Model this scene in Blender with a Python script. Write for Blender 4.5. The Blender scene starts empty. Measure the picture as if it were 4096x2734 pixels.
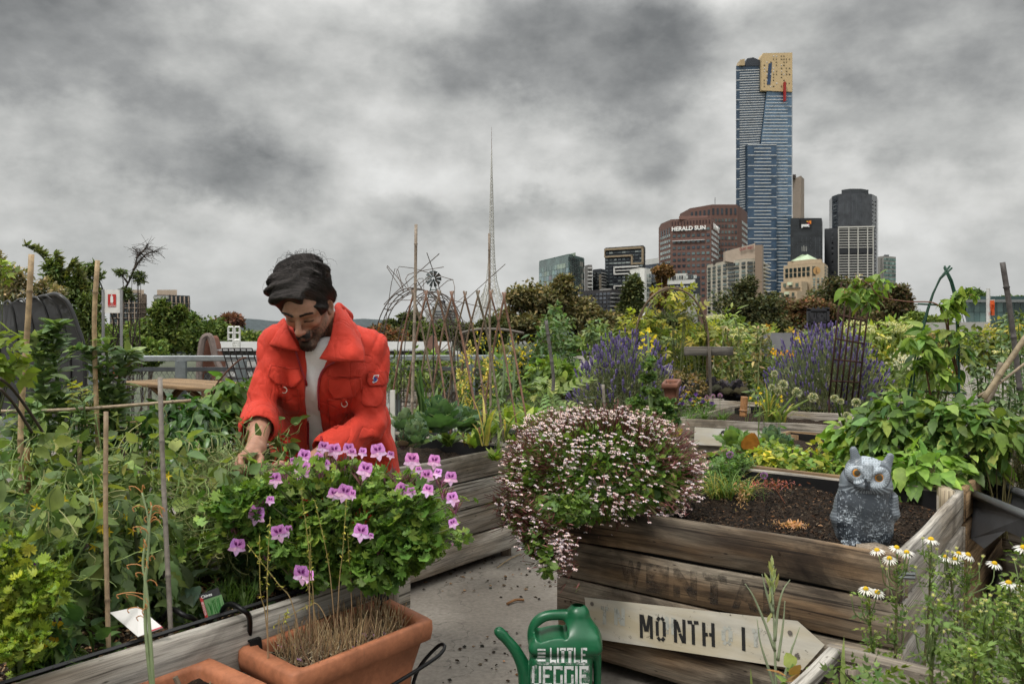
import bpy,math,random
import numpy as np
from mathutils import Vector,Matrix
from mathutils.bvhtree import BVHTree
rng=np.random.default_rng(7)
random.seed(7)
H,FL,HY,DU=1.45,820.0,327.0,1100.0
SC=bpy.context.scene
COL=SC.collection
def P(px,py,Y):return np.array([(px-512)*Y/DU,Y*FL/DU,H-(py-HY)*Y/DU])
def PW(px,py,Y):return np.array([(px-512)*Y/FL,Y,H-(py-HY)*Y/FL])
def G(px,py,z):
 Y=(H-z)*FL/(py-HY)
 return np.array([(px-512)*Y/FL,Y,z])
def V3(*a):return np.array(a,float)
def nrm(v):
 v=np.asarray(v,float);n=np.linalg.norm(v,axis=-1,keepdims=True);return v/np.maximum(n,1e-9)
LOC={}
def tagp(o,label=None,cat=None,group=None,kind=None):
 if label:o['label']=label
 if cat:o['category']=cat
 if group:o['group']=group
 if kind:o['kind']=kind
 return o
def thing(name,label,cat,loc=(0,0,0),group=None):
 o=bpy.data.objects.new(name,None);COL.objects.link(o)
 o.empty_display_size=.1
 o.location=[float(v)for v in loc];LOC[o.name]=np.array(loc,float)
 return tagp(o,label,cat,group)
class MB:
 """collects geometry; col = linear rgb per vertex, bc = grain coordinates per vertex"""
 def __init__(s):s.v=[];s.f=[];s.c=[];s.b=[];s.n=0
 def add(s,v,faces,col=(.5,.5,.5),bc=None):
  v=np.asarray(v,float).reshape(-1,3);m=len(v)
  c=np.asarray(col,float)
  if c.ndim==1:c=np.tile(c,(m,1))
  s.v.append(v);s.c.append(c);s.b.append(v if bc is None else np.asarray(bc,float))
  for fa in(faces if isinstance(faces,list)and len(faces)and isinstance(faces[0],np.ndarray)and faces[0].ndim==2 else[faces]):
   if isinstance(fa,np.ndarray):
    if fa.size:s.f.append(fa.astype(np.int64)+s.n)
   else:
    by={}
    for q in fa:by.setdefault(len(q),[]).append(q)
    for k in by:s.f.append(np.array(by[k],np.int64)+s.n)
  s.n+=m
  return s
 def mesh(s,name,mats,smooth=False,off=(0,0,0)):
  me=bpy.data.meshes.new(name)
  V=np.concatenate(s.v)-np.asarray(off,float)
  me.vertices.add(len(V));me.vertices.foreach_set('co',V.astype(np.float32).ravel())
  tot=sum(f.size for f in s.f);nf=sum(len(f)for f in s.f)
  li=np.concatenate([f.ravel()for f in s.f])
  ls=np.concatenate([np.full(len(f),f.shape[1])for f in s.f])
  st=np.concatenate([[0],np.cumsum(ls)[:-1]])
  me.loops.add(tot);me.loops.foreach_set('vertex_index',li.astype(np.int32))
  me.polygons.add(nf);me.polygons.foreach_set('loop_start',st.astype(np.int32))
  try:me.polygons.foreach_set('loop_total',ls.astype(np.int32))
  except Exception:pass
  me.polygons.foreach_set('use_smooth',np.full(nf,bool(smooth)))
  me.update(calc_edges=True)
  C=np.concatenate(s.c);a=me.attributes.new('Col','FLOAT_COLOR','POINT')
  a.data.foreach_set('color',np.concatenate([C,np.ones((len(C),1))],1).astype(np.float32).ravel())
  B=np.concatenate(s.b);a=me.attributes.new('bc','FLOAT_VECTOR','POINT')
  a.data.foreach_set('vector',B.astype(np.float32).ravel())
  for m in(mats if isinstance(mats,(list,tuple))else[mats]):me.materials.append(m)
  return me
def obj(name,mb,mat,parent=None,smooth=False,label=None,cat=None,group=None,kind=None,local=False):
 if isinstance(mb,MB)and mb.n==0:return None
 off=(0,0,0)
 if parent is not None and not local:off=LOC.get(parent.name,np.zeros(3))
 o=bpy.data.objects.new(name,None if False else mb.mesh(name,mat,smooth,off))
 COL.objects.link(o);LOC[o.name]=np.array(off,float)
 if parent is not None:
  o.parent=parent
 return tagp(o,label,cat,group,kind)
def struct(name,mb,mat,smooth=False):
 return obj(name,mb,mat,None,smooth,kind='structure')
def kids(o):return[c for c in bpy.data.objects if c.parent==o]
def dup(root,loc,rz=0.,scale=1.,label=None,group=None,parent=None,ch=None):
 r=root.copy();COL.objects.link(r)
 r.parent=parent
 if parent is None:
  r.location=[float(v)for v in loc];r.rotation_euler=(0,0,rz)
  r.scale=(scale,)*3 if np.isscalar(scale)else scale
  if label:r['label']=label
  if group:r['group']=group
 for c in(kids(root)if ch is None else ch):dup(c,None,parent=r)
 return r
def newmat(name):
 m=bpy.data.materials.new(name);m.use_nodes=True
 nt=m.node_tree;nt.nodes.clear()
 out=nt.nodes.new('ShaderNodeOutputMaterial')
 return m,nt,out
def N(nt,t,**kw):
 n=nt.nodes.new(t)
 for k,v in kw.items():
  if k.startswith('i_'):n.inputs[k[2:].replace('_',' ')].default_value=v
  else:setattr(n,k,v)
 return n
def L(nt,a,b):nt.links.new(a,b)
def mixc(nt,fac,a,b,mode='MIX'):
 n=nt.nodes.new('ShaderNodeMix');n.data_type='RGBA';n.blend_type=mode
 for s,v in((n.inputs[0],fac),(n.inputs[6],a),(n.inputs[7],b)):
  if isinstance(v,bpy.types.NodeSocket):L(nt,v,s)
  elif isinstance(v,(int,float)):s.default_value=v if s==n.inputs[0]else(v,v,v,1)
  else:s.default_value=(*v[:3],1)
 return n.outputs[2]
def ramp(nt,fac,stops):
 n=nt.nodes.new('ShaderNodeValToRGB');e=n.color_ramp.elements
 while len(e)<len(stops):e.new(.5)
 for i,(p,c)in enumerate(stops):
  e[i].position=p;e[i].color=(*(c if not np.isscalar(c)else(c,c,c)),1)
 L(nt,fac,n.inputs[0]);return n.outputs[0]
def noise(nt,vec,scale,detail=4,rough=.55,dist=0.,mul=None):
 if mul is not None:
  mp=nt.nodes.new('ShaderNodeMapping');mp.inputs['Scale'].default_value=mul;L(nt,vec,mp.inputs[0]);vec=mp.outputs[0]
 n=N(nt,'ShaderNodeTexNoise');n.inputs['Scale'].default_value=scale;n.inputs['Detail'].default_value=detail
 n.inputs['Roughness'].default_value=rough;n.inputs['Distortion'].default_value=dist
 L(nt,vec,n.inputs['Vector']);return n.outputs['Fac']
def attr(nt,name):return N(nt,'ShaderNodeAttribute',attribute_name=name)
def bump(nt,h,strength=.3,dist=.01):
 b=N(nt,'ShaderNodeBump');b.inputs['Strength'].default_value=strength;b.inputs['Distance'].default_value=dist
 L(nt,h,b.inputs['Height']);return b.outputs[0]
def math_(nt,op,a,b=0.):
 n=N(nt,'ShaderNodeMath',operation=op)
 for i,v in enumerate((a,b)):
  if isinstance(v,bpy.types.NodeSocket):L(nt,v,n.inputs[i])
  else:n.inputs[i].default_value=v
 return n.outputs[0]
def m_plain(name,rough=.6,spec=.4,metal=0.,nscale=30.,namt=.25,bstr=0.,bdist=.002,coat=0.,big=3.,mottle=None):
 """vertex colour broken up by two scales of noise"""
 m,nt,out=newmat(name)
 bs=N(nt,'ShaderNodeBsdfPrincipled');tc=N(nt,'ShaderNodeTexCoord').outputs['Object']
 c=attr(nt,'Col').outputs['Color']
 n1=noise(nt,tc,nscale,5);n2=noise(nt,tc,big,3)
 f=ramp(nt,n1,[(.3,1-namt),(.7,1+namt*.6)]);c=mixc(nt,1.,c,f,'MULTIPLY')
 f=ramp(nt,n2,[(.3,1-namt*.8),(.7,1.+namt*.3)]);c=mixc(nt,1.,c,f,'MULTIPLY')
 if mottle:c=mixc(nt,ramp(nt,noise(nt,tc,mottle[1],6,.7),[(mottle[2],0.),(mottle[2]+.12,1.)]),c,mottle[0])
 L(nt,c,bs.inputs['Base Color']);bs.inputs['Roughness'].default_value=rough;bs.inputs['Metallic'].default_value=metal
 bs.inputs['Specular IOR Level'].default_value=spec;bs.inputs['Coat Weight'].default_value=coat
 if bstr:L(nt,bump(nt,n1,bstr,bdist),bs.inputs['Normal'])
 L(nt,bs.outputs[0],out.inputs[0]);return m
def m_leaf(name,rough=.5,trans=.35,spec=.35,nscale=25.,gain=1.3):
 m,nt,out=newmat(name)
 bs=N(nt,'ShaderNodeBsdfPrincipled');tr=N(nt,'ShaderNodeBsdfTranslucent');mx=N(nt,'ShaderNodeMixShader')
 tc=N(nt,'ShaderNodeTexCoord').outputs['Object']
 c=attr(nt,'Col').outputs['Color']
 c=mixc(nt,1.,c,ramp(nt,noise(nt,tc,nscale,4),[(.3,(.76*gain,.70*gain,(.62 if gain>1.1 else .76)*gain)),(.7,((1.36 if gain>1.1 else 1.2)*gain,1.22*gain,(1.03 if gain>1.1 else 1.22)*gain))]),'MULTIPLY')
 L(nt,c,bs.inputs['Base Color']);bs.inputs['Roughness'].default_value=rough;bs.inputs['Specular IOR Level'].default_value=spec
 L(nt,mixc(nt,1.,c,(1.25,1.35,.6),'MULTIPLY'),tr.inputs[0])
 mx.inputs[0].default_value=trans
 L(nt,bs.outputs[0],mx.inputs[1]);L(nt,tr.outputs[0],mx.inputs[2]);L(nt,mx.outputs[0],out.inputs[0]);return m
def m_wood(name,c1,c2,dark=(.03,.022,.015),stain=.5,grey=None,rough=.85,fine=1.):
 """weathered board: grain along bc.x, growth-ring figure, dark stains, knots and checks"""
 m,nt,out=newmat(name)
 bs=N(nt,'ShaderNodeBsdfPrincipled');b=attr(nt,'bc').outputs['Vector']
 g1=noise(nt,b,1.,6,.65,.6,(2.2,55*fine,55*fine));g2=noise(nt,b,1.,5,.6,1.2,(1.1,13*fine,13*fine))
 g3=noise(nt,b,1.,7,.7,0.,(9.,260*fine,260*fine))
 c=mixc(nt,ramp(nt,g2,[(.38,0.),(.60,1.)]),c1,c2)
 if grey:c=mixc(nt,ramp(nt,noise(nt,b,1.,4,.5,0.,(1.3,5,5)),[(.42,0.),(.62,1.)]),c,grey)
 c=mixc(nt,1.,c,ramp(nt,g1,[(.30,.38),(.5,.95),(.70,1.3)]),'MULTIPLY')
 c=mixc(nt,1.,c,ramp(nt,g3,[(.3,.6),(.6,1.1)]),'MULTIPLY')
 s=ramp(nt,noise(nt,b,1.,6,.62,.8,(1.6,4.2,4.2)),[(.56-.12*stain,0.),(.64,stain),(.75,min(1.,stain*1.5))])
 c=mixc(nt,s,c,dark)
 wv=N(nt,'ShaderNodeTexVoronoi');wv.feature='F1';mp=N(nt,'ShaderNodeMapping');mp.inputs['Scale'].default_value=(1.9,5.6,5.6)
 L(nt,b,mp.inputs[0]);L(nt,mp.outputs[0],wv.inputs['Vector'])
 c=mixc(nt,ramp(nt,wv.outputs['Distance'],[(.05,.85),(.11,0.)]),c,dark)
 cr=ramp(nt,noise(nt,b,1.,3,.5,.3,(1.5,75*fine,75*fine)),[(.61,0.),(.66,.8)]);c=mixc(nt,cr,c,dark)
 c=mixc(nt,1.,c,attr(nt,'Col').outputs['Color'],'MULTIPLY')
 L(nt,c,bs.inputs['Base Color']);bs.inputs['Roughness'].default_value=rough;bs.inputs['Specular IOR Level'].default_value=.25
 h=mixc(nt,.5,g1,g3);L(nt,bump(nt,h,.55,.004),bs.inputs['Normal'])
 L(nt,bs.outputs[0],out.inputs[0]);return m
BOXF=[(0,3,2,1),(4,5,6,7),(0,1,5,4),(1,2,6,5),(2,3,7,6),(3,0,4,7)]
def box(mb,lo,hi,col=(.5,.5,.5)):
 x0,y0,z0=lo;x1,y1,z1=hi
 mb.add([(x0,y0,z0),(x1,y0,z0),(x1,y1,z0),(x0,y1,z0),(x0,y0,z1),(x1,y0,z1),(x1,y1,z1),(x0,y1,z1)],BOXF,col)
def hexa(mb,b4,t4,col=(.5,.5,.5)):
 mb.add(np.array(list(b4)+list(t4)),BOXF,col)
def frame_for(d,up=(0,0,1)):
 d=nrm(d);up=np.asarray(up,float)
 if abs(np.dot(d,nrm(up)))>.97:up=V3(1,0,0)
 s=nrm(np.cross(d,up));u=np.cross(s,d);return d,s,u
def beam(mb,a,b,w,h,up=(0,0,1),bev=.12,seg=6,col=(1,1,1),warp=0.,seed=None):
 """chamfered timber from a to b (a, b on its axis), w across, h along up; grain coords written"""
 a=np.asarray(a,float);b=np.asarray(b,float);d,s,u=frame_for(b-a,up)
 Ln=np.linalg.norm(b-a);e=min(w,h)*bev
 prof=[(-w/2+e,-h/2),(w/2-e,-h/2),(w/2,-h/2+e),(w/2,h/2-e),(w/2-e,h/2),(-w/2+e,h/2),(-w/2,h/2-e),(-w/2,-h/2+e)]
 off=rng.uniform(-50,50,3)if seed is None else np.array([seed*3.7,seed*1.3,seed*.7])
 t=np.linspace(0,1,seg+1);V=[];B=[]
 for k,tt in enumerate(t):
  cc=a+(b-a)*tt
  sh=1. if 0<k<seg else .985
  wu=warp*(math.sin(tt*5+off[0])+.5*math.sin(tt*13+off[1]));ws=warp*.6*math.sin(tt*4+off[2])
  for(p,q)in prof:
   V.append(cc+s*(p*sh+ws)+u*(q*sh+wu));B.append((tt*Ln+off[0],q+off[1],p+off[2]))
 n=8;F=[(k*n+j,k*n+(j+1)%n,(k+1)*n+(j+1)%n,(k+1)*n+j)for k in range(seg)for j in range(n)]
 F+=[tuple(range(n-1,-1,-1)),tuple(seg*n+j for j in range(n))]
 c=np.asarray(col,float)*(rng.uniform(.88,1.1)if seed is None else 1.)
 mb.add(V,F,c,B)
def tube(mb,pts,r,sides=6,col=(.5,.5,.5),caps=True):
 pts=np.asarray(pts,float);n=len(pts);r=np.broadcast_to(np.asarray(r,float),(n,))
 T=nrm(np.gradient(pts,axis=0));up=V3(0,0,1)if abs(T[0,2])<.9 else V3(1,0,0)
 s=nrm(np.cross(T[0],up));V=[]
 ang=np.linspace(0,2*math.pi,sides,endpoint=False)
 for i in range(n):
  s=nrm(s-np.dot(s,T[i])*T[i]);u=np.cross(T[i],s)
  V.append(pts[i]+r[i]*(np.cos(ang)[:,None]*s+np.sin(ang)[:,None]*u))
 F=[(k*sides+j,k*sides+(j+1)%sides,(k+1)*sides+(j+1)%sides,(k+1)*sides+j)for k in range(n-1)for j in range(sides)]
 if caps:F+=[tuple(range(sides-1,-1,-1)),tuple((n-1)*sides+j for j in range(sides))]
 c=np.asarray(col,float)
 if c.ndim==2:c=np.repeat(c,sides,0)
 L_=np.concatenate([[0],np.cumsum(np.linalg.norm(np.diff(pts,axis=0),axis=1))])
 bc=np.stack([np.repeat(L_,sides),np.tile(np.cos(ang)*r.mean(),n),np.tile(np.sin(ang)*r.mean(),n)],1)+rng.uniform(-9,9,3)
 mb.add(np.concatenate(V),F,c,bc)
def tubes(mb,PT,R,sides=4,col=(.3,.3,.3)):
 """many tubes at once: PT (m, n, 3), R (m, n) or (n,), col (3,) / (m,3) / (m,n,3)"""
 PT=np.asarray(PT,float);m,n,_=PT.shape
 if m==0:return
 R=np.broadcast_to(np.asarray(R,float),(m,n));T=nrm(np.gradient(PT,axis=1))
 ref=np.where(np.abs(T[:,:1,2:3])<.8,V3(0,0,1),V3(1,0,0));s=nrm(np.cross(T,np.broadcast_to(ref,T.shape)));u=np.cross(T,s)
 ang=np.linspace(0,2*math.pi,sides,endpoint=False)
 V=PT[:,:,None]+R[:,:,None,None]*(np.cos(ang)[:,None]*s[:,:,None]+np.sin(ang)[:,None]*u[:,:,None])
 k,j=np.meshgrid(np.arange(n-1),np.arange(sides),indexing='ij');k=k.ravel();j=j.ravel();j2=(j+1)%sides
 F=np.stack([k*sides+j,k*sides+j2,(k+1)*sides+j2,(k+1)*sides+j],1)
 F=(F[None]+(np.arange(m)*n*sides)[:,None,None]).reshape(-1,4)
 c=np.asarray(col,float)
 if c.ndim==1:c=np.broadcast_to(c,(m,n,3))
 elif c.ndim==2:c=np.broadcast_to(c[:,None],(m,n,3))
 mb.add(V.reshape(-1,3),F,np.repeat(c.reshape(-1,3),sides,0))
def curve_pts(A,B,n=6,sag=None,wob=0.):
 """A,B (m,3): m bent lines of n points; sag (m,3) mid offset"""
 A=np.atleast_2d(A);B=np.atleast_2d(B);t=np.linspace(0,1,n)[None,:,None]
 out=A[:,None]*(1-t)+B[:,None]*t
 if sag is not None:out=out+np.atleast_2d(sag)[:,None]*4*t*(1-t)
 if wob:
  w=rng.normal(0,wob,out.shape);w[:,0]=0;out=out+w
 return out
def spline(pts,n=24):
 pts=np.asarray(pts,float);k=len(pts);p=np.vstack([2*pts[0]-pts[1],pts,2*pts[-1]-pts[-2]])
 out=[]
 for u in np.linspace(0,k-1,n):
  i=min(int(u),k-2);t=u-i;a,b,c,d=p[i:i+4]
  out.append(.5*((2*b)+(-a+c)*t+(2*a-5*b+4*c-d)*t*t+(-a+3*b-3*c+d)*t**3))
 return np.array(out)
def sweep_text(s,size,bold=.0,font_sp=1.,ext=.0):
 cu=bpy.data.curves.new('letters','FONT');cu.body=s;cu.size=size;cu.offset=bold;cu.extrude=ext
 cu.space_character=font_sp;cu.resolution_u=3
 o=bpy.data.objects.new('letters',cu);COL.objects.link(o)
 dg=bpy.context.evaluated_depsgraph_get();me=bpy.data.meshes.new_from_object(o.evaluated_get(dg))
 v=np.array([x.co[:]for x in me.vertices]);f=[tuple(p.vertices)for p in me.polygons]
 bpy.data.objects.remove(o);bpy.data.curves.remove(cu);bpy.data.meshes.remove(me)
 return v,f
def text_on(mb,s,origin,xd,ud,width=None,height=None,col=(1,1,1),bold=0.,ext=.0,sp=1.):
 v,f=sweep_text(s,1.,bold,sp,0.)
 v=v-v.min(0);w=v[:,0].max();h=v[:,1].max()
 sx=(width or w)/w;sy=(height or sx*h)/h
 xd=nrm(xd);ud=nrm(ud);nn=np.cross(xd,ud)
 W=np.asarray(origin)+v[:,:1]*sx*xd+v[:,1:2]*sy*ud
 if ext:
  m=len(W);W2=W+nn*ext
  F=[tuple(q)for q in f];E={}
  for q in f:
   for i in range(len(q)):
    e=(q[i],q[(i+1)%len(q)]);E[e]=E.get(e,0)+1
  S=[(e[0],e[1],e[1]+m,e[0]+m)for e in E if(e[1],e[0])not in E]
  mb.add(np.vstack([W,W2]),[tuple(i+m for i in q)for q in F]+S,col)
 else:mb.add(W,[tuple(q)for q in f],col)
def tmpl_strip(rows):
 """rows: list of list of (x,y,z), same length -> verts, quads"""
 V=np.array(rows,float).reshape(-1,3);a=len(rows);b=len(rows[0])
 F=np.array([(i*b+j,i*b+j+1,(i+1)*b+j+1,(i+1)*b+j)for i in range(a-1)for j in range(b-1)])
 return V,F
def T_ovate(w=.5,fold=.12,curl=.15,tip=1.,seg=4,ser=0.,pleat=0.):
 rows=[]
 for i in range(seg+1):
  t=i/seg;ww=w*.5*math.sin(math.pi*min(1,(t**.8)*.97+.03))**.75*(1-.25*t)if i<seg else .01
  if i==0:ww=.02
  if ser and i%2:ww*=1-ser
  z=-curl*t*t+(pleat if i%2 else-pleat)
  rows.append([(-ww,t,z+fold*ww*2),(0,t,z-(0.)),(ww,t,z+fold*ww*2)])
 return tmpl_strip(rows)
def T_round(n=9,teeth=.12,cup=.18,ruff=.08,lobes=0,notch=True):
 V=[(0,0,0)];k=n*2
 for r_,in((.55,),(1.,)):
  for i in range(k+1):
   a=-math.pi*.5+(i/k)*2*math.pi*(.93 if notch else 1)+(.22 if notch else 0)
   rr=.5*r_*(1+(teeth*(1 if i%2 else-1)if r_==1 else 0)+(lobes*math.cos(5*(a-math.pi/2))if lobes else 0))
   V.append((rr*math.cos(a),.5*0+rr*math.sin(a)+.0,cup*r_*r_*.5+ruff*(1 if(i//1)%2 else-1)*r_*.5))
 m=k+1;T=[(0,1+i,2+i)for i in range(k)];Q=[(1+i,1+m+i,2+m+i,2+i)for i in range(k)]
 V=np.array(V);V[:,1]+=.45
 return V,[np.array(T),np.array(Q)]
def T_lobed(w=1.,lobes=3,curl=.1):
 """pinnate deeply cut leaf"""
 V=[];F=[];n=lobes*2+1
 for i in range(n+1):
  t=i/n;V.append((0,t,-curl*t*t))
 for sgn in(-1,1):
  for i in range(lobes):
   t0=(2*i+.3)/n;t1=(2*i+1.6)/n;l=w*.5*math.sin(math.pi*(.15+.75*(i+.5)/lobes))
   b=len(V);V+=[(0,t0,-curl*t0**2),(sgn*l*.6,t0+.06,.02-curl*t0**2),(sgn*l,t1+.08,.0-curl*t1**2),(sgn*l*.45,t1+.02,.03-curl*t1**2),(0,t1,-curl*t1**2)]
   F.append((b,b+1,b+2,b+3,b+4)if sgn>0 else(b+4,b+3,b+2,b+1,b))
 b=len(V);V+=[(-w*.16,.72,-curl*.5),(0,1.02,-curl),(w*.16,.72,-curl*.5),(0,.6,-curl*.36)];F.append((b,b+1,b+2,b+3)[::-1])
 V=np.array(V[n+1:]);F=[tuple(q-(n+1)for q in f)for f in F]
 f5=np.array([f for f in F if len(f)==5]);f4=np.array([f for f in F if len(f)==4])
 return V,[f5,f4]
def scatter(mb,T,pos,fwd,nor,size,col,var=.15,wid=None,shade=None):
 """one leaf template at many places; fwd = leaf length direction, nor = approx face normal"""
 V,F=T;pos=np.atleast_2d(pos);m=len(pos)
 if m==0:return
 fwd=nrm(np.broadcast_to(fwd,(m,3)));nor=np.broadcast_to(nor,(m,3))
 x=nrm(np.cross(fwd,nor));z=np.cross(x,fwd)
 size=np.broadcast_to(size,(m,));wd=size if wid is None else np.broadcast_to(wid,(m,))
 W=pos[:,None]+V[None,:,0:1]*wd[:,None,None]*x[:,None]+V[None,:,1:2]*size[:,None,None]*fwd[:,None]+V[None,:,2:3]*size[:,None,None]*z[:,None]
 k=len(V);Fs=F if isinstance(F,list)else[F]
 FF=[(f[None]+(np.arange(m)*k)[:,None,None]).reshape(-1,f.shape[1])for f in Fs if len(f)]
 c=np.asarray(col,float)
 if c.ndim==1:c=np.tile(c,(m,1))
 c=c*np.exp(rng.normal(0,var*1.3,(m,1)))*np.exp(rng.normal(0,1,(m,1))*V3(.9,.25,-.3)*var*.8)
 if shade is not None:c=c*shade[:,None]
 cc=np.repeat(c[:,None],k,1)
 if getattr(T,'tone',None)is not None:pass
 mb.add(W.reshape(-1,3),FF,cc.reshape(-1,3))
def pick(cols,m,p=None):
 cols=np.array(cols,float);return cols[rng.choice(len(cols),m,p=p)]
def rdir(m,up=0.):
 v=rng.normal(0,1,(m,3));v[:,2]+=up;return nrm(v)
def vnoise(Pn,scale,seed=0):
 """smooth value noise in [-1,1], vectorised"""
 q=np.asarray(Pn,float)*scale+seed*17.31;i=np.floor(q).astype(np.int64);f=q-i;f=f*f*(3-2*f);out=0
 for dx in(0,1):
  for dy in(0,1):
   for dz in(0,1):
    h=((i[...,0]+dx)*73856093^(i[...,1]+dy)*19349663^(i[...,2]+dz)*83492791^(seed*2654435))&0xffffff
    h=(h*1103515245+12345)&0x7fffffff;h=((h>>8)&0xffff)/32767.5-1
    w=(f[...,0]if dx else 1-f[...,0])*(f[...,1]if dy else 1-f[...,1])*(f[...,2]if dz else 1-f[...,2])
    out=out+w*h
 return out
class SDF:
 def __init__(s,lo,hi,h):
  s.lo=np.array(lo,float);s.h=h;s.n=np.ceil((np.array(hi)-s.lo)/h).astype(int)+1
  s.D=np.full(s.n,.5,np.float32)
 def _win(s,lo,hi):
  a=np.clip(np.floor((np.asarray(lo)-s.lo)/s.h).astype(int),0,s.n);b=np.clip(np.ceil((np.asarray(hi)-s.lo)/s.h).astype(int)+1,0,s.n)
  sl=tuple(slice(a[i],b[i])for i in range(3))
  g=np.stack(np.meshgrid(*[s.lo[i]+s.h*np.arange(a[i],b[i])for i in range(3)],indexing='ij'),-1)
  return sl,g
 def _mix(s,sl,d,k,sub):
  A=s.D[sl];d=d.astype(np.float32)
  if sub:
   d=-d;hh=np.maximum(k-np.abs(A-d),0)/k;s.D[sl]=np.maximum(A,d)+hh*hh*k*.25
  else:
   hh=np.maximum(k-np.abs(A-d),0)/k;s.D[sl]=np.minimum(A,d)-hh*hh*k*.25
 def cone(s,a,b,ra,rb,k=.02,sub=False,flat=None):
  a=np.asarray(a,float);b=np.asarray(b,float);R=max(ra,rb)*(1 if flat is None else max(1,flat[1]))+k+s.h*3
  sl,g=s._win(np.minimum(a,b)-R,np.maximum(a,b)+R)
  if g.size==0:return s
  if flat is not None:
   n=nrm(flat[0]);g=g+(g@n)[...,None]*(1/flat[1]-1)*n;a=a+(a@n)*(1/flat[1]-1)*n;b=b+(b@n)*(1/flat[1]-1)*n
  ab=b-a;t=np.clip(((g-a)@ab)/max(ab@ab,1e-9),0,1);d=g-a-t[...,None]*ab
  s._mix(sl,np.linalg.norm(d,axis=-1)-(ra+(rb-ra)*t),k,sub);return s
 def ell(s,c,r,R=None,k=.02,sub=False):
  c=np.asarray(c,float);r=np.asarray(r,float);R=np.eye(3)if R is None else np.asarray(R);m=r.max()+k+s.h*3
  sl,g=s._win(c-m,c+m)
  if g.size==0:return s
  q=(g-c)@R
  k0=np.linalg.norm(q/r,axis=-1);k1=np.linalg.norm(q/(r*r),axis=-1)
  s._mix(sl,k0*(k0-1)/np.maximum(k1,1e-6),k,sub);return s
 def path(s,pts,rad,k=.02,sub=False,flat=None):
  for i in range(len(pts)-1):s.cone(pts[i],pts[i+1],rad[i],rad[i+1],k,sub,flat)
  return s
 def warp(s,fn):
  """add a displacement field near the surface"""
  idx=np.argwhere(np.abs(s.D)<.03);p=s.lo+s.h*idx
  s.D[idx[:,0],idx[:,1],idx[:,2]]+=fn(p).astype(np.float32);return s
 def mesh(s):
  D=s.D;S=D<0
  c=[S[i:S.shape[0]-1+i,j:S.shape[1]-1+j,k:S.shape[2]-1+k]for i in(0,1)for j in(0,1)for k in(0,1)]
  a=np.logical_or.reduce(c)&~np.logical_and.reduce(c)
  ids=np.full(a.shape,-1,np.int64);cells=np.argwhere(a);ids[a]=np.arange(len(cells))
  acc=np.zeros((len(cells),3));cnt=np.zeros(len(cells))
  cor=np.array([(i,j,k)for i in(0,1)for j in(0,1)for k in(0,1)])
  val=np.stack([D[cells[:,0]+o[0],cells[:,1]+o[1],cells[:,2]+o[2]]for o in cor],1)
  for p in range(8):
   for q in range(p+1,8):
    if np.abs(cor[p]-cor[q]).sum()!=1:continue
    m=(val[:,p]<0)!=(val[:,q]<0)
    t=val[m,p]/(val[m,p]-val[m,q]);acc[m]+=cor[p]+t[:,None]*(cor[q]-cor[p]);cnt[m]+=1
  V=s.lo+s.h*(cells+acc/cnt[:,None])
  Fs=[]
  for ax in range(3):
   u,v=[(1,2),(2,0),(0,1)][ax]
   sh=[slice(1,-1)]*3;sh[ax]=slice(0,-1);sh2=list(sh);sh2[ax]=slice(1,None)
   A=S[tuple(sh)];Bq=S[tuple(sh2)];e=np.argwhere(A!=Bq)
   if not len(e):continue
   base=e.copy();base[:,u]+=1;base[:,v]+=1
   def g(du,dv):
    x=base.copy();x[:,u]-=du;x[:,v]-=dv;return ids[x[:,0],x[:,1],x[:,2]]
   q=np.stack([g(1,1),g(0,1),g(0,0),g(1,0)],1)
   flip=~A[e[:,0],e[:,1],e[:,2]];q[flip]=q[flip][:,::-1]
   Fs.append(q)
  return V,np.concatenate(Fs)
def relax(V,F,it=2,lam=.5):
 e=np.concatenate([F[:,[0,1]],F[:,[1,2]],F[:,[2,3]],F[:,[3,0]]]);n=len(V)
 for _ in range(it):
  acc=np.zeros((n,3));c=np.zeros(n)
  for i in range(3):acc[:,i]=np.bincount(e[:,0],V[e[:,1],i],n)+np.bincount(e[:,1],V[e[:,0],i],n)
  c=np.bincount(e[:,0],minlength=n)+np.bincount(e[:,1],minlength=n)
  V=V+lam*(acc/np.maximum(c,1)[:,None]-V)
 return V
def vnormals(V,F):
 n=np.cross(V[F[:,2]]-V[F[:,0]],V[F[:,3]]-V[F[:,1]]);out=np.zeros_like(V)
 for k in range(4):
  for i in range(3):out[:,i]+=np.bincount(F[:,k],n[:,i],len(V))
 return nrm(out)
cam=bpy.data.cameras.new('camera');camo=bpy.data.objects.new('camera',cam);COL.objects.link(camo)
camo.location=(0,0,H);camo.rotation_euler=(math.radians(90),0,0)
cam.sensor_width=36;cam.lens=FL/1024*36;cam.shift_y=(HY-341.5)/1024*-1*-1
cam.clip_start=.05;cam.clip_end=20000
cam.dof.use_dof=True;cam.dof.focus_distance=4.0;cam.dof.aperture_fstop=10
SC.camera=camo
SC.view_settings.view_transform='Standard';SC.view_settings.look='None';SC.view_settings.exposure=0
SC.cycles.max_bounces=5;SC.cycles.diffuse_bounces=2;SC.cycles.glossy_bounces=2;SC.cycles.transmission_bounces=4;SC.cycles.transparent_max_bounces=8
SC.cycles.use_denoising=True;SC.cycles.use_adaptive_sampling=True;SC.cycles.adaptive_threshold=.03
SUN_EL,SUN_AZ=math.radians(58),math.radians(-40)
w=bpy.data.worlds.new('World');SC.world=w;w.use_nodes=True
nt=w.node_tree;nt.nodes.clear()
out=N(nt,'ShaderNodeOutputWorld');bg=N(nt,'ShaderNodeBackground');bg.inputs[1].default_value=.1
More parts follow.
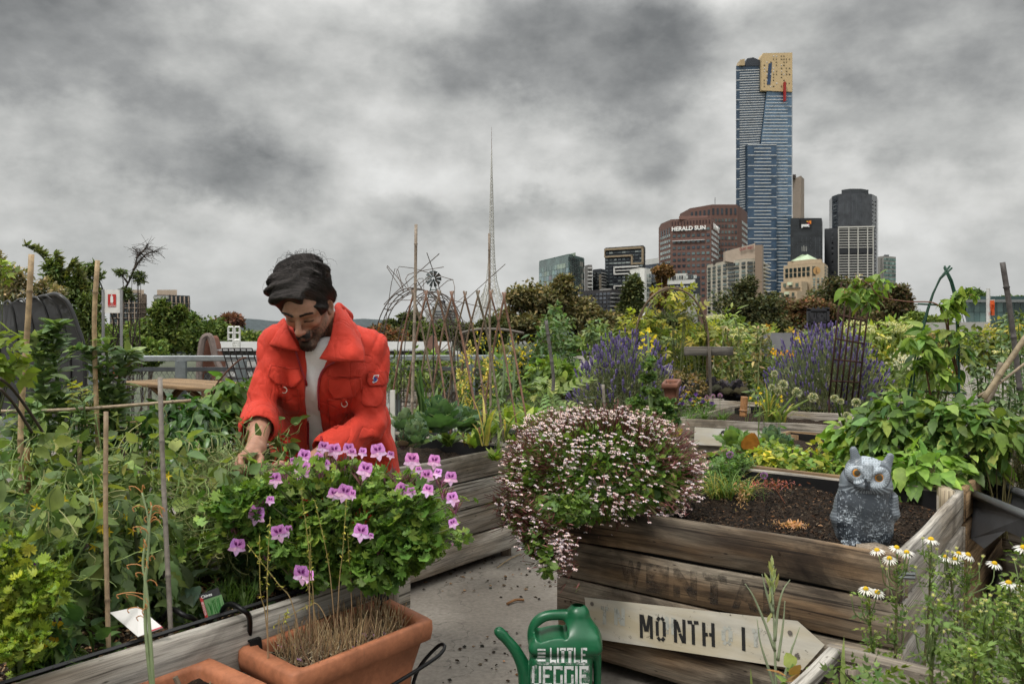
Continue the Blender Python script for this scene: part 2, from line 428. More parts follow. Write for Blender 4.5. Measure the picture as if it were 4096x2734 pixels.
sky=N(nt,'ShaderNodeTexSky',sky_type='NISHITA');sky.sun_disc=False;sky.sun_elevation=SUN_EL;sky.sun_rotation=math.radians(180)+SUN_AZ
sky.air_density=1.;sky.dust_density=2.
tc=N(nt,'ShaderNodeTexCoord').outputs['Generated']
sx=N(nt,'ShaderNodeSeparateXYZ');L(nt,tc,sx.inputs[0])
zc=math_(nt,'MAXIMUM',sx.outputs[2],0.)
zz=math_(nt,'ADD',zc,.2)
cx=N(nt,'ShaderNodeCombineXYZ');L(nt,math_(nt,'DIVIDE',sx.outputs[0],zz),cx.inputs[0]);L(nt,math_(nt,'DIVIDE',sx.outputs[1],zz),cx.inputs[1])
cp=cx.outputs[0]
mp=N(nt,'ShaderNodeMapping');mp.inputs['Location'].default_value=(3.1,1.7,0);L(nt,cp,mp.inputs[0]);cp2=mp.outputs[0]
wn=N(nt,'ShaderNodeTexNoise');wn.inputs['Scale'].default_value=5.;wn.inputs['Detail'].default_value=8;wn.inputs['Roughness'].default_value=.6
wm=N(nt,'ShaderNodeMapping');wm.inputs['Scale'].default_value=(1,1,1.35);L(nt,tc,wm.inputs[0]);L(nt,wm.outputs[0],wn.inputs['Vector'])
wv=N(nt,'ShaderNodeVectorMath',operation='SUBTRACT');L(nt,wn.outputs['Color'],wv.inputs[0]);wv.inputs[1].default_value=(.5,.5,.5)
ws=N(nt,'ShaderNodeVectorMath',operation='SCALE');L(nt,wv.outputs[0],ws.inputs[0]);ws.inputs['Scale'].default_value=.20
wd=N(nt,'ShaderNodeVectorMath',operation='ADD');L(nt,tc,wd.inputs[0]);L(nt,ws.outputs[0],wd.inputs[1])
tot=None
def field(px,py,rx,ry,amt):
 global tot
 d=nrm([(px-512)/FL,1,(HY-py)/FL]);a=N(nt,'ShaderNodeVectorMath',operation='SUBTRACT');L(nt,wd.outputs[0],a.inputs[0]);a.inputs[1].default_value=d
 b=N(nt,'ShaderNodeVectorMath',operation='MULTIPLY');L(nt,a.outputs[0],b.inputs[0]);b.inputs[1].default_value=(FL/rx/1.3,3.,FL/ry/1.3)
 ln=N(nt,'ShaderNodeVectorMath',operation='LENGTH');L(nt,b.outputs[0],ln.inputs[0])
 s=N(nt,'ShaderNodeMapRange');s.interpolation_type='SMOOTHERSTEP';L(nt,ln.outputs['Value'],s.inputs[0])
 s.inputs[1].default_value=0;s.inputs[2].default_value=1.35;s.inputs[3].default_value=amt*.85;s.inputs[4].default_value=0
 tot=s.outputs[0]if tot is None else math_(nt,'ADD',tot,s.outputs[0])
for f_ in[(600,65,150,62,-.40),(520,20,150,45,-.2),(690,100,90,30,-.12),(60,25,170,60,-.36),(180,165,130,36,-.22),(255,185,70,22,-.2),(90,95,90,20,-.14),(920,15,200,48,-.3),(900,90,120,30,-.12),(660,160,120,22,-.14),(480,215,190,14,-.1),(880,150,90,16,-.1),(225,40,60,70,.16),(340,60,70,60,.12),(760,30,40,80,.2),(735,160,45,50,.12),(545,125,70,26,.12),(470,180,120,22,.12),(905,205,70,20,.2),(880,170,60,24,.16),(60,200,120,30,.14),(590,250,160,16,.06),(150,250,300,40,-.02),(560,180,60,25,.1)]:
 field(*f_)
big=noise(nt,cp2,1.1,3,.5,0.);mid=noise(nt,tc,5.,9,.57,0.,(1.,1.,1.7));fin=noise(nt,tc,17.,5,.5,0.,(1.,1.,1.4))
v=math_(nt,'ADD',math_(nt,'MULTIPLY',math_(nt,'SUBTRACT',big,.5),.22),math_(nt,'MULTIPLY',math_(nt,'SUBTRACT',mid,.5),1.0));v=math_(nt,'ADD',v,math_(nt,'MULTIPLY',math_(nt,'SUBTRACT',fin,.5),.34))
v=math_(nt,'ADD',math_(nt,'ADD',v,.745),tot)
cloud=ramp(nt,v,[(0.,(.095,.098,.1)),(.28,(.17,.175,.175)),(.5,(.315,.32,.315)),(.66,(.465,.47,.455)),(.82,(.62,.62,.60)),(1.,(.76,.76,.74))])
hz=N(nt,'ShaderNodeMapRange');L(nt,zc,hz.inputs[0]);hz.inputs[1].default_value=.0;hz.inputs[2].default_value=.13;hz.inputs[3].default_value=.6;hz.inputs[4].default_value=0.
cloud=mixc(nt,hz.outputs[0],cloud,(.50,.52,.525))
zn=N(nt,'ShaderNodeMapRange');L(nt,zc,zn.inputs[0]);zn.inputs[1].default_value=.33;zn.inputs[2].default_value=.8;zn.inputs[3].default_value=10.5;zn.inputs[4].default_value=36.
bx=N(nt,'ShaderNodeVectorMath',operation='SCALE');L(nt,cloud,bx.inputs[0]);L(nt,zn.outputs[0],bx.inputs['Scale'])
col_=mixc(nt,.96,sky.outputs[0],bx.outputs[0])
L(nt,col_,bg.inputs[0]);L(nt,bg.outputs[0],out.inputs[0])
sun=bpy.data.lights.new('sun','SUN');sun.energy=2.3;sun.angle=math.radians(12);sun.color=(1.,.96,.9)
so=bpy.data.objects.new('sun',sun);COL.objects.link(so)
sd=Vector((math.sin(SUN_AZ)*math.cos(SUN_EL),-math.cos(SUN_AZ)*math.cos(SUN_EL),math.sin(SUN_EL)))
so.rotation_euler=sd.to_track_quat('Z','Y').to_euler();so.location=(0,0,30)
M={}
M['leaf']=m_leaf('leaf');M['leaf_shiny']=m_leaf('glossy_leaf',.35,.25,.5);M['leaf_dull']=m_leaf('far_leaf',.7,.2,.1,2.)
M['petal']=m_leaf('petal',.6,.3,.2,120,1.05)
M['stem']=m_plain('stem',.6,.3,namt=.2);M['bark']=m_plain('bark',.9,.2,nscale=8,namt=.5,bstr=.5,bdist=.02)
M['wood_grey']=m_wood('weathered_grey_timber',(.34,.30,.25),(.23,.19,.145),(.05,.04,.03),.5,grey=(.40,.375,.335))
M['wood_brown']=m_wood('stained_brown_timber',(.25,.165,.095),(.13,.085,.05),(.014,.010,.008),.8,grey=(.33,.28,.215))
M['wood_far']=m_wood('old_bed_timber',(.30,.26,.205),(.20,.165,.12),(.035,.028,.022),.6,grey=(.38,.35,.31))
M['wood_warm']=m_wood('warm_timber',(.30,.20,.11),(.20,.13,.07),(.06,.04,.03),.3)
M['cane']=m_plain('cane',.55,.35,nscale=60,namt=.35,big=9)
M['metal']=m_plain('galvanised_metal',.45,.5,.6,nscale=20,namt=.2)
M['paint']=m_plain('painted_surface',.5,.4,nscale=12,namt=.12)
M['rough']=m_plain('rough_surface',.9,.2,nscale=40,namt=.3,bstr=.4,bdist=.004)
M['facade']=m_plain('facade',.8,.25,nscale=.6,namt=.12,big=.03)
M['plastic']=m_plain('plastic',.38,.5,nscale=25,namt=.15,bstr=.05)
def m_glass(name,rough=.12,tint=1.):
 m,nt,out=newmat(name);bs=N(nt,'ShaderNodeBsdfPrincipled');tcn=N(nt,'ShaderNodeTexCoord').outputs['Object']
 c=attr(nt,'Col').outputs['Color'];c=mixc(nt,1.,c,ramp(nt,noise(nt,tcn,.15,4),[(.3,.65),(.7,1.3)]),'MULTIPLY')
 L(nt,c,bs.inputs['Base Color']);bs.inputs['Roughness'].default_value=rough;bs.inputs['Specular IOR Level'].default_value=.8;bs.inputs['Metallic'].default_value=.35
 L(nt,bs.outputs[0],out.inputs[0]);return m
M['glass']=m_glass('window_glass')
def m_soil(name,c1=(.045,.03,.02),c2=(.012,.008,.006),c3=(.16,.11,.07)):
 m,nt,out=newmat(name);bs=N(nt,'ShaderNodeBsdfPrincipled');tcn=N(nt,'ShaderNodeTexCoord').outputs['Object']
 a=noise(nt,tcn,28,8,.7,1.);b=noise(nt,tcn,90,4,.6,0.,(1,2.2,1));c=mixc(nt,ramp(nt,a,[(.35,0.),(.65,1.)]),c2,c1)
 c=mixc(nt,ramp(nt,b,[(.62,0.),(.7,1.)]),c,c3);L(nt,c,bs.inputs['Base Color']);bs.inputs['Roughness'].default_value=.95;bs.inputs['Specular IOR Level'].default_value=.15
 L(nt,bump(nt,mixc(nt,.5,a,b),1.,.03),bs.inputs['Normal']);L(nt,bs.outputs[0],out.inputs[0]);return m
M['soil']=m_soil('soil')
def m_concrete(name):
 m,nt,out=newmat(name);bs=N(nt,'ShaderNodeBsdfPrincipled');tcn=N(nt,'ShaderNodeTexCoord').outputs['Object']
 a=noise(nt,tcn,1.3,8,.62,.5);b=noise(nt,tcn,45,5,.6);c=mixc(nt,ramp(nt,a,[(.35,0.),(.65,1.)]),(.12,.105,.088),(.215,.195,.168))
 c=mixc(nt,1.,c,ramp(nt,b,[(.3,.72),(.7,1.15)]),'MULTIPLY')
 c=mixc(nt,ramp(nt,noise(nt,tcn,4.2,7,.65,.4),[(.62,0.),(.72,.75)]),c,(.035,.028,.022))
 vo=N(nt,'ShaderNodeTexVoronoi');vo.feature='DISTANCE_TO_EDGE';vo.inputs['Scale'].default_value=.55
 mpn=N(nt,'ShaderNodeVectorMath',operation='ADD');wn_=N(nt,'ShaderNodeTexNoise');wn_.inputs['Scale'].default_value=3;wn_.inputs['Detail'].default_value=6;L(nt,tcn,wn_.inputs['Vector'])
 L(nt,tcn,mpn.inputs[0]);L(nt,wn_.outputs['Color'],mpn.inputs[1]);L(nt,mpn.outputs[0],vo.inputs['Vector'])
 c=mixc(nt,ramp(nt,vo.outputs['Distance'],[(.0,.7),(.004,.0)]),c,(.03,.025,.02))
 L(nt,c,bs.inputs['Base Color']);bs.inputs['Roughness'].default_value=.85;L(nt,bump(nt,b,.35,.004),bs.inputs['Normal'])
 L(nt,bs.outputs[0],out.inputs[0]);return m
M['concrete']=m_concrete('worn_concrete')
M['ground']=m_plain('city_ground',.95,.1,nscale=.4,namt=.3,big=.05)
mb=MB()
mb.add([(-9000,-300,-12),(9000,-300,-12),(9000,14000,-12),(-9000,14000,-12)],[(0,1,2,3)],(.09,.10,.07));struct('ground',mb,M['ground'])
mb=MB();xs=np.linspace(-16,26,8)
q=[(-16,-3),(30,-3),(44,42),(2,42),(.9,11.4),(-16,9.8)]
mb.add([(*p,0)for p in q]+[(*p,-.45)for p in q],[tuple(range(6)),tuple(range(11,5,-1))]+[((i+1)%6,i,6+i,6+(i+1)%6)for i in range(6)],(.2,.2,.2));struct('pavement',mb,M['concrete'])
mb=MB();mb.add([(x,y,-12.)for x,y in q]+[(x,y,-.44)for x,y in q],[((i+1)%6,i,6+i,6+(i+1)%6)[::-1]for i in range(6)],(.22,.21,.2));o_=obj('parking_structure',mb,M['facade'],None,label='concrete car park structure carrying the rooftop garden',cat='building')
mb=MB();ii=np.linspace(-2200,2600,60)
for k,(Y0,hb,c)in enumerate([(5200,42,(.06,.075,.085)),(4000,26,(.05,.06,.055))]):
 pass
xs=np.linspace(-2600,3600,90);zs=18+26*np.sin(xs/700.)**2+9*np.sin(xs/140.)+4*np.sin(xs/47.)
V=[(x,4200,-12)for x in xs]+[(x,4200+160,z)for x,z in zip(xs,zs)]+[(x,4900,-12)for x in xs];n=len(xs)
mb.add(V,[(i,i+1,n+i+1,n+i)for i in range(n-1)]+[(n+i,n+i+1,2*n+i+1,2*n+i)for i in range(n-1)],(.07,.085,.09));struct('hills',mb,M['ground'],True)
ZB=-12.
class Bld:
 """prism standing on the city ground: visible chain of footprint corners (px, distance), closed behind"""
 def __init__(s,name,label,chain,py,col,depth=30,at=0,group=None,mat='facade',roofcol=None,base=ZB):
  s.pts=[P(px,HY,Y)[:2]for px,Y in chain];s.z=H+(HY-py)*chain[at][1]/DU
  a,b=s.pts[0],s.pts[-1]
  s.t=thing(name,label,'building',(*(np.mean(s.pts,0)),base),group);s.base=base
  back=[tuple(b*(1+depth/b[1])),tuple(a*(1+depth/a[1]))]if depth else[]
  if len(back):mid=(np.array(back[0])+np.array(back[1]))/2;back=[tuple(mid+(np.array(q)-mid)*.96)for q in back]
  s.foot=[tuple(p)for p in s.pts]+back
  s.prism('wall',s.foot,base,s.z,col,mat)
  pc=np.mean(np.array(s.foot),0);rf=[tuple(pc+(np.array(p)-pc)*.985)for p in s.foot]
  s.prism('roof',rf,s.z+.004,s.z+.5,roofcol or tuple(np.array(col)*.8))
 def prism(s,name,foot,z0,z1,col,mat='facade',parent=None,label=None,grow=0.):
  m=MB();n=len(foot);V=[(*p,z0)for p in foot]+[(*p,z1)for p in foot]
  m.add(V,[(i,(i+1)%n,n+(i+1)%n,n+i)for i in range(n)]+[tuple(range(n-1,-1,-1)),tuple(range(n,2*n))],col)
  return obj(name,m,M[mat],parent or s.t,label=label)
 def zat(s,py,k=0):return H+(HY-py)*s.pts[k][1]/FL
 def pane(s,name,A,B,u0,u1,z0,z1,col,proud=.4,mat='glass',thick=True,coll=None):
  A=np.array(A);B=np.array(B);d=B-A;nn=nrm([d[1],-d[0]])
  p0=A+d*u0;p1=A+d*u1;m=coll or MB()
  q=lambda p,z,o:(p[0]+nn[0]*o,p[1]+nn[1]*o,z)
  b4=[q(p0,z0,proud),q(p1,z0,proud),q(p1,z0,-.5),q(p0,z0,-.5)];t4=[q(p0,z1,proud),q(p1,z1,proud),q(p1,z1,-.5),q(p0,z1,-.5)]
  hexa(m,b4,t4,col)
  if coll is None:return obj(name,m,M[mat],s.t)
 def grid(s,name,i,nx,ny,z0,z1,fw=.6,fh=.55,cols=((.05,.06,.07),),proud=.3,mat='glass',u0=0.,u1=1.,cap=100,skip=None,mar=.0):
  A,B=s.pts[i],s.pts[i+1];cells=[(a,b)for b in range(ny-1,-1,-1)for a in range(nx)]
  if skip:cells=[c for c in cells if not skip(*c)]
  s.cnt=getattr(s,'cnt',{});rest=MB()
  for a,b in cells:
   du=(u1-u0)/nx;dz=(z1-z0)/ny;ua=u0+du*(a+(1-fw)/2);za=z0+dz*(b+(1-fh)/2)
   c=np.array(cols[rng.integers(len(cols))])*rng.uniform(.75,1.25);k=s.cnt.get(name,0)
   if k<cap:s.pane(name,A,B,ua,ua+du*fw,za,za+dz*fh,c,proud,mat)
   else:s.pane(name,A,B,ua,ua+du*fw,za,za+dz*fh,c,proud,mat,coll=rest)
   s.cnt[name]=k+1
  if rest.n:obj(name,rest,M[mat],s.t,kind='stuff')
 def letters(s,st,i,u0,u1,z0,z1,col,proud=1.,bold=.0,sp=1.,name='lettering'):
  A,B=s.pts[i],s.pts[i+1];d=B-A;nn=nrm([d[1],-d[0]]);p=A+d*u0+nn*proud;m=MB()
  text_on(m,st,(*p,z0),(*d,0),(0,0,1),np.linalg.norm(d)*(u1-u0),z1-z0,col,bold,.3,sp)
  return obj(name,m,M['paint'],s.t)
DG=[(.03,.04,.05),(.05,.06,.07),(.10,.12,.13),(.02,.025,.03)]
b=Bld('glass_tower','tallest skyscraper, blue glass with white floor lines and a gold crown',[(736,1200),(791,1200),(792.6,1235)],66,(.045,.075,.115),45,mat='glass')
A,B=b.pts[0],b.pts[1];W=55.;u=lambda px:(px-736)/W;zt=lambda py:b.zat(py)
def poly_panel(name,pts,proud,col,mat='glass',depth=2.):
 nn=nrm([B[1]-A[1],-(B[0]-A[0])]);m=MB()
 f=[(*(A+(B-A)*u(px)+nn*proud),zt(py))for px,py in pts];k=[(x-nn[0]*depth,y-nn[1]*depth,z)for x,y,z in f];n=len(f)
 m.add(f+k,[tuple(range(n))]+[((i+1)%n,i,n+i,n+(i+1)%n)for i in range(n)],col);return obj(name,m,M[mat],b.t)
poly_panel('glass_wing',[(760.2,144),(766,91),(790.8,91),(790.8,292),(760.2,292)],3.,(.10,.165,.24))
poly_panel('glass_bay',[(746,292),(746,145.5),(774.5,144.5),(774.5,292)],7.,(.05,.09,.145),depth=6)
poly_panel('gold_crown',[(760,91.5),(760,58),(761.5,54.5),(790.8,54),(790.8,93)],5.,(.50,.37,.20),'paint',14)
poly_panel('gold_crown_side',[(738.5,66),(739.5,60.5),(744,59.5),(744,66)],3.,(.40,.30,.17),'paint',14)
poly_panel('plant_room',[(744,66),(747,58.5),(753,57.5),(760,60.5),(760,66)],1.,(.03,.035,.045),'paint',20)
poly_panel('red_stripe',[(781.6,84),(783.3,84),(783.3,103),(781.6,103)],9.,(.30,.012,.012),'paint',4)
def line(p0,p1,y,proud,h=.62,col=(.62,.63,.62),slant=0.):poly_panel('floor_band',[(p0,y+h/2+slant),(p1,y+h/2),(p1,y-h/2),(p0,y-h/2+slant)],proud+.5,col,'paint',1.)
nb=0
y=69.5;k=0
while y<283:
 xr=759.5 if y<93 else(766-(y-93)/52*6.3 if y<145 else 745.5)
 line(736.2 if k%4==0 else 739.6,xr-.4,y,0.,slant=.9);k+=1;y+=2.45 if y<140 else 2.5
y=97.;k=0
while y<291:
 xl=766.6-(y-93)/52*6.3 if y<144 else 775.2
 line(xl,790.8 if k%3==0 else 786.6,y,3.);k+=1;y+=3.3
y=146.;k=0
while y<291:
 line(746.1,774.4,y,7.)if k%3==0 else line(752.2,769,y,7.);k+=1;y+=3.45
for yy in np.arange(58,91,3.0):
 for xx in(762.3,765.,768.8,771.5,774.4,779.3,781.8,784.3,787.2):
  if rng.random()<.55:poly_panel('window',[(xx,yy),(xx+rng.uniform(.6,1.7),yy),(xx+1.,yy-.9),(xx,yy-.9)],5.4,(.09,.07,.04)if rng.random()<.75 else(.6,.6,.6),'paint',1)
poly_panel('blue_slot',[(765.4,86),(767.,65),(770.5,64),(768.9,86)],5.3,(.03,.06,.12),'glass',1)
b=Bld('stone_office_tower','taller brown stone tower standing behind its lettered twin',[(679.7,860),(690,820),(711,800),(737.5,800),(741.5,812),(747.3,850)],205.5,(.135,.078,.065),60,at=3)
b.prism('upper_roof',[tuple(P(689,HY,840)[:2]),tuple(P(712,HY,812)[:2]),tuple(P(737,HY,812)[:2]),tuple(P(738,HY,850)[:2]),tuple(P(689,HY,870)[:2])],b.z,b.zat(202.3,3),(.14,.08,.068))
b.grid('window',1,6,14,b.zat(300,2),b.zat(217,2),.6,.5,[(.10,.125,.12),(.13,.17,.16),(.05,.06,.065)]);b.grid('window',2,8,14,b.zat(300,2),b.zat(217,2),.6,.5,[(.10,.125,.12),(.13,.17,.16),(.05,.06,.065)])
b.grid('window',4,6,14,b.zat(300,2),b.zat(217,2),.6,.5,[(.3,.36,.33),(.22,.27,.25)])
b.grid('slot_window',2,6,1,b.zat(214.5,2),b.zat(207.8,2),.45,.95,DG[:1]);b.grid('slot_window',1,5,1,b.zat(214.5,2),b.zat(209,2),.45,.95,DG[:1])
m=MB();pA=P(715,197,810);tube(m,[pA,pA-V3(0,0,16*810/DU)],.25,4,(.3,.3,.3));obj('antenna',m,M['metal'],b.t)
b=Bld('lettered_office_tower','brown stone office tower with HERALD SUN in white letters along its top',[(658.7,760),(660.5,735),(670.8,705),(711.,690),(718.4,735)],217.5,(.145,.084,.070),60,at=3)
b.prism('upper_roof',[tuple(P(679,HY,700)[:2]),tuple(P(707.5,HY,697)[:2]),tuple(P(708.8,HY,715)[:2]),tuple(P(679,HY,722)[:2])],b.z,b.zat(214.2,3),(.21,.12,.10))
wc=[(.07,.10,.11),(.045,.06,.075),(.12,.17,.17),(.10,.13,.14)]
b.grid('window',2,8,12,b.zat(298,3),b.zat(225,3),.62,.42,wc,u0=.03,u1=.99,cap=96)
b.grid('window',1,5,12,b.zat(296,2),b.zat(232,2),.62,.5,[(.3,.36,.34),(.2,.26,.26)]);b.grid('window',3,5,12,b.zat(296,3),b.zat(228,3),.62,.5,[(.42,.47,.45),(.3,.36,.34)])
b.grid('slot_window',1,4,1,b.zat(233.,2),b.zat(227.,2),.4,.95,DG[:1])
b.grid('slot_window',2,13,1,b.zat(223.,3),b.zat(219,3),.4,.9,[(.045,.02,.018)])
b.letters('HERALD SUN',2,.04,.88,b.zat(229.1,3),b.zat(224.8,3),(.85,.85,.82),1.2,.03)
b.letters('HWT',3,.12,.9,b.zat(228.,3),b.zat(222,3),(.8,.8,.78),1.,.03)
b.pane('ledge',b.pts[2],b.pts[3],.05,.85,b.zat(239.6,3),b.zat(238.9,3),(.5,.5,.5),1.4,'paint')
b=Bld('concrete_slab_tower','plain beige slab tower peeping out behind the blue skyscraper',[(788,1450),(801,1400),(804.2,1430)],175.8,(.27,.22,.18),30,at=1)
b.prism('lift_room',[tuple(P(790,HY,1420)[:2]),tuple(P(796,HY,1420)[:2]),tuple(P(796,HY,1430)[:2]),tuple(P(790,HY,1430)[:2])],b.z,b.zat(172,1),(.06,.05,.045))
b.grid('vent',0,3,2,b.zat(207,1),b.zat(182,1),.12,.04,[(.6,.58,.55)],u0=.4)
b=Bld('black_office_block','black office block carrying the pwc sign, right of the blue skyscraper',[(790.5,900),(821.8,900),(822.6,930)],218.3,(.03,.034,.038),40,mat='glass')
b.grid('mullion',0,7,1,b.zat(285),b.zat(237),.04,1.,[(.10,.11,.12)]);b.grid('floor_line',0,1,12,b.zat(285),b.zat(222),1.,.06,[(.045,.05,.055)],proud=.2)
b.pane('sign_board',b.pts[0],b.pts[1],.30,.65,b.zat(228.5),b.zat(219),(.012,.012,.014),1.,'paint')
b.letters('pwc',0,.33,.58,b.zat(227.8),b.zat(224.2),(.9,.9,.9),1.4,.05)
m=MB();A_,B_=b.pts[0],b.pts[1]
for(u0,u1,y0,y1,c)in[(.55,.60,224,222,(.8,.1,.12)),(.58,.64,224,220.6,(.85,.25,.03)),(.53,.57,224,223,(.7,.05,.2)),(.50,.55,222,221.,(.9,.45,.05))]:
 b.pane('',A_,B_,u0,u1,b.zat(y0),b.zat(y1),c,1.5,coll=m)
obj('logo',m,M['paint'],b.t)
b=Bld('curved_dark_tower','dark grey tower with rounded corners and stepped top at the right',[(829.2,1110),(832,1080),(838,1062),(850,1052),(862,1052),(872,1062),(877,1080),(878.2,1110)],193,(.055,.06,.068),50,at=3,mat='glass')
b.prism('top_drum',[tuple(P(x,HY,yy)[:2])for x,yy in[(841.5,1075),(850,1066),(861,1066),(868.5,1075),(868.5,1110),(841.5,1110)]],b.z,b.zat(186.6,3),(.05,.055,.06))
b.grid('balcony',1,1,22,b.zat(280,3),b.zat(197,3),.5,.35,[(.015,.017,.02),(.16,.17,.18)],proud=.6)
b.grid('balcony',5,2,22,b.zat(280,3),b.zat(197,3),.4,.35,[(.015,.017,.02),(.16,.17,.18)],proud=.6)
b.grid('vertical_seam',3,3,1,b.zat(280,3),b.zat(195,3),.06,1.,[(.12,.13,.14)]);b.grid('vertical_seam',2,3,1,b.zat(280,3),b.zat(195,3),.06,1.,[(.10,.11,.12)])
b=Bld('grid_facade_tower','dark tower wrapped in a white concrete grid in front of the rounded tower',[(838,905),(873.4,900),(874.4,920)],226.6,(.028,.03,.034),30)
for k in range(22):b.pane('floor_band',b.pts[0],b.pts[1],0,1,b.zat(284-k*2.6),b.zat(283.2-k*2.6),(.42,.415,.39),.5,'paint')
for uu in(.0,.29,.55,.82,.975):b.pane('column',b.pts[0],b.pts[1],uu,uu+.022,b.zat(284),b.zat(226.8),(.55,.54,.5),.9,'paint')
b.pane('plant_floor',b.pts[0],b.pts[1],.01,.99,b.zat(253),b.zat(248.6),(.02,.022,.026),.7,'paint');b.pane('top_edge',b.pts[0],b.pts[1],0,1.02,b.zat(227.6),b.zat(226.4),(.55,.54,.5),1.1,'paint')
b=Bld('dark_side_tower','narrow charcoal tower with slot balconies left of the white grid',[(824.4,960),(838,950)],228,(.05,.054,.06),30,at=1)
b.grid('balcony',0,1,20,b.zat(284,1),b.zat(230,1),.22,.4,[(.015,.017,.02),(.13,.14,.15)],u0=.3,u1=.9)
b=Bld('green_glass_tower','small green glass tower with vertical lettering at the right end of the skyline',[(877.5,1000),(883.6,985),(895.8,1000)],256,(.30,.29,.27),30,at=1)
b.prism('roof_box',[tuple(P(x,HY,yy)[:2])for x,yy in[(884,1000),(889,1000),(889,1010),(884,1010)]],b.z,b.zat(253.3,1),(.06,.07,.08))
b.grid('window',1,6,11,b.zat(300,1),b.zat(256.6,1),.8,.62,[(.05,.10,.085),(.10,.20,.17),(.2,.3,.27)])
m=MB();text_on(m,'CROWN',np.array([*P(882.2,HY,985)[:2],b.zat(273.5,1)]),(0,0,1),(-1,-.3,0),15.5*985/DU,2.3*985/DU,(.09,.085,.08),.02,.2);obj('lettering',m,M['paint'],b.t)
b=Bld('stepped_hotel','sandstone coloured stepped hotel under a pale green pyramid roof',[(783.5,640),(812,612),(824.3,610),(828,640)],263.5,(.44,.35,.24),40,at=1,base=ZB)
zt_=b.zat
b.prism('crown_storey',[tuple(P(x,HY,yy)[:2])for x,yy in[(787.5,645),(811,622),(821.5,622),(823,650),(789,665)]],b.z,zt_(257.7,1),(.42,.335,.235))
m=MB();q=[P(791,HY,640)[:2],P(809.5,HY,630)[:2],P(821,HY,640)[:2],P(803,HY,655)[:2]];zz0=zt_(257.6,1);ap=P(802.5,HY,640)[:2];ap2=P(807.5,HY,640)[:2]
m.add([(*p,zz0)for p in q]+[(*ap,zt_(250.6,1)),(*ap2,zt_(250.6,1))],[(0,1,5,4),(1,2,5),(2,3,4,5),(3,0,4)],(.42,.52,.36));obj('pyramid_roof',m,M['facade'],b.t)
for xx in(802.,803.8,805.,806.6):
 m=MB();pa=P(xx,250.8,640);tube(m,[pa,pa+V3(0,0,rng.uniform(2.5,4.))],.12,4,(.55,.55,.5));obj('finial',m,M['metal'],b.t)
b.grid('window',0,6,2,zt_(276,1),zt_(265.5,1),.62,.78,[(.03,.045,.045)],u0=.05,u1=.95);b.grid('window',1,2,1,zt_(276,1),zt_(265.5,1),.7,.9,[(.03,.045,.045)],u0=.0,u1=.3)
b.grid('window',1,3,9,zt_(303,1),zt_(277,1),.5,.55,[(.10,.14,.14),(.2,.27,.25),(.05,.06,.06)]);b.grid('window',2,2,12,zt_(303,1),zt_(265,1),.4,.5,[(.10,.12,.12)])
for k,(xl,xr,y0,y1,Y)in enumerate([(781,807.5,287.5,281,600),(779.5,803,297,290.5,585),(780,801,312,300,570)]):
 f=[tuple(P(xl,HY,Y+10)[:2]),tuple(P(xr-6,HY,Y-2)[:2]),tuple(P(xr,HY,Y+4)[:2]),tuple(P(xr,HY,Y+30)[:2]),tuple(P(xl,HY,Y+34)[:2])]
 zz1=H+(HY-y1)*Y/DU;b.prism('terrace_block',f,ZB,zz1,(.43,.34,.235))
 for uu,ww in((.12,.14),(.42,.14),(.72,.14)):
  b.pane('window',np.array(f[0]),np.array(f[1]),uu,uu+ww,zz1-5.*Y/DU,zz1-1.6*Y/DU,(.12,.16,.14),.3)
 m=MB();hx=P(xl+9.5,HY,Y)[:2];b.pane('awning',np.array(f[0]),np.array(f[1]),.38,.58,zz1-3.4*Y/DU,zz1-.6*Y/DU,(.52,.6,.45),1.6,'paint')
 b.pane('balcony',np.array(f[0]),np.array(f[1]),.2,.95,zz1-6.9*Y/DU,zz1-6.*Y/DU,(.10,.10,.09),.9,'paint')
m=MB();cc_=np.array([*P(816.8,HY,604)[:2],zt_(271.,1)]);ang=np.linspace(0,2*math.pi,20,endpoint=False)
m.add([cc_+V3(2.05*math.cos(a),0,2.2*math.sin(a))for a in ang],[tuple(range(19,-1,-1))],(.45,.26,.10));text_on(m,'L',cc_+V3(-.6,-.4,-1.2),(1,0,0),(0,0,1),1.4,2.4,(.05,.03,.02));obj('round_emblem',m,M['paint'],b.t)
b=Bld('balcony_hotel','cream apartment hotel with curved balconies and red QUAY WEST lettering',[(707,560),(722,530),(747,505),(757,505),(765.3,530)],259.,(.47,.43,.35),35,at=2)
b.prism('dark_parapet',[tuple(P(x,HY,yy)[:2])for x,yy in[(713,545),(744,520),(744,540),(713,560)]],b.z,b.zat(254.5,2),(.06,.045,.04))
m=MB();A_=P(725.5,HY,520)[:2];B_=P(755.2,HY,512)[:2]
m.add([(*A_,b.z),(*B_,b.z-2*(b.z-b.zat(262,2))),(*B_,b.zat(241.8,2)),(*A_,b.zat(248.8,2)),(*(A_+[0,4]),b.z),(*(B_+[0,4]),b.z),(*(B_+[0,4]),b.zat(241.8,2)),(*(A_+[0,4]),b.zat(248.8,2))],BOXF[:0]+[(0,1,2,3),(7,6,5,4),(3,2,6,7),(1,5,6,2),(0,3,7,4)],(.42,.34,.27));obj('sign_fin',m,M['facade'],b.t)
m=MB();d_=B_-A_;text_on(m,'QUAY WEST',(*(A_+d_*.46+[0,-1.]),b.zat(249.5,2)),(*d_,1.6),(0,0,1),np.linalg.norm(d_)*.48,3.6*505/DU,(.20,.012,.015),.02,.3);obj('lettering',m,M['paint'],b.t)
wc=[(.08,.10,.10),(.15,.19,.18),(.26,.31,.28),(.03,.04,.04)]
z0,z1=b.zat(312,2),b.zat(260.5,2)
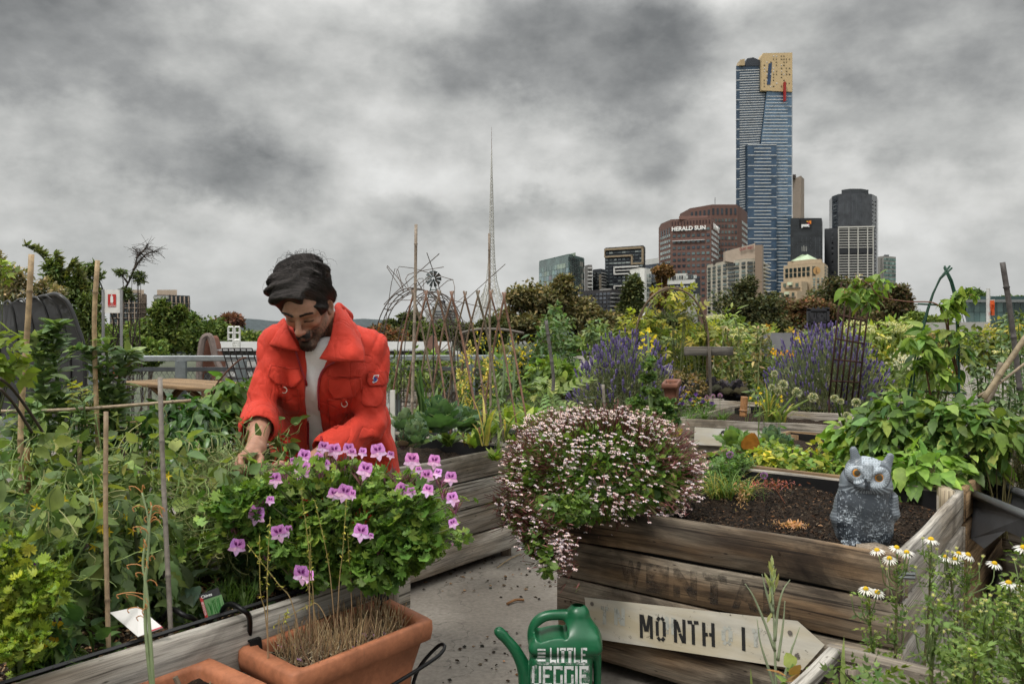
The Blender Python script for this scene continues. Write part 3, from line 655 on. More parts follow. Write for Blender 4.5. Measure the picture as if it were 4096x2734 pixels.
b.grid('window',0,3,13,z0,z1,.55,.6,wc,cap=80);b.grid('window',1,4,13,z0,z1,.55,.6,wc,cap=80);b.grid('window',3,2,13,z0,z1,.55,.6,wc,cap=99);b.grid('window',2,2,13,z0,z1,.5,.6,wc,u0=.65,cap=99)
b.grid('balcony',1,1,13,z0,z1,.9,.5,[(.05,.055,.055),(.10,.12,.12)],u0=.25,u1=.55,proud=.5);b.grid('balcony',2,1,13,z0,z1,.95,.55,[(.05,.055,.055),(.10,.12,.12)],u0=.0,u1=.55,proud=.8);b.grid('balcony',4-0-1,1,1,z0,z1,.1,.1,wc)
b.grid('curved_balcony',3,1,13,z0,z1,1.,.28,[(.5,.46,.38)],u0=.2,proud=2.2,mat='paint')
b.grid('column',3,1,1,z0,b.zat(245,2),1.,1.,[(.30,.22,.16)],u0=-.1,u1=.08,proud=2.6,mat='paint')
b=Bld('mirror_glass_block','teal mirror glass block with a patchwork facade, leftmost of the skyline cluster',[(539,560),(569,505),(584.3,535)],254.5,(.10,.155,.145),30,at=1,mat='glass')
for k in range(9):
 b.grid('glass_panel',0,11,1,b.zat(262+k*5.1+5.,1),b.zat(262+k*5.1-.3,1)-0.,.88,.86,[(.17,.26,.235),(.22,.31,.28),(.14,.20,.19),(.27,.34,.27),(.20,.18,.20),(.10,.16,.15),(.2,.3,.32)],proud=.25,u0=rng.uniform(0,.04))
b.grid('dark_panel',1,4,9,b.zat(300,1),b.zat(256,1),.85,.8,[(.02,.035,.035),(.03,.05,.05),(.05,.085,.08)],u1=.62);b.grid('slab_panel',1,3,7,b.zat(300,1),b.zat(258,1),.45,.8,[(.05,.05,.045),(.25,.23,.2)],u0=.66,mat='paint')
m=MB();a_=P(550,HY,545);c_=P(575.6,HY,510);m.add([(*a_[:2],b.z),(*c_[:2],b.z),(*c_[:2],b.zat(251.3,1)),(*a_[:2],b.zat(258,1)+2),(a_[0],a_[1]+3,b.z),(c_[0],c_[1]+3,b.z),(c_[0],c_[1]+3,b.zat(251.3,1)),(a_[0],a_[1]+3,b.zat(258,1)+2)],[(0,1,2,3),(7,6,5,4),(3,2,6,7),(1,5,6,2)],(.24,.29,.23));obj('roof_fin',m,M['facade'],b.t)
b=Bld('balcony_slab_tower','pale grey tower with stacked white balconies next to the mirror glass block',[(584.6,610),(588,600),(592.2,600)],265.4,(.16,.15,.145),25,at=1)
b.grid('balcony',1,1,8,b.zat(296,1),b.zat(266,1),1.1,.3,[(.55,.54,.52)],proud=1.5,mat='paint');b.grid('window',1,2,8,b.zat(296,1),b.zat(266,1),.7,.4,DG)
b=Bld('dark_flat_tower','black apartment tower with a tan fin left of the tall framed tower',[(592.6,640),(601,630),(605,640)],269.2,(.035,.04,.046),25,at=1)
b.grid('window',0,5,9,b.zat(298,1),b.zat(271,1),.75,.4,[(.08,.10,.11),(.22,.24,.23),(.03,.035,.04)]);b.grid('balcony',1,1,9,b.zat(298,1),b.zat(271,1),.9,.25,[(.3,.3,.29)],proud=1.,mat='paint');b.pane('tan_fin',b.pts[0],b.pts[1],.9,.98,b.zat(298,1),b.zat(274,1),(.2,.17,.13),.8,'paint')
b=Bld('framed_tower','tall dark apartment tower with bronze frame at its top and white band frames',[(605,660),(643.5,640),(645.4,655)],245.8,(.022,.026,.032),30,at=1)
zt2=lambda y:b.zat(y,1)
for k in range(14):b.grid('window',0,9,1,zt2(250.5+k*3.6+1.5),zt2(250.5+k*3.6-1.2),rng.uniform(.6,.9),.62,[(.10,.12,.125),(.24,.27,.26),(.04,.05,.055)])
for(u0,u1,y0,y1)in[(0,1,248,246),(0,.02,255,246),(0,.74,255.3,253.6),(.70,.74,264,253.6),(.97,1,264,246),(.74,1,263.5,262)]:b.pane('bronze_frame',b.pts[0],b.pts[1],u0,u1,zt2(y0),zt2(y1),(.26,.20,.13),1.,'paint')
for(u0,u1,y0,y1)in[(.25,.90,266.4,265),(.25,.28,273,265),(.25,.9,273.2,272),(.3,.9,269.6,268.8),(.25,.6,285.3,284.2),(.25,.28,290,284),(.25,.6,289,288)]:b.pane('white_frame',b.pts[0],b.pts[1],u0,u1,zt2(y0),zt2(y1),(.6,.59,.56),1.2,'paint')
b=Bld('low_dark_block','low charcoal apartment block with gridded balconies below the taller towers',[(578,500),(611,470),(623.5,480)],289.5,(.045,.042,.045),30,at=1)
b.grid('window',0,9,6,b.zat(316,1),b.zat(291,1),.7,.6,[(.02,.022,.028),(.09,.10,.12),(.25,.26,.27),(.04,.045,.055)]);b.grid('window',1,3,6,b.zat(316,1),b.zat(291,1),.8,.55,[(.10,.12,.14),(.04,.05,.06)])
b.grid('balcony',1,1,6,b.zat(316,1),b.zat(291,1),1.,.15,[(.3,.29,.28)],proud=1.4,mat='paint');b.pane('roof_box',b.pts[0],b.pts[1],.68,.99,b.z,b.zat(288,1),(.25,.24,.23),.2,'paint')
for(u0,u1,y0,y1)in[(.1,.4,297.2,296.4),(.1,.12,301.3,296.4),(.1,.4,301.6,300.8),(.38,.4,301.3,296.4)]:b.pane('white_frame',b.pts[0],b.pts[1],u0,u1,b.zat(y0,1),b.zat(y1,1),(.55,.54,.52),.8,'paint')
b=Bld('white_balcony_block','white apartment block with a tall white pier between green glass balconies',[(629.8,460),(641,445),(651.3,455)],268.3,(.62,.61,.57),25,at=1)
b.grid('balcony',0,1,9,b.zat(316,1),b.zat(272,1),.86,.74,[(.35,.39,.35),(.42,.45,.4)],proud=1.2);b.grid('window',0,3,9,b.zat(316,1),b.zat(272,1),.6,.35,[(.12,.15,.14),(.2,.24,.22)],proud=1.35);b.grid('window',1,3,9,b.zat(316,1),b.zat(272,1),.7,.68,[(.2,.24,.23),(.36,.4,.37),(.13,.15,.15)],u0=.3,u1=.97)
b.pane('pier',b.pts[1],b.pts[2],.0,.2,ZB,b.zat(268,1),(.7,.69,.66),1.6,'paint')
b=Bld('white_topped_block','white topped block with a navy lower storey behind the dark apartments',[(645.5,720),(659,700)],258.3,(.55,.55,.53),25,at=1)
b.pane('navy_wall',b.pts[0],b.pts[1],0,1,ZB,b.zat(263,1),(.045,.055,.075),.4,'paint');b.grid('window',0,5,3,b.zat(285,1),b.zat(264,1),.5,.5,[(.08,.10,.12),(.2,.22,.24)],proud=.6)
b=Bld('terraced_apartments','long dark and white apartment building with roof terraces under the brown tower',[(651,480),(663,455),(696.5,440),(700.5,450)],279.5,(.04,.045,.055),25,at=2)
for(u0,u1,y0,y1,c)in[(.02,.72,279.5,272.3,(.5,.5,.47)),(.02,.97,283,278.8,(.55,.55,.53)),(.30,.36,279.5,272.5,(.10,.10,.10)),(.66,.9,279.2,273.5,(.09,.09,.09))]:b.pane('terrace_storey',b.pts[1],b.pts[2],u0,u1,b.zat(y0,2),b.zat(y1,2),c,.5,'paint')
b.grid('window',1,14,1,b.zat(278.6,2),b.zat(274,2),.65,.75,[(.10,.12,.13),(.4,.42,.4),(.05,.05,.05)],proud=.7);b.grid('window',1,10,2,b.zat(292,2),b.zat(284,2),.65,.6,[(.45,.47,.45),(.3,.33,.32),(.10,.11,.12)],proud=.4);b.grid('window',0,4,5,b.zat(292,2),b.zat(272,2),.5,.5,[(.3,.33,.31),(.06,.07,.07)])
b.pane('lower_wall',b.pts[0],b.pts[2],0,1,ZB,b.zat(293.5,2),(.36,.35,.33),3.,'paint')
for k,(ch,py,lab)in enumerate([([(110,560),(138,560),(146,575)],293.5,'dark glass office block with beige grid half hidden by the fire sign'),([(154,560),(169,560),(190,575)],295.5,'dark glass office block with beige grid and stepped roof, right of the fire sign')]):
 b=Bld('grid_office_block',lab,ch,py,(.045,.055,.062),30,group='twin office blocks beyond the park trees')
 for j in range(2):
  Lx=np.linalg.norm(b.pts[j+1]-b.pts[j]);nx=5 if Lx>9 else 2
  b.grid('beige_mullion',j,nx,1,b.zat(325),b.z,.1,1.,[(.42,.33,.26)],proud=.8,mat='paint')
  b.grid('beige_floor_band',j,1,5,b.zat(325),b.zat(300),1.,.09,[(.42,.33,.26)],proud=.9,mat='paint');b.grid('window',j,nx*3,12,b.zat(325),b.zat(300),.85,.6,[(.03,.04,.045),(.07,.09,.10),(.14,.17,.18)],proud=.3)
 b.pane('light_storey',b.pts[0],b.pts[1],0,1,b.zat(298.5),b.z,(.33,.33,.32),1.,'paint')
 xa,xb=((128,144)if k==0 else(157,177));b.prism('lift_room',[tuple(P(x,HY,yy)[:2])for x,yy in[(xa,566),(xb,566),(xb,580),(xa,580)]],b.z,b.zat(289),(.40,.32,.25))
b=Bld('stepped_office_block','striped grey stepped office block far off behind the crossed canes',[(425.5,900),(433,880),(447,880),(457.5,895)],309,(.34,.34,.33),25,at=1)
b.prism('upper_storeys',[tuple(P(x,HY,yy)[:2])for x,yy in[(436,882),(452.5,882),(453,905),(436,905)]],b.z-.5,b.zat(303.,1),(.3,.3,.3));b.prism('lift_room',[tuple(P(x,HY,yy)[:2])for x,yy in[(440,884),(445.5,884),(445.5,900),(440,900)]],b.zat(303,1),b.zat(299.8,1),(.03,.035,.045))
for i in(1,2):b.grid('window',i,1,5,b.zat(324,1),b.zat(309.5,1),1.,.45,[(.10,.11,.12)])
b=Bld('construction_site_block','low pale rooftops behind the dark trees, below the white grid tower',[(832,420),(858,420)],289,(.5,.47,.42),20)
b.grid('window',0,5,1,b.zat(296),b.zat(290),.5,.5,DG)
b=Bld('far_white_flats','small white far block glimpsed left of the broad gum tree',[(517.5,900),(528,900)],291,(.4,.41,.4),20);b.grid('window',0,4,5,b.zat(318),b.zat(293),.6,.4,DG)
b=Bld('riverside_hall','teal faceted glass hall with flat roof at the far right edge',[(968,150),(1060,150)],299.5,(.05,.09,.088),20,mat='glass')
b.grid('facet',0,16,2,b.zat(322),b.zat(302),.95,.92,[(.07,.12,.115),(.05,.085,.08),(.11,.17,.16)],proud=.1,mat='glass')
b.pane('roof_edge',b.pts[0],b.pts[1],0,1,b.zat(302),b.zat(299.3),(.18,.19,.19),1.,'paint')
b=Bld('pavilion','low building with a flat pale roof in front of the teal glass hall',[(917,70),(985,62)],331,(.12,.11,.10),8)
b.prism('roof_slab',[tuple(P(x,HY,yy)[:2])for x,yy in[(914,68),(988,59),(990,72),(918,80)]],b.z,b.z+.55,(.4,.39,.36))
Ys=420.;t=thing('lattice_spire','slender white steel lattice spire with a mast tip','tower',P(492,HY,Ys)-V3(0,0,H+12))
prof=[(127,.25),(150,.3),(165,.55),(185,1.2),(215,1.9),(245,2.6),(265,3.6),(280,5.2),(290,7.6),(300,12.5),(312,19.)]
def ring_at(py,r,nn=6):return[P(491.6,py,Ys)+V3(math.cos(a)*r,math.sin(a)*r,0)*Ys/DU for a in np.linspace(0,2*math.pi,nn,endpoint=False)]
lv=np.concatenate([np.linspace(150,290,44),np.linspace(293,312,5)]);rr=np.interp(lv,[p[0]for p in prof],[p[1]for p in prof])
m=MB();tube(m,[P(491.6,127,Ys),P(491.6,152,Ys)],[.06,.14],5,(.35,.3,.28));obj('mast',m,M['metal'],t)
R_=[ring_at(y_,r_)for y_,r_ in zip(lv,rr)]
m=MB()
for j in range(6):tube(m,[r_[j]for r_ in R_],np.linspace(.09,.2,len(R_)),4,(.5,.49,.46))
obj('legs_frame',m,M['paint'],t)
m=MB();seg=[]
for k in range(len(R_)-1):
 for j in range(6):
  seg.append((R_[k][j],R_[k+1][(j+1)%6]));seg.append((R_[k][(j+1)%6],R_[k+1][j]))
  if k%2==0:seg.append((R_[k][j],R_[k][(j+1)%6]))
seg=np.array(seg);tubes(m,seg,np.full(2,.055),3,(.45,.44,.42));obj('lattice',m,M['paint'],t)
m=MB()
for k,a in enumerate(np.linspace(0,2*math.pi,14,endpoint=False)):
 for side in(-1,1):tube(m,spline([P(491.6+rr[-6]*math.cos(a),288,Ys)+V3(0,math.sin(a)*3,0),P(491.6+12*math.cos(a+side*.2),304,Ys)+V3(0,math.sin(a)*5,0),P(491.6+21*math.cos(a+side*.45),321,Ys)+V3(0,math.sin(a)*8,0)],8),.1,3,(.55,.54,.5))
obj('skirt',m,M['paint'],t)
BH=.70
E1=nrm([(1143-512)/FL,1.]);E2=np.array([E1[1],-E1[0]])
SY=lambda Y:Y*FL/DU
def side_boards(t,a,b,mat,n=4,h=BH,gap=.011,th=.03,out=None,z0=.05,col=(1,1,1),warp=.004,over=0.,labels=None):
 """n stacked boards from a to b (xy of the outer face line), each its own part"""
 a=np.array([*a[:2],0.]);b=np.array([*b[:2],0.]);d=nrm(b-a);nn=V3(d[1],-d[0],0)
 if out is not None and np.dot(nn,out)<0:nn=-nn
 bh=(h-z0)/n
 for k in range(n):
  zc=z0+bh*(k+.5);m=MB();j=rng.uniform(-.006,.006,3)
  c=np.array(col)*rng.uniform(.85,1.12)
  A=a-nn*(th/2+j[0]*.5)+V3(0,0,zc)-d*(over+j[1]);B_=b-nn*(th/2+j[0]*.5)+V3(0,0,zc)+d*(over+j[2])
  beam(m,A,B_,th,bh-gap,(0,0,1),.14,14,c,warp if k==n-1 else warp*.5)
  obj('board',m,M[mat],t,True)
 return nn
def bed(label,FLp,FRp,BRp,BLp,mat='wood_far',h=BH,soil_drop=.07,n=4,group='raised timber garden beds',front_mat=None,z0=.05,legs=True,soilcol=(.03,.02,.015)):
 pts=[np.array(p[:2],float)for p in(FLp,FRp,BRp,BLp)];c=np.mean(pts,0)
 t=thing('garden_bed',label,'garden bed',(*c,0),group)
 for i in range(4):
  a,b_=pts[i],pts[(i+1)%4];o=np.array([*((a+b_)/2-c),0]);Ln=np.linalg.norm(b_-a);d=(b_-a)/Ln
  ins=.031 if i%2 else 0.
  side_boards(t,a+d*ins,b_-d*ins,(front_mat if(front_mat and i==0)else mat),n=n,h=h,out=o,z0=z0)
 for i in range(4):
  p=pts[i]+(c-pts[i])/np.linalg.norm(c-pts[i])*.085;m=MB();beam(m,(*p,0.),(*p,h-.03),.07,.07,(1,0,0),.1,4,(.8,.75,.7));obj('corner_post',m,M[mat],t,True)
 m=MB()
 for i in range(4):
  a,b_=[q+(c-q)*(.034/np.linalg.norm(c-q)*1.4)for q in(pts[i],pts[(i+1)%4])]
  m.add([(*a,h-.25),(*b_,h-.25),(*b_,h-.018),(*a,h-.018)],[(0,1,2,3)],(.01,.01,.011))
 obj('liner',m,M['plastic'],t)
 nx,ny=46,46;U,W_=np.meshgrid(np.linspace(0,1,nx),np.linspace(0,1,ny),indexing='ij');q=[x+(c-x)*(.045/np.linalg.norm(c-x))for x in pts]
 XY=((1-U)*(1-W_))[...,None]*q[0]+(U*(1-W_))[...,None]*q[1]+(U*W_)[...,None]*q[2]+((1-U)*W_)[...,None]*q[3]
 Z=np.full(U.shape,h-soil_drop);p3=np.concatenate([XY,Z[...,None]],-1)
 p3[...,2]+=.022*vnoise(p3,6,1)+.016*vnoise(p3,17,2)+.010*vnoise(p3,45,3)
 F=[(i*ny+j,(i+1)*ny+j,(i+1)*ny+j+1,i*ny+j+1)for i in range(nx-1)for j in range(ny-1)]
 m=MB();m.add(p3.reshape(-1,3),F,soilcol);obj('soil',m,M['soil'],t,True)
 t['h']=h;return t,pts
def chips(name,label,pts,h,n,col=((.14,.09,.05),(.05,.035,.025),(.30,.22,.14)),size=.012,cat='mulch'):
 c=np.mean(pts,0);u=rng.uniform(.04,.96,(n,2));q=pts
 XY=((1-u[:,0])*(1-u[:,1]))[:,None]*q[0]+(u[:,0]*(1-u[:,1]))[:,None]*q[1]+(u[:,0]*u[:,1])[:,None]*q[2]+((1-u[:,0])*u[:,1])[:,None]*q[3]
 pos=np.concatenate([XY,np.full((n,1),h)],1);pos[:,2]+=.022*vnoise(pos,6,1)+.016*vnoise(pos,17,2)+rng.uniform(.003,.012,n)
 m=MB();T=(np.array([(-.5,0,0),(.5,0,0),(.4,1,0.05),(-.4,1,0),(0,.5,.35)]),[np.array([(0,1,4),(1,2,4),(2,3,4),(3,0,4)])])
 scatter(m,T,pos,rdir(n)*[1,1,.25],(0,0,1),size*rng.uniform(.5,2.4,n),pick(col,n,[.45,.42,.13]),.3,wid=size*rng.uniform(.3,.8,n))
 return obj(name,m,M['rough'],None,label=label,cat=cat,kind='stuff')
mFL,mFR,mBR=G(558,500,BH),G(902,553.5,BH),G(964,489,BH);mBL=G(683,459,BH)
tM,pM=bed('dark stained timber bed holding the owl, with a white MONTH board on its front',mFL,mFR,mBR,mBL,'wood_grey',front_mat='wood_brown',soil_drop=.085,soilcol=(.022,.015,.011))
chips('bark_mulch','dark crumbly bark and soil filling the bed around the owl',pM,BH-.085,9000,((.03,.02,.013),(.012,.009,.007),(.10,.065,.04)),.009)
fd=nrm(pM[1]-pM[0]);fn=np.array([fd[1],-fd[0]]);
if fn[1]>0:fn=-fn
def on_front(px,py,off=0.):
 """point on the front plane of the MONTH bed seen at a place in the survey"""
 r=np.array([(px-512)/FL,1.]);p0=pM[0]+fn*off;tt=np.dot(p0,fn)/np.dot(r,fn);return np.array([r[0]*tt,tt,H-(py-HY)*tt/FL])
def m_faded(name,lo=.42,hi=.62,sc=9.):
 mt,nt_,out_=newmat(name);bs=N(nt_,'ShaderNodeBsdfPrincipled');tp=N(nt_,'ShaderNodeBsdfTransparent');mx=N(nt_,'ShaderNodeMixShader');tcn=N(nt_,'ShaderNodeTexCoord').outputs['Object']
 L(nt_,attr(nt_,'Col').outputs['Color'],bs.inputs['Base Color']);bs.inputs['Roughness'].default_value=.8
 f=ramp(nt_,noise(nt_,tcn,sc,8,.72),[(lo,0.),(hi,1.)]);L(nt_,f,mx.inputs[0]);L(nt_,tp.outputs[0],mx.inputs[1]);L(nt_,bs.outputs[0],mx.inputs[2]);L(nt_,mx.outputs[0],out_.inputs[0]);return mt
M['worn_paint']=m_faded('worn_stencil_paint',.40,.72,17);M['worn_paint_light']=m_faded('worn_white_paint',.30,.5,30)
m=MB();a=on_front(620,560,.004);b_=on_front(796,590,.004);dd=b_-a
xx=0
for ch in 'WINTAL':
 o=a+dd*(xx/6);v_,f_=sweep_text(ch,1.,.06);v_=v_-v_.min(0);v_[:,0]*=.10/v_[:,0].max();v_[:,1]*=.115/v_[:,1].max()
 W=o+V3(0,0,-.105)+v_[:,:1]*nrm(dd)+v_[:,1:2]*V3(0,0,1)+V3(0,0,-.0)
 m.add(W,[tuple(q)for q in f_],(.012,.010,.009));xx+=1;obj('stencil_letter',m,M['worn_paint'],tM);m=MB()
m=MB();c0=np.array([*pM[1],BH-.06]);
for k in range(2):tube(m,[c0+V3(fn[0],fn[1],0)*.012+V3(-.02,0,-.012*k),c0+V3(.03,-.02,-.012*k),c0+V3(.06,.05,-.012*k)],.006,5,(.12,.13,.13))
obj('metal_bracket',m,M['metal'],tM)
m=MB();cm=np.mean(pM,0);p=pM[1]+(cm-pM[1])*.115;beam(m,(*p,BH-.16),(*p,BH-.012),.16,.09,(1,.3,0),.06,3,(1.1,1,.9));obj('corner_block',m,M['wood_grey'],tM,True)
m=MB();p=pM[2]+(cm-pM[2])*.1;beam(m,(*p,BH-.2),(*p,BH+.012),.16,.05,(1,-.3,0),.06,3,(1.2,1.1,.9));obj('corner_block',m,M['wood_grey'],tM,True)
m=MB()
for px in(565,571,893,899,780):
 for py in(537,575,600,640):
  q=on_front(px+rng.uniform(-1,1),py+(px-558)*.07,.003);m.add(q+np.array([(math.cos(a_)*.005*fd[0],math.cos(a_)*.005*fd[1],math.sin(a_)*.005)for a_ in np.linspace(0,6.28,8,endpoint=False)]),[tuple(range(8))],(.06,.04,.03))
obj('nail_heads',m,M['metal'],tM)
sg=thing('wooden_sign','worn cream arrow board stencilled MONTH 1 on the dark stained bed','sign',on_front(700,628),'arrow shaped name boards on beds')
poly=[(584.5,596.5),(797.5,620),(824.7,644),(802.5,669),(589,637)]
F_=[on_front(x,y,.032)for x,y in poly];K_=[on_front(x,y,.008)for x,y in poly]
def slab(F_,K_,col,name,parent,mat):
 n=len(F_);m=MB();V=np.array(F_+K_);c0=V[0];Ld=nrm(V[1]-V[0]);bc=np.stack([(V-c0)@Ld,V[:,2],np.zeros(len(V))],1)+rng.uniform(0,5)
 m.add(V,[tuple(range(n))[::-1],tuple(range(n,2*n))]+[(i,(i+1)%n,n+(i+1)%n,n+i)for i in range(n)],col,bc);return obj(name,m,mat,parent)
def m_whitewood(name,base,chip=.62):
 mt,nt_,out_=newmat(name);bs=N(nt_,'ShaderNodeBsdfPrincipled');b=attr(nt_,'bc').outputs['Vector'];tcn=N(nt_,'ShaderNodeTexCoord').outputs['Object']
 c=mixc(nt_,ramp(nt_,noise(nt_,b,1.,5,.6,0.,(3,14,14)),[(.35,0.),(.65,1.)]),base,tuple(np.array(base)*.72));c=mixc(nt_,ramp(nt_,noise(nt_,b,1.,6,.6,0.,(1.2,5,5)),[(.45,0.),(.6,.7)]),c,(.46,.39,.25))
 c=mixc(nt_,ramp(nt_,noise(nt_,tcn,26,9,.78),[(chip,0.),(chip+.05,1.)]),c,(.05,.04,.03));L(nt_,c,bs.inputs['Base Color']);bs.inputs['Roughness'].default_value=.75
 L(nt_,bump(nt_,noise(nt_,b,1.,5,.6,0.,(4,90,90)),.3,.002),bs.inputs['Normal']);L(nt_,bs.outputs[0],out_.inputs[0]);return mt
M['white_old']=m_whitewood('worn_cream_board',(.60,.57,.49),.60);M['white_board']=m_whitewood('white_board',(.66,.655,.62),.72)
slab(F_,K_,(1,1,1),'board',sg,M['white_old'])
def bars(mb,segs,org,xd,ud,w,h,th,col):
 for(x0,y0,x1,y1)in segs:
  a_=org+xd*x0*w+ud*y0*h;b2=org+xd*x1*w+ud*y1*h;d=nrm(b2-a_);s_=np.cross(np.cross(xd,ud),d)*th/2
  mb.add([a_-s_,b2-s_,b2+s_,a_+s_],[(0,1,2,3)],col)
ST={'M':[(.08,0,.08,1),(.92,0,.92,.95),(.2,.98,.45,.3),(.8,.98,.56,.3)],'O':[(.15,.2,.15,.82),(.85,.2,.85,.82),(.18,.86,.42,.99),(.58,.99,.83,.86),(.18,.14,.42,.01),(.58,.01,.83,.14)],'N':[(.1,0,.1,.98),(.9,.0,.9,1),(.22,.9,.5,.45),(.5,.4,.82,.02)],'T':[(.5,0,.5,.86),(.0,.94,.42,.94),(.58,.94,1,.94)],'H':[(.1,0,.1,1),(.9,0,.9,1),(.2,.5,.45,.5),(.55,.5,.8,.5)],'1':[(.5,0,.5,1)]}
M['stencil_ink']=m_faded('stencil_ink',.18,.36,30);lx=[(640.5,613.5,652.5,'M'),(656,616,666,'O'),(674.5,618,685.5,'N'),(688,619.8,699,'T'),(703,621.5,714.5,'H'),(739.5,626,748,'1')]
for(x0,yt,x1,ch)in lx:
 h_=23.5;o_=on_front(x0,yt+h_,.034);xd_=on_front(x1,yt+h_+(x1-x0)*.09,.034)-o_;ud_=on_front(x0-.6,yt,.034)-o_
 m=MB();bars(m,ST[ch],o_,nrm(xd_),nrm(ud_),np.linalg.norm(xd_),np.linalg.norm(ud_),.0135,(.012,.012,.012));obj('stencil_letter',m,M['stencil_ink'],sg)
m=MB();
for(x0,yt,x1,ch)in[(601,606,608,'T'),(615,607,624,'N'),(722,626,732,'O'),(752,629,760,'T'),(666,616,674,'H')]:
 h_=17;o_=on_front(x0,yt+h_,.0335);xd_=on_front(x1,yt+h_+1,.0335)-o_;ud_=on_front(x0,yt,.0335)-o_
 m=MB();bars(m,ST[ch],o_,nrm(xd_),nrm(ud_),np.linalg.norm(xd_),np.linalg.norm(ud_),.016,(.43,.44,.40));obj('ghost_letter',m,M['worn_paint_light'],sg)
m=MB()
for(px,py)in((592,603),(790,632),(797,655)):
 q=on_front(px,py,.036);m.add(q+np.array([(math.cos(a_)*.009*fd[0],math.cos(a_)*.009*fd[1],math.sin(a_)*.009)for a_ in np.linspace(0,6.28,10,endpoint=False)]),[tuple(range(10))],(.22,.2,.18))
obj('screw',m,M['metal'],sg)
LB0,LB1=G(26,680,BH),G(411,559.5,BH);dL=E1.copy();pL=np.array([-dL[1],dL[0]])
LB0x=LB0[:2]-dL*1.1;LBW=.62
tL,pLb=bed('long grey timber bed of peas and tomatoes with terracotta troughs hooked on its side',LB0x,LB1[:2],LB1[:2]+pL*LBW,LB0x+pL*LBW,'wood_grey',soil_drop=.06)
def onbed(px,w=.3,z=BH-.05):
 """soil point of the left bed seen in column px, w metres in from its front board"""
 r=np.array([(px-512)/FL,1.]);p0=LB0[:2]+pL*w;A_=np.array([r,-dL]).T;s_=np.linalg.solve(A_,p0);return np.array([*(r*s_[0]),z])
def inbed(s_,w,z=BH-.05):return np.array([*(LB0[:2]+dL*s_+pL*w),z])
chips('bark_chips','brown bark chips along the front of the pea and tomato bed',[LB0x+pL*.02,LB1[:2]+pL*.02,LB1[:2]+pL*.5,LB0x+pL*.5],BH-.06,9000,size=.008)
tL2,pLb2=bed('second timber bed of broad beans and peas behind the near one at the left',LB0x+pL*.66,LB0[:2]+dL*.95+pL*.66,LB0[:2]+dL*.95+pL*1.5,LB0x+pL*1.5,'wood_grey',soil_drop=.06)
m=MB();tube(m,[np.array([*(LB0x+pL*.045),BH-.006]),np.array([*(LB1[:2]+pL*.045),BH-.004])],.006,5,(.012,.012,.013));obj('liner_edge',m,M['plastic'],tL)
c1=G(412,584,0)[:2];c2=G(515,545,0)[:2];dd=nrm(c2-c1);pp=np.array([-dd[1],dd[0]]);cA=G(440,457,BH)[:2];cB=G(519,444,BH)[:2];dd=nrm(cB-cA);dd=E1;cA=cB-dd*1.42;pp=-E2
tC,pC=bed('grey timber bed of cabbages and leeks beside the man in red',cA,cB,cB+pp*1.35,cA+pp*1.35,'wood_grey',soil_drop=.1)
def mid_bed(label,xl,yl,xr,yr,depth,mat='wood_far',soil=.08,h=BH,**k):
 a,b_=G(xl,yl,h)[:2],G(xr,yr,h)[:2];q=E1
 return bed(label,a,b_,b_+q*depth,a+q*depth,mat,h=h,soil_drop=soil,**k)
tS,pS=mid_bed('grey timber bed with a blank white arrow board, chives and onions',674,416.5,829,424.5,1.5)
tB,pB=mid_bed('long grey bed of salad greens beyond the crossed canes, left half',392,379,470,381,1.3)
tB2,pB2=mid_bed('weathered bed with the stencilled letters GUE below the artichoke',474,382,579,386.5,1.3)
tV,pV=mid_bed('timber bed carrying the left lavender bush',578,404,668,407,1.3)
tV2,pV2=mid_bed('timber bed carrying the right lavender bush',776,409.5,905,416,1.6)
tD,pD=mid_bed('timber bed under the T shaped post holding dark covered pots',672,398,770,402,.9)
tE,pE=mid_bed('distant grey bed with a small white plate behind the purple cabbages',690,380.5,735,382,1.0)
t6,p6=bed('low timber bed of strawberries and raspberries behind the owl bed',mBL[:2]+E1*.05,mBR[:2]+E1*.05,mBR[:2]+E1*1.55,mBL[:2]+E1*1.75,'wood_warm',soil_drop=.06)
t7,p7=mid_bed('far timber bed in front of the grey shed panel',780,376,880,378,1.4)
t8,p8=mid_bed('timber bed of drooping broad beans at the right edge',985,431,1085,442,1.2)
t9,p9=mid_bed('low brown timber box of rosemary at the right edge',1003,523,1090,541,1.0,h=.45,n=3)
n0,n1,n2=G(805,679,.66),G(836,645,.66),G(1010,683,.66)
a_=G(831,638,BH)[:2];b_=a_+E2*1.1;d=E2;q=-E1
tN,pN=bed('nearest bed corner at the bottom right with a pale sawn board end',a_+q*.95,b_+d*.4+q*.95,b_+d*.4,a_,'wood_grey',h=BH,soil_drop=.03)
m=MB();blk=a_+d*.17+q*.11;beam(m,(*blk,BH-.2),(*blk,BH-.02),.22,.13,(-q[1],q[0],0),.04,3,(.5,.48,.45));obj('corner_block',m,M['wood_grey'],tN,True)
def arrow(label,plane_pts,th,text=None,mat='white_board',letters=None):
 pass
def on_plane(px,py,a,nrm2,off=0.):
 r=np.array([(px-512)/FL,1.]);p0=a+nrm2*off;tt=np.dot(p0,nrm2)/np.dot(r,nrm2);return np.array([r[0]*tt,tt,H-(py-HY)*tt/FL])
def bed_front(pts):
 d=nrm(pts[1]-pts[0]);n_=np.array([d[1],-d[0]]);return-n_ if n_[1]>0 else n_
nS=bed_front(pS);s2=thing('wooden_sign','clean white arrow board with hand painted black letters half hidden by cabbages','sign',on_plane(745,435,pS[0],nS),'arrow shaped name boards on beds')
pl=[(694.6,426.5),(791,432.5),(800.5,440.5),(790,449),(694,444)]
slab([on_plane(x,y,pS[0],nS,.03)for x,y in pl],[on_plane(x,y,pS[0],nS,.006)for x,y in pl],(1,1,1),'board',s2,M['white_board'])
m=MB()
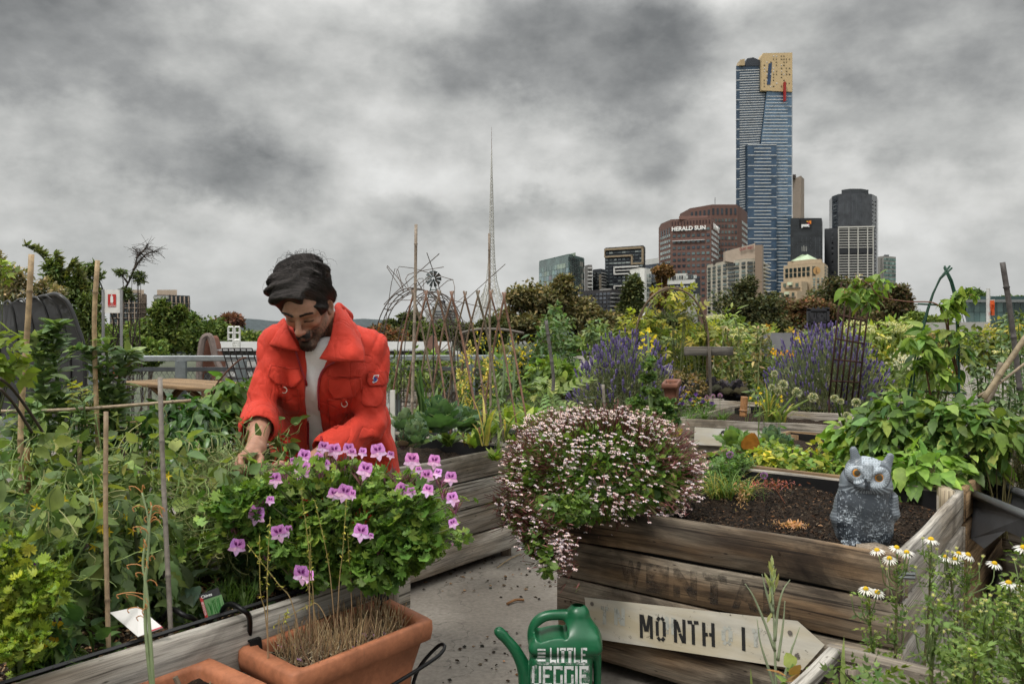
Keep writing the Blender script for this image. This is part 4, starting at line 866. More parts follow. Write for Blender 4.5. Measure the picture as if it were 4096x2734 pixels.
for st in([(719,437),(722,431),(724.5,430)],[(722,431),(727,435)],[(720,440),(723,437.5),(727,438.5)],[(730,438.5),(736,439)],[(733,439),(733,445)],[(739,445),(741,439.5),(745,440),(746,445)],[(750,446),(751,440.5),(755,440),(757,446)]):
 tube(m,[on_plane(x,y,pS[0],nS,.032)for x,y in st],.006,4,(.01,.01,.01))
obj('painted_lettering',m,M['paint'],s2)
nB=bed_front(pB);s3=thing('wooden_sign','small off white board with dotted print on the bed behind the crossed canes','sign',on_plane(455,388,pB[0],nB))
pl=[(445,388),(448,383.2),(477,384.5),(477,390.5),(447.5,391.5)]
slab([on_plane(x,y,pB[0],nB,.05)for x,y in pl],[on_plane(x,y,pB[0],nB,.02)for x,y in pl],(.9,.9,.9),'board',s3,M['white_board'])
m=MB()
for i in range(6):
 for j in range(3):
  c=on_plane(450.5+i*2.2,385.2+j*1.9+i*.08,pB[0],nB,.053);m.add(c+np.array([(.006*math.cos(a_),0,.006*math.sin(a_))for a_ in np.linspace(0,6.28,6,endpoint=False)]),[tuple(range(5,-1,-1))],(.3,.3,.3))
obj('dotted_print',m,M['paint'],s3)
nB2=bed_front(pB2);m=MB();o_=on_plane(532,403.5,pB2[0],nB2,.008);e_=on_plane(541.5,404.5,pB2[0],nB2,.008)
text_on(m,'GUE',o_-(e_-o_)*.55,e_-o_,(0,0,1),np.linalg.norm(e_-o_)*1.55,.055,(.02,.018,.015),.04);obj('stencil_lettering',m,M['worn_paint'],tB2)
m=MB();o_=on_plane(412,399,pB[0],nB,.01);text_on(m,'N',o_,(1,0,0),(0,0,1),.06,.07,(.03,.028,.025),.04);obj('stencil_letter',m,M['worn_paint'],tB)
nE=bed_front(pE);m=MB();pl=[(725,383),(736,383),(736,395),(725,395)];slab([on_plane(x,y,pE[0],nE,.03)for x,y in pl],[on_plane(x,y,pE[0],nE,.01)for x,y in pl],(1,1,1),'white_plate',tE,M['white_board'])
t=thing('railing','galvanised rooftop railing with mesh infill along the edge of the deck','railing',(-3,12.6,0))
def rail_pt(px,py=358.,Y=None):
 Y=np.interp(px,[-40,260,500,700],[12.8,13.1,13.9,14.7])if Y is None else Y
 return P(px,py,Y)
m=MB();A_=rail_pt(-60,358.5);B_=rail_pt(560,357);beam(m,A_,B_,.12,.065,(0,0,1),.1,4,(.30,.33,.34));obj('top_rail',m,M['metal'],t)
for px in(10,95,181,241,330,395,470,540):
 q=rail_pt(px);m=MB();beam(m,(q[0],q[1],0),(q[0],q[1],q[2]-.03),.13,.05,(0,1,0),.1,2,(.20,.235,.25));obj('post',m,M['metal'],t)
m=MB();q0=rail_pt(-60);q1=rail_pt(560);beam(m,(q0[0],q0[1],q0[2]-.13),(q1[0],q1[1],q1[2]-.13),.05,.05,(0,0,1),.1,2,(.10,.11,.12));beam(m,(q0[0],q0[1],.12),(q1[0],q1[1],.12),.05,.05,(0,0,1),.1,2,(.10,.11,.12));obj('mesh_frame',m,M['metal'],t)
m=MB();d=q1-q0;Ln=np.linalg.norm(d);d/=Ln;sg_=[]
for k in np.arange(0,Ln,.06):
 for s_ in(-1,1):p_=q0+d*k;sg_.append([(p_[0],p_[1],.14),(p_[0]+s_*d[0]*.5,p_[1]+s_*d[1]*.5,q0[2]-.15)])
tubes(m,np.array(sg_),np.full(2,.003),3,(.20,.21,.21));obj('wire_mesh',m,M['metal'],t)
t=thing('picnic_table','long brown timber picnic table with crossed legs by the railing','table',P(185,437,9.6))
zt1=.85;TA=G(133,382,zt1);TB=G(232,389.5,zt1);TB=TA+(TB-TA)*1.03;d=nrm((TB-TA)[:2]);q=np.array([-d[1],d[0]]);q=q if q[1]>0 else-q
W3=lambda s_,w_,z_:np.array([*(TA[:2]+d*s_+q*w_),z_]);LT=np.linalg.norm((TB-TA)[:2])+.35
for k in range(5):m=MB();beam(m,W3(-.35,.07+k*.145,zt1-.02),W3(LT,.07+k*.145,zt1-.02),.14,.04,(0,0,1),.1,6,(1,1,1));obj('tabletop_plank',m,M['wood_warm'],t,True)
for w_ in(-.42,1.14):
 for k in range(2):m=MB();beam(m,W3(-.3,w_+k*.14-.07,.44),W3(LT-.05,w_+k*.14-.07,.44),.13,.04,(0,0,1),.1,6,(.95,.95,.95));obj('bench_plank',m,M['wood_warm'],t,True)
for s_ in(.1,LT*.37,LT*.68,LT-.3):
 for(w0,w1)in((-.35,.55),(1.07,.17)):m=MB();beam(m,W3(s_,w0,0),W3(s_+.0,w1,zt1-.05),.045,.10,(d[0],d[1],0),.08,3,(.85,.8,.75));obj('leg',m,M['wood_warm'],t,True)
 m=MB();beam(m,W3(s_+.05,-.45,.40),W3(s_+.05,1.2,.40),.045,.09,(0,0,1),.08,3,(.85,.8,.75));obj('crossbar',m,M['wood_warm'],t,True)
Yf=10.6;t=thing('fire_extinguisher_sign','white FIRE EXTINGUISHER sign with red pictogram on two grey posts','sign',P(112,HY,Yf)*[1,1,0]);w3=lambda px,py,o=0:P(px,py,Yf)+V3(0,-o,0)
m=MB();hexa(m,[w3(103.8,312.5),w3(121,312.5),w3(121,312.5)+V3(0,.02,0),w3(103.8,312.5)+V3(0,.02,0)],[w3(103.8,289.3),w3(121,289.3),w3(121,289.3)+V3(0,.02,0),w3(103.8,289.3)+V3(0,.02,0)],(.68,.67,.63));obj('sign_plate',m,M['paint'],t)
for px in(103.2,121.4):m=MB();q_=P(px,289,Yf);beam(m,(q_[0],q_[1],0),(q_[0],q_[1],q_[2]),.022,.022,(0,1,0),.1,2,(.33,.33,.33));obj('post',m,M['metal'],t)
m=MB();
def fq(x0,y0,x1,y1,c,o):m.add([w3(x0,y1,o),w3(x1,y1,o),w3(x1,y0,o),w3(x0,y0,o)],[(0,1,2,3)],c)
fq(108,293.8,116.2,306.3,(.45,.03,.025),.004);fq(110.7,296,113.4,302.4,(.75,.74,.7),.006);fq(111.4,294.3,112.6,296,(.75,.74,.7),.0062)
text_on(m,'FIRE',w3(110.4,304.5,.006),(1,0,0),(0,0,1),3.3*Yf/DU,1.2*Yf/DU,(.75,.74,.7));text_on(m,'EXTINGUISHER',w3(108.2,306.0,.006),(1,0,0),(0,0,1),7.8*Yf/DU,1.1*Yf/DU,(.75,.74,.7));obj('pictogram',m,M['paint'],t)
t=thing('extinguisher_cabinet','red fire extinguisher box half hidden behind the broad bean leaves','box',P(119,375,Yf-.2)*[1,1,0]);m=MB();box(m,P(113,377,Yf-.3),P(125.5,362,Yf-.02),(.40,.018,.015));obj('box_body',m,M['paint'],t)
m=MB();box(m,P(114,361.9,Yf-.33),P(124.6,361.2,Yf-.0),(.5,.03,.03));obj('lid',m,M['paint'],t)
m=MB();q_=P(119,377,Yf-.15);box(m,(q_[0]-.05,q_[1]-.04,0),(q_[0]+.05,q_[1]+.04,q_[2]),(.2,.2,.2));obj('stand',m,M['metal'],t)
def m_net(name):
 mt,nt_,out_=newmat(name);bs=N(nt_,'ShaderNodeBsdfPrincipled');tp=N(nt_,'ShaderNodeBsdfTransparent');mx=N(nt_,'ShaderNodeMixShader');tcn=N(nt_,'ShaderNodeTexCoord').outputs['Object']
 bs.inputs['Base Color'].default_value=(.016,.016,.017,1);bs.inputs['Roughness'].default_value=.8;n_=noise(nt_,tcn,2.5,5)
 L(nt_,ramp(nt_,n_,[(.3,.93),(.7,.99)]),mx.inputs[0]);L(nt_,tp.outputs[0],mx.inputs[1]);L(nt_,bs.outputs[0],mx.inputs[2]);L(nt_,mx.outputs[0],out_.inputs[0]);return mt
M['net']=m_net('shade_netting');t=thing('shade_tunnel','black shade net stretched over arched hoops at the left edge','shade tunnel',P(20,400,8.5)*[1,1,0])
Cx=P(36,HY,8.6)[0];rows=[];prof_n=26
for k in range(13):
 s_=k/12.;Y_=8.6+s_*1.1-.0;cx_=Cx-s_*3.6;hgt=1.745+.02*math.cos(k*math.pi);wd_=.42+.0*s_
 rows.append([(cx_+wd_*math.cos(a_)*(1 if True else 1),Y_+.62*math.cos(a_)*0,max(0,hgt*math.sin(a_)**.62))for a_ in np.linspace(0.,math.pi,prof_n)])
V,F=tmpl_strip(rows);m=MB();m.add(V,F,(.02,.02,.02))
for k in(0,3,6,9,12):pass
arc=[P(86,420,8.6),P(84.5,352,8.6),P(79,330,8.6),P(70,306,8.6),P(63,298,8.6),P(57,294.6,8.65),P(50,295.5,8.8),P(43,298,9.1)]
arc2=[np.array([a[0]-1.7-.12*i,a[1]+.3,max(0,a[2]-.05)])for i,a in enumerate(arc)]
m=MB();rowsn=[]
for s_ in np.linspace(0,1,14):
 sagv=-.028*math.sin(s_*math.pi*4)**2
 rowsn.append([(a*(1-s_)+np.array([P(-60,0,1)[0]*9.2,7.4,a[2]-.06])*s_)+V3(0,0,sagv)for a in spline(arc,22)])
V,F=tmpl_strip(rowsn);m.add(V,F,(.02,.02,.02));obj('netting',m,M['net'],t,True)
for s_ in(0,.12,.25,.42,.6,.8):
 m=MB();tube(m,[(a*(1-s_)+np.array([P(-60,0,1)[0]*9.2,7.4,a[2]-.06])*s_)+V3(0,-.01,.006)for a in spline(arc,22)],.018 if s_==0 else .011,6,(.012,.012,.012));obj('hoop',m,M['plastic'],t,True)
Yh=34.;t=thing('vaulted_hall','long white roofed hall with curved brick gables beyond the railing','building',P(330,HY,Yh)*[1,1,0]+V3(0,0,-12))
def hp(px,py,Y=Yh):return P(px,py,Y)
g=[(200.,440),(201.5,383),(202,361),(203,352),(204.3,343),(206,338),(208.5,335.6),(211,335.2),(213,337.5),(215,344),(216.5,352),(219,360),(224,371),(230,384),(235,440)]
F_=[hp(x,y)for x,y in g];n=len(F_);K_=[p+V3(.0,.5,0)for p in F_]
m=MB();m.add(F_+K_,[tuple(range(n))[::-1],tuple(range(n,2*n))]+[(i,(i+1)%n,n+(i+1)%n,n+i)for i in range(n)],(.22,.10,.07));obj('brick_gable',m,M['rough'],t)
m=MB();tube(m,[p+V3(0,-.2,0)for p in spline(F_[1:-1],30)],.10,6,(.25,.20,.18));obj('coping',m,M['rough'],t)
m=MB();m.add([hp(208,380)+V3(0,-.05,0)]+[hp(208+3.2*math.cos(a_),376-4.5*math.sin(a_))+V3(0,-.06,0)for a_ in np.linspace(0,math.pi,9)]+[hp(204.8,386)+V3(0,-.06,0),hp(211.2,386)+V3(0,-.06,0)],[(11,2+0,1,10)]if False else[(11,1,2,3,4,5,6,7,8,9,10)],(.06,.06,.06));obj('arched_opening',m,M['paint'],t)
def roofband(x0,x1,y0,y1,dy,col,name,Y0=Yh+.6,mat='paint',n=40):
 m=MB();rows=[]
 for k in range(n+1):
  px=x0+(x1-x0)*k/n;zz=.05 if k%2 else 0
  rows.append([hp(px,y0,Y0)+V3(0,-zz,0),hp(px,y1,Y0+dy)+V3(0,-zz,0)])
 V,F=tmpl_strip(rows);m.add(V,F[:,::-1],col);return obj(name,m,M[mat],t)
roofband(214,452,349,341,2.2,(.27,.27,.26),'upper_roof');roofband(215,460,376,350.5,1.2,(.26,.26,.25),'lower_roof',Yh);roofband(214,452,350.3,348.6,.3,(.16,.16,.16),'gutter',Yh-.2);roofband(233,470,430,376,.2,(.4,.4,.38),'hall_wall',Yh-.1)
g2=[(424,380),(427,345),(429,337),(432,334.5),(434.5,337),(437,345),(443,356),(450,366),(456,380)];F_=[hp(x,y,Yh-.6)for x,y in g2];n=len(F_);K_=[p+V3(.0,.5,0)for p in F_]
m=MB();m.add(F_+K_,[tuple(range(n))[::-1],tuple(range(n,2*n))]+[(i,(i+1)%n,n+(i+1)%n,n+i)for i in range(n)],(.22,.13,.10));obj('brick_gable',m,M['rough'],t)
t=thing('roof_ladder','white caged ladder standing up from the hall roof','ladder',hp(234,349));
m=MB()
for px in(228.4,233.2,235.,239.7):tube(m,[hp(px,326.6,Yh-.4),hp(px,340 if px<234 else 348,Yh-.4)],.03,4,(.65,.65,.62))
for px0,px1 in((228.4,233.2),(235,239.7)):
 for py in(326.6,332.5,339):tube(m,[hp(px0,py,Yh-.4),hp(px1,py,Yh-.4)],.028,4,(.65,.65,.62))
obj('frame',m,M['paint'],t)
m=MB()
for py in np.arange(340,348.5,1.8):tube(m,[hp(233.2,py,Yh-.5),hp(239.7,py,Yh-.5)],.022,4,(.65,.65,.62))
tube(m,[hp(233.2,339,Yh-.5),hp(233.2,349,Yh-.5)],.025,4,(.65,.65,.62));obj('rungs',m,M['paint'],t)
def cane(label,pts,r,col=(.42,.30,.17),name='bamboo_cane',group=None,node=.23,tone=None):
 """pts: list of world points"""
 pts=[np.asarray(p,float)for p in pts];base=min(pts,key=lambda p:p[2]);t=thing(name,label,'cane',base,group)
 q=spline(pts,40)if len(pts)>2 else np.linspace(pts[0],pts[1],40);Ls=np.concatenate([[0],np.cumsum(np.linalg.norm(np.diff(q,axis=0),axis=1))])
 nds=np.arange(node*.5,Ls[-1],node);qq=[];rr_=[];cc=[]
 Lall=np.unique(np.concatenate([np.linspace(0,Ls[-1],14)]+[[n_-.006,n_,n_+.006]for n_ in nds]));Lall=Lall[(Lall>=0)&(Lall<=Ls[-1])]
 for l_ in Lall:
  qq.append([np.interp(l_,Ls,q[:,i])for i in range(3)]);nd=len(nds)and np.min(np.abs(nds-l_))<.003
  rr_.append(r*(1.28 if nd else 1.));cc.append(np.array(col)*(.45 if nd else(.9+.2*vnoise(np.array([l_*6.,0,0]),1.,5))))
 m=MB();tube(m,qq,rr_,8,np.array(cc));obj('stalk',m,M['cane'],t,True)
 return t
ca='bamboo canes standing in the pea and bean patch'
cane('tall pale bamboo cane, leftmost and tallest at the left edge',[P(31.5,254,3.4),P(28,320,3.4),P(20.5,440,3.4),P(26,560,3.4)],.0085,group=ca)
cane('tall bamboo cane just left of the fire sign',[P(97.6,260,3.9),P(94.3,325,3.9),P(97.3,430,3.9),P(101,520,3.9)],.0085,group=ca)
cane('thick grey weathered bamboo cane standing left of the man',[P(160,377,onbed(171,.07)[1]*DU/FL+.12),P(163,470,onbed(171,.07)[1]*DU/FL+.06),P(171,634,onbed(171,.07)[1]*DU/FL),P(171.7,650,onbed(171,.07)[1]*DU/FL)],.0066,(.27,.235,.20),group=ca,node=.34)
cane('mottled bamboo cane with peeling white top and dark band',[P(106,411,onbed(108,.07)[1]*DU/FL+.08),P(105.7,520,onbed(108,.07)[1]*DU/FL+.04),P(108.5,648,onbed(108,.07)[1]*DU/FL),P(108.8,664,onbed(108,.07)[1]*DU/FL)],.0058,(.36,.26,.16),group=ca,node=.3)
cane('thin bamboo rod tied level across the bean plants',[P(-12,411,3.7),P(70,409,3.8),P(191,400,4.0)],.006,(.40,.31,.21),group=ca)
for(x0,y0,x1,y1,Y,r_,c,lab)in[(79.5,438,79.5,545,3.6,.007,(.30,.22,.13),'short tan stake among the pea vines below the beans'),(27,447,28,545,3.3,.008,(.36,.20,.09),'short orange stake at the left edge of the pea vines'),(121,445,131,478,3.7,.006,(.10,.07,.05),'short dark leaning stick behind the tomato flowers'),(225.8,442,227,462,3.9,.007,(.10,.08,.06),'short dark stake end beside the man\'s hand'),(128,370,84,470,4.2,.004,(.03,.025,.02),'thin black strap hanging from the level bamboo rod')]:
 cane(lab,[P(x0,y0,Y),P(x1,y1,Y)],r_,c,'garden_stake',ca)
for(pts,lab)in[([P(0,378,3.0),P(12,388,3.1),P(30,412,3.2),P(48,440,3.3)],'dark curved stem arching in from the left edge'),([P(0,388,3.0),P(15,405,3.1),P(32,432,3.2)],'second dark curved stem just below the first at the left edge')]:
 cane(lab,pts,.0042,(.07,.05,.045),'vine_cane',ca,node=9)
cane('very tall thin bamboo pole right of the man',[P(416.,224,6.4),P(415,300,6.4),P(411.5,428,6.4),P(411,470,6.4)],.009,(.33,.27,.21),group=ca)
cane('thin bamboo pole standing in front of the lattice spire',[P(489.2,233,7.6),P(489.6,300,7.6),P(490.5,395,7.6),P(490.5,440,7.6)],.008,(.28,.22,.17),group=ca)
cane('bent dark rod arching behind the yellow mustard flowers',[P(459,333,8.6),P(480,328.8,8.6),P(505,329.5,8.6),P(524,333,8.6)],.011,(.14,.12,.10),group=ca)
cane('slim grey stake before the left lavender bush',[P(603,384,7.2),P(605.5,424,7.2),P(605.5,450,7.2)],.010,(.25,.22,.18),group=ca)
cane('grey stake leaning behind the salad bed',[P(546,320,9.),P(553,372,9.),P(553,390,9.)],.014,(.13,.12,.11),group=ca)
cane('short orange brown stake with marks in the chive bed',[P(744.5,396,8.9),P(743,416,8.9)],.03,(.38,.19,.08),group=ca)
cane('thin dark cane leaning at the right edge against the sky',[P(1002.5,262,5.),P(1011,317,5.),P(1020,390,5.)],.012,(.10,.09,.085),group=ca)
cane('long pale cane lying diagonally through the right hand beans',[P(984,398,4.6),P(1000,374,4.6),P(1026,336,4.6)],.012,(.33,.26,.16),group=ca);cane('grey cane crossing the pale diagonal one at right',[P(986,402,4.7),P(994,388,4.7),P(1001,362,4.7)],.012,(.22,.18,.13),group=ca)
cane('thin brown cane low in the right hand bean patch',[P(978,396,4.7),P(1000,382,4.7),P(1026,362,4.8)],.006,(.26,.2,.13),group=ca)
wg='crossed brown canes tied into a lattice'
xs_=[(398,405.5,289),(410,428,290),(427,441.5,290),(444,452,292),(460,468,291.5),(470,477,292),(484,489,291),(488,496,290.5),(398,421,289)]
tops=[427,443,441,458.5,450,475.8,467,473,482.5,477,495.5,489.5,496,425,412.5]
k=0
for i in range(8):
 xa=401+i*13.0;
 for s_ in(-1,1):
  x0=xa+12.+s_*1.4;xb=xa+12-s_*(21+rng.uniform(-3,3));yt_=289.5+rng.uniform(-1.,3);Y_=7.3+.35*s_
  q_=[P(x0,yt_,Y_*.99),P((x0+xb)/2+rng.uniform(-1,1),yt_+47,Y_),P(xb+rng.uniform(-1,1),yt_+115+rng.uniform(-6,6),Y_+.1*s_)]
  q_.append(q_[-1]+(q_[-1]-q_[-2])*.5);q_[-1][2]=max(q_[-1][2],BH-.15)
  cane('brown willow cane crossed with its neighbours in the bean frame',q_,rng.uniform(.0055,.008),(.21+rng.uniform(-.04,.05),.14,.095),'willow_cane',wg,node=.4);k+=1
def wire_thing(name,label,cat,lines,r,col,base,mat='metal',part='wire',group=None):
 t=thing(name,label,cat,base,group)
 for ln in lines:m=MB();tube(m,ln,r,5,col);obj(part,m,M[mat],t,True)
 return t
def hoop_px(x0,x1,yt,yb,Y,n=26,lean=0):return[P((x0+x1)/2-(x1-x0)/2*math.cos(a_)+lean*math.sin(a_),yb-(yb-yt)*math.sin(a_)**.8,Y)for a_ in np.linspace(0,math.pi,n)]
lines=[[*([P(x0,460,Y)]),*hoop_px(x0,x1,yt,368,Y),P(x1,460,Y)]for(x0,x1,yt,Y)in[(373,452,287.3,9.6),(377.5,455,288.2,9.9),(381,458,289.4,10.2),(397,463,291,11.2),(401,466,291.4,11.5),(404,468,292,11.8)]]
q_=lines[:];
for fr in(.16,.26,.36,.47,.6,.7,.82):
 for a_,b_ in((0,2),(3,5)):k_=int(fr*28);lines.append([q_[a_][k_],q_[b_][k_]])
wire_thing('wire_arch','rusty wire hoop tunnel behind the man\'s shoulder, bare on its left side','trellis',lines,.005,(.09,.07,.06),P(415,440,10)*[1,1,0])
m0=MB();
for k in range(26):
 a0=rng.uniform(.38,.95)*math.pi;x_=417-42*math.cos(a0)*1.02;y_=372-84*math.sin(a0)**.8;c_=P(x_,y_,rng.uniform(9.6,11.6));tube(m0,spline([c_,c_+rng.normal(0,.14,3),c_+rng.normal(0,.25,3)],7),.0035,4,(.12,.09,.075))
obj('dry_vine_twigs',m0,M['bark'],None,label='tangle of dry bare vine stems over the wire hoop tunnel',cat='vine')
t=thing('garden_windmill','tiny metal garden windmill on a lattice stand above the wire arch','ornament',P(433,300,12));c_=P(433.2,278.3,12)
for k in range(10):
 a_=k*math.pi/5;m=MB();d0=V3(math.cos(a_),0,math.sin(a_));s_=V3(-math.sin(a_),0,math.cos(a_));m.add([c_+d0*.018-s_*.006,c_+d0*.088-s_*.022+V3(0,.02,0),c_+d0*.088+s_*.018,c_+d0*.018+s_*.006],[(0,1,2,3)],(.06,.07,.07));obj('blade',m,M['metal'],t)
m=MB();
for s_ in(-1,1):tube(m,[c_+V3(0,.02,0),c_+V3(s_*.09,.02,-.32)],.006,4,(.05,.08,.07))
for h_ in(.12,.2,.28):tube(m,[c_+V3(-h_*.28,.02,-h_),c_+V3(h_*.28,.02,-h_)],.005,4,(.05,.08,.07))
tube(m,[c_+V3(0,.02,-.3),c_+V3(0,.02,-1.95)],.008,4,(.06,.06,.05));obj('stand',m,M['metal'],t)
lines=[[P(637,420,13.5),*hoop_px(637,707,286.5,352,13.5),P(707,420,13.5)],[P(641,420,14),*hoop_px(641,703,289,352,14),P(703,420,14)],[P(635,420,13),*hoop_px(635,709,288,352,13),P(709,420,13)]]
wire_thing('vine_arch','rounded arch of bare twisted stems half covered in yellow green vine','trellis',lines,.012,(.17,.125,.085),P(672,420,13.5)*[1,1,0],'bark','stem')
t=thing('grid_trellis','rusty square wire grid panel leaning in the right lavender','trellis',P(840,460,9.7)*[1,1,0])
uu=lambda u_,v_:P(841.5+(870.-841.5)*u_-v_*12.5,281.5+10*u_+v_*(116-6*u_)*1.0,9.7)
for k in range(6):m=MB();tube(m,[uu(k/5,0),uu(k/5,1)],.0085,5,(.055,.03,.022));obj('upright',m,M['bark'],t,True)
for v_ in(.07,.27,.47,.64,.82):m=MB();tube(m,[uu(0,v_*1.04),uu(1,v_)],.0085,5,(.055,.03,.022));obj('crosswire',m,M['bark'],t,True)
m=MB();tube(m,[uu(0,1),uu(0,1)-V3(0,0,.5)],.0085,5,(.055,.03,.022));tube(m,[uu(1,1),uu(1,1)-V3(0,0,.5)],.0085,5,(.055,.03,.022));obj('ground_spike',m,M['bark'],t)
t=thing('grid_trellis','fine black wire grid leaning against the railing left of the man','trellis',P(240,410,9)*[1,1,0]);uu=lambda u_,v_:P(222+30*u_+v_*12,348+v_*40,9)
for k in range(6):m=MB();tube(m,[uu(k/5,0),uu(k/5,1)],.005,4,(.03,.025,.025));obj('upright',m,M['bark'],t)
for v_ in(0,.25,.5,.75,1):m=MB();tube(m,[uu(0,v_),uu(1,v_)],.005,4,(.03,.025,.025));obj('crosswire',m,M['bark'],t)
gr=(.012,.06,.035)
for(lab,pts)in[('green plastic coated plant hoop half, left of the raspberries',[P(905,470,6.0),P(911,400,6.0),P(921,340,6.0),P(931,300,6.0),P(940,278,6.0),P(950,265.5,6.0)]),('second green plant hoop half just right of the left one',[P(901,470,6.1),P(907.5,400,6.1),P(919,340,6.1),P(929,304,6.1),P(938,282,6.1),P(948,269.5,6.1),P(952.5,268,6.1)][:6]+[P(952,267.5,6.1)]),('tall green plant hoop half on the right of the raspberries',[P(959,475,5.9),P(959.5,420,5.9),P(958.5,340,5.9),P(957,300,5.9),P(951.5,279,5.9),P(944.5,265.5,5.9)]),('rear green plant hoop half behind the right one',[P(954,470,6.2),P(955.5,420,6.2),P(957,340,6.2),P(955,300,6.2),P(950,280,6.2),P(944,267,6.2)])]:
 cane(lab,pts,.0055,gr,'plant_hoop','green hoops over the raspberries',node=99)
cane('short level green rod clipped across the hoops',[P(918,303.5,6.1),P(967,306,6.1)],.005,gr,'plant_hoop','green hoops over the raspberries',node=99)
cane('lower level green rod across the hoops',[P(908,390,6.1),P(966,393,6.1)],.005,gr,'plant_hoop','green hoops over the raspberries',node=99)
t=thing('timber_post','T shaped grey timber post with a short level board','post',P(708,440,11.9)*[1,1,0]+V3(0,0,BH-.1));Yp=11.9
m=MB();beam(m,P(684.3,350.6,Yp),P(732.8,350.6,Yp),.03,9*Yp/DU,(0,0,1),.06,8,(.42,.42,.42));obj('crossboard',m,M['wood_grey'],t,True)
m=MB();beam(m,P(709.5,346.8,Yp-.04),P(711,420,Yp-.04),.035,.028,(1,0,0),.1,3,(.38,.38,.38));obj('upright',m,M['wood_grey'],t,True)
t=thing('notice_board','pale grey panel on dark rails in the middle distance','panel',P(803,375,13)*[1,1,0]);Yp=13.
m=MB();box(m,P(762,350,Yp),P(791,332.4,Yp+.05),(.20,.20,.21));obj('panel',m,M['paint'],t)
m=MB();box(m,P(760,356,Yp-.02),P(792,351.,Yp+.03),(.12,.12,.125));obj('lower_panel',m,M['paint'],t)
for py in(361,):m=MB();beam(m,P(745,py,Yp),P(820,py+1,Yp),.05,.03,(0,0,1),.1,2,(.04,.04,.045));obj('rail',m,M['metal'],t)
for px in(762.5,790.5):m=MB();beam(m,P(px,332,Yp+.08),P(px,332,Yp+.08)*[1,1,0],.05,.05,(0,1,0),.1,2,(.10,.10,.105));obj('post',m,M['metal'],t)
Yp=24.;t=thing('cutout_sign','dark metal POP UP PATCH sign seen from behind so its letters are reversed','sign',P(818,350,Yp)*[1,1,0])
m=MB()
for(x0,y0,x1,y1)in((808,310.5,828,309),(808.3,322,828,321),(808,308,809.3,324),(826.8,307,828,322)):box(m,P(x0,max(y0,y1),Yp),P(x1,min(y0,y1)-.2,Yp+.12),(.022,.022,.026))
text_on(m,'POP UP',P(826.3,319.3,Yp-.05),(-1,0,0),(0,0,1),16.5*Yp/DU,7.*Yp/DU,(.028,.028,.032),.05);text_on(m,'PATCH',P(826,330.5,Yp-.05),(-1,0,0),(0,0,1),16*Yp/DU,7*Yp/DU,(.028,.028,.032),.05);obj('lettering',m,M['paint'],t)
m=MB();F_=[P(x,y,Yp+.1)for x,y in((809,322),(827,321),(827,310),(823,306),(821,309),(818,305.5),(816,309),(813,306.5),(810,310))];m.add(F_,[tuple(range(len(F_)))],(.035,.035,.04));obj('backing_plate',m,M['paint'],t)
for px in(812,824):m=MB();beam(m,P(px,322,Yp+.15),P(px,322,Yp+.15)*[1,1,0],.08,.08,(0,1,0),.1,2,(.03,.03,.03));obj('post',m,M['metal'],t)
Yp=60.;t=thing('street_banner','orange and white vertical banner on a white pole at the right','banner',P(988,345,Yp));m=MB();tube(m,[P(988.2,288,Yp),P(988.2,345,Yp)*[1,1,0]+V3(0,0,-12)],.1,6,(.5,.5,.48));obj('pole',m,M['paint'],t)
m=MB();rows=[[P(989+.6*i,299+y*16,Yp+.25*math.sin(y*5+i))for i in(0,3.,6.,9.4)]for y in np.linspace(0,1,8)];rows=[[r[0],r[1],r[2],r[3]*1.]for r in rows];V,F=tmpl_strip(rows);cc=np.where((np.arange(len(V))//4<2)[:,None],V3(.6,.58,.55),V3(.62,.10,.02));m.add(V,F,cc);obj('cloth',m,M['paint'],t,True)
m=MB()
for i,(a_,b_)in enumerate(((990.5,299.8),(992.,299.8),(993.4,299.8))):box(m,P(a_,304,Yp-.5),P(a_+.7,300,Yp-.45),(.62,.10,.02))
obj('banner_mark',m,M['paint'],t)
for(x0,x1,y0,y1,Y,lab)in[(390,394.6,390,430,6.6,'single white post right of the man\'s waist'),(227.5,231.5,412,450,6.2,'white picket post left of the man\'s cuff'),(221.5,234,417,422,6.15,'short white rail on the picket left of the man')]:
 t=thing('white_post',lab,'post',P(x0,y1,Y));m=MB();a_=P(x0,y1 if y1>424 else y1,Y);b_=P(x1,y0,Y);
 lo=[min(a_[0],b_[0]),a_[1],min(a_[2],b_[2])if 'rail' in lab else 0.];box(m,lo,[max(a_[0],b_[0]),a_[1]+.03,max(a_[2],b_[2])],(.62,.61,.56));obj('timber',m,M['paint'],t)
t=thing('plastic_trough','dark grey plastic planter trough clipped on the right end of the owl bed','planter',P(985,548,5.2));Yq=5.15
F0=[P(966.5,492,5.45),P(1024,517,4.7),P(1040,524,4.55),P(1040,546,4.6),P(1006,530,4.9),P(984,548,5.05),P(971,538,5.3),P(970,505,5.42)]
back_=V3(.26,.30,.0)
n=len(F0);K0=[p+back_ for p in F0];m=MB();m.add(F0+K0,[tuple(range(n)),tuple(range(2*n-1,n-1,-1))]+[((i+1)%n,i,n+i,n+(i+1)%n)for i in range(1,n)],(.075,.077,.082));obj('tub',m,M['plastic'],t)
m=MB();tube(m,[F0[0]+V3(-.01,0,.012),F0[1]+V3(0,-.01,.012),F0[2]+V3(0,-.01,.012)],.02,6,(.085,.087,.092));tube(m,[K0[0]+V3(0,0,.012),K0[2]+V3(0,0,.012)],.02,6,(.085,.087,.092));obj('rim',m,M['plastic'],t,True)
m=MB();box(m,P(963.5,497,5.42),P(971.5,488.5,5.5),(.10,.105,.11));obj('clip',m,M['plastic'],t)
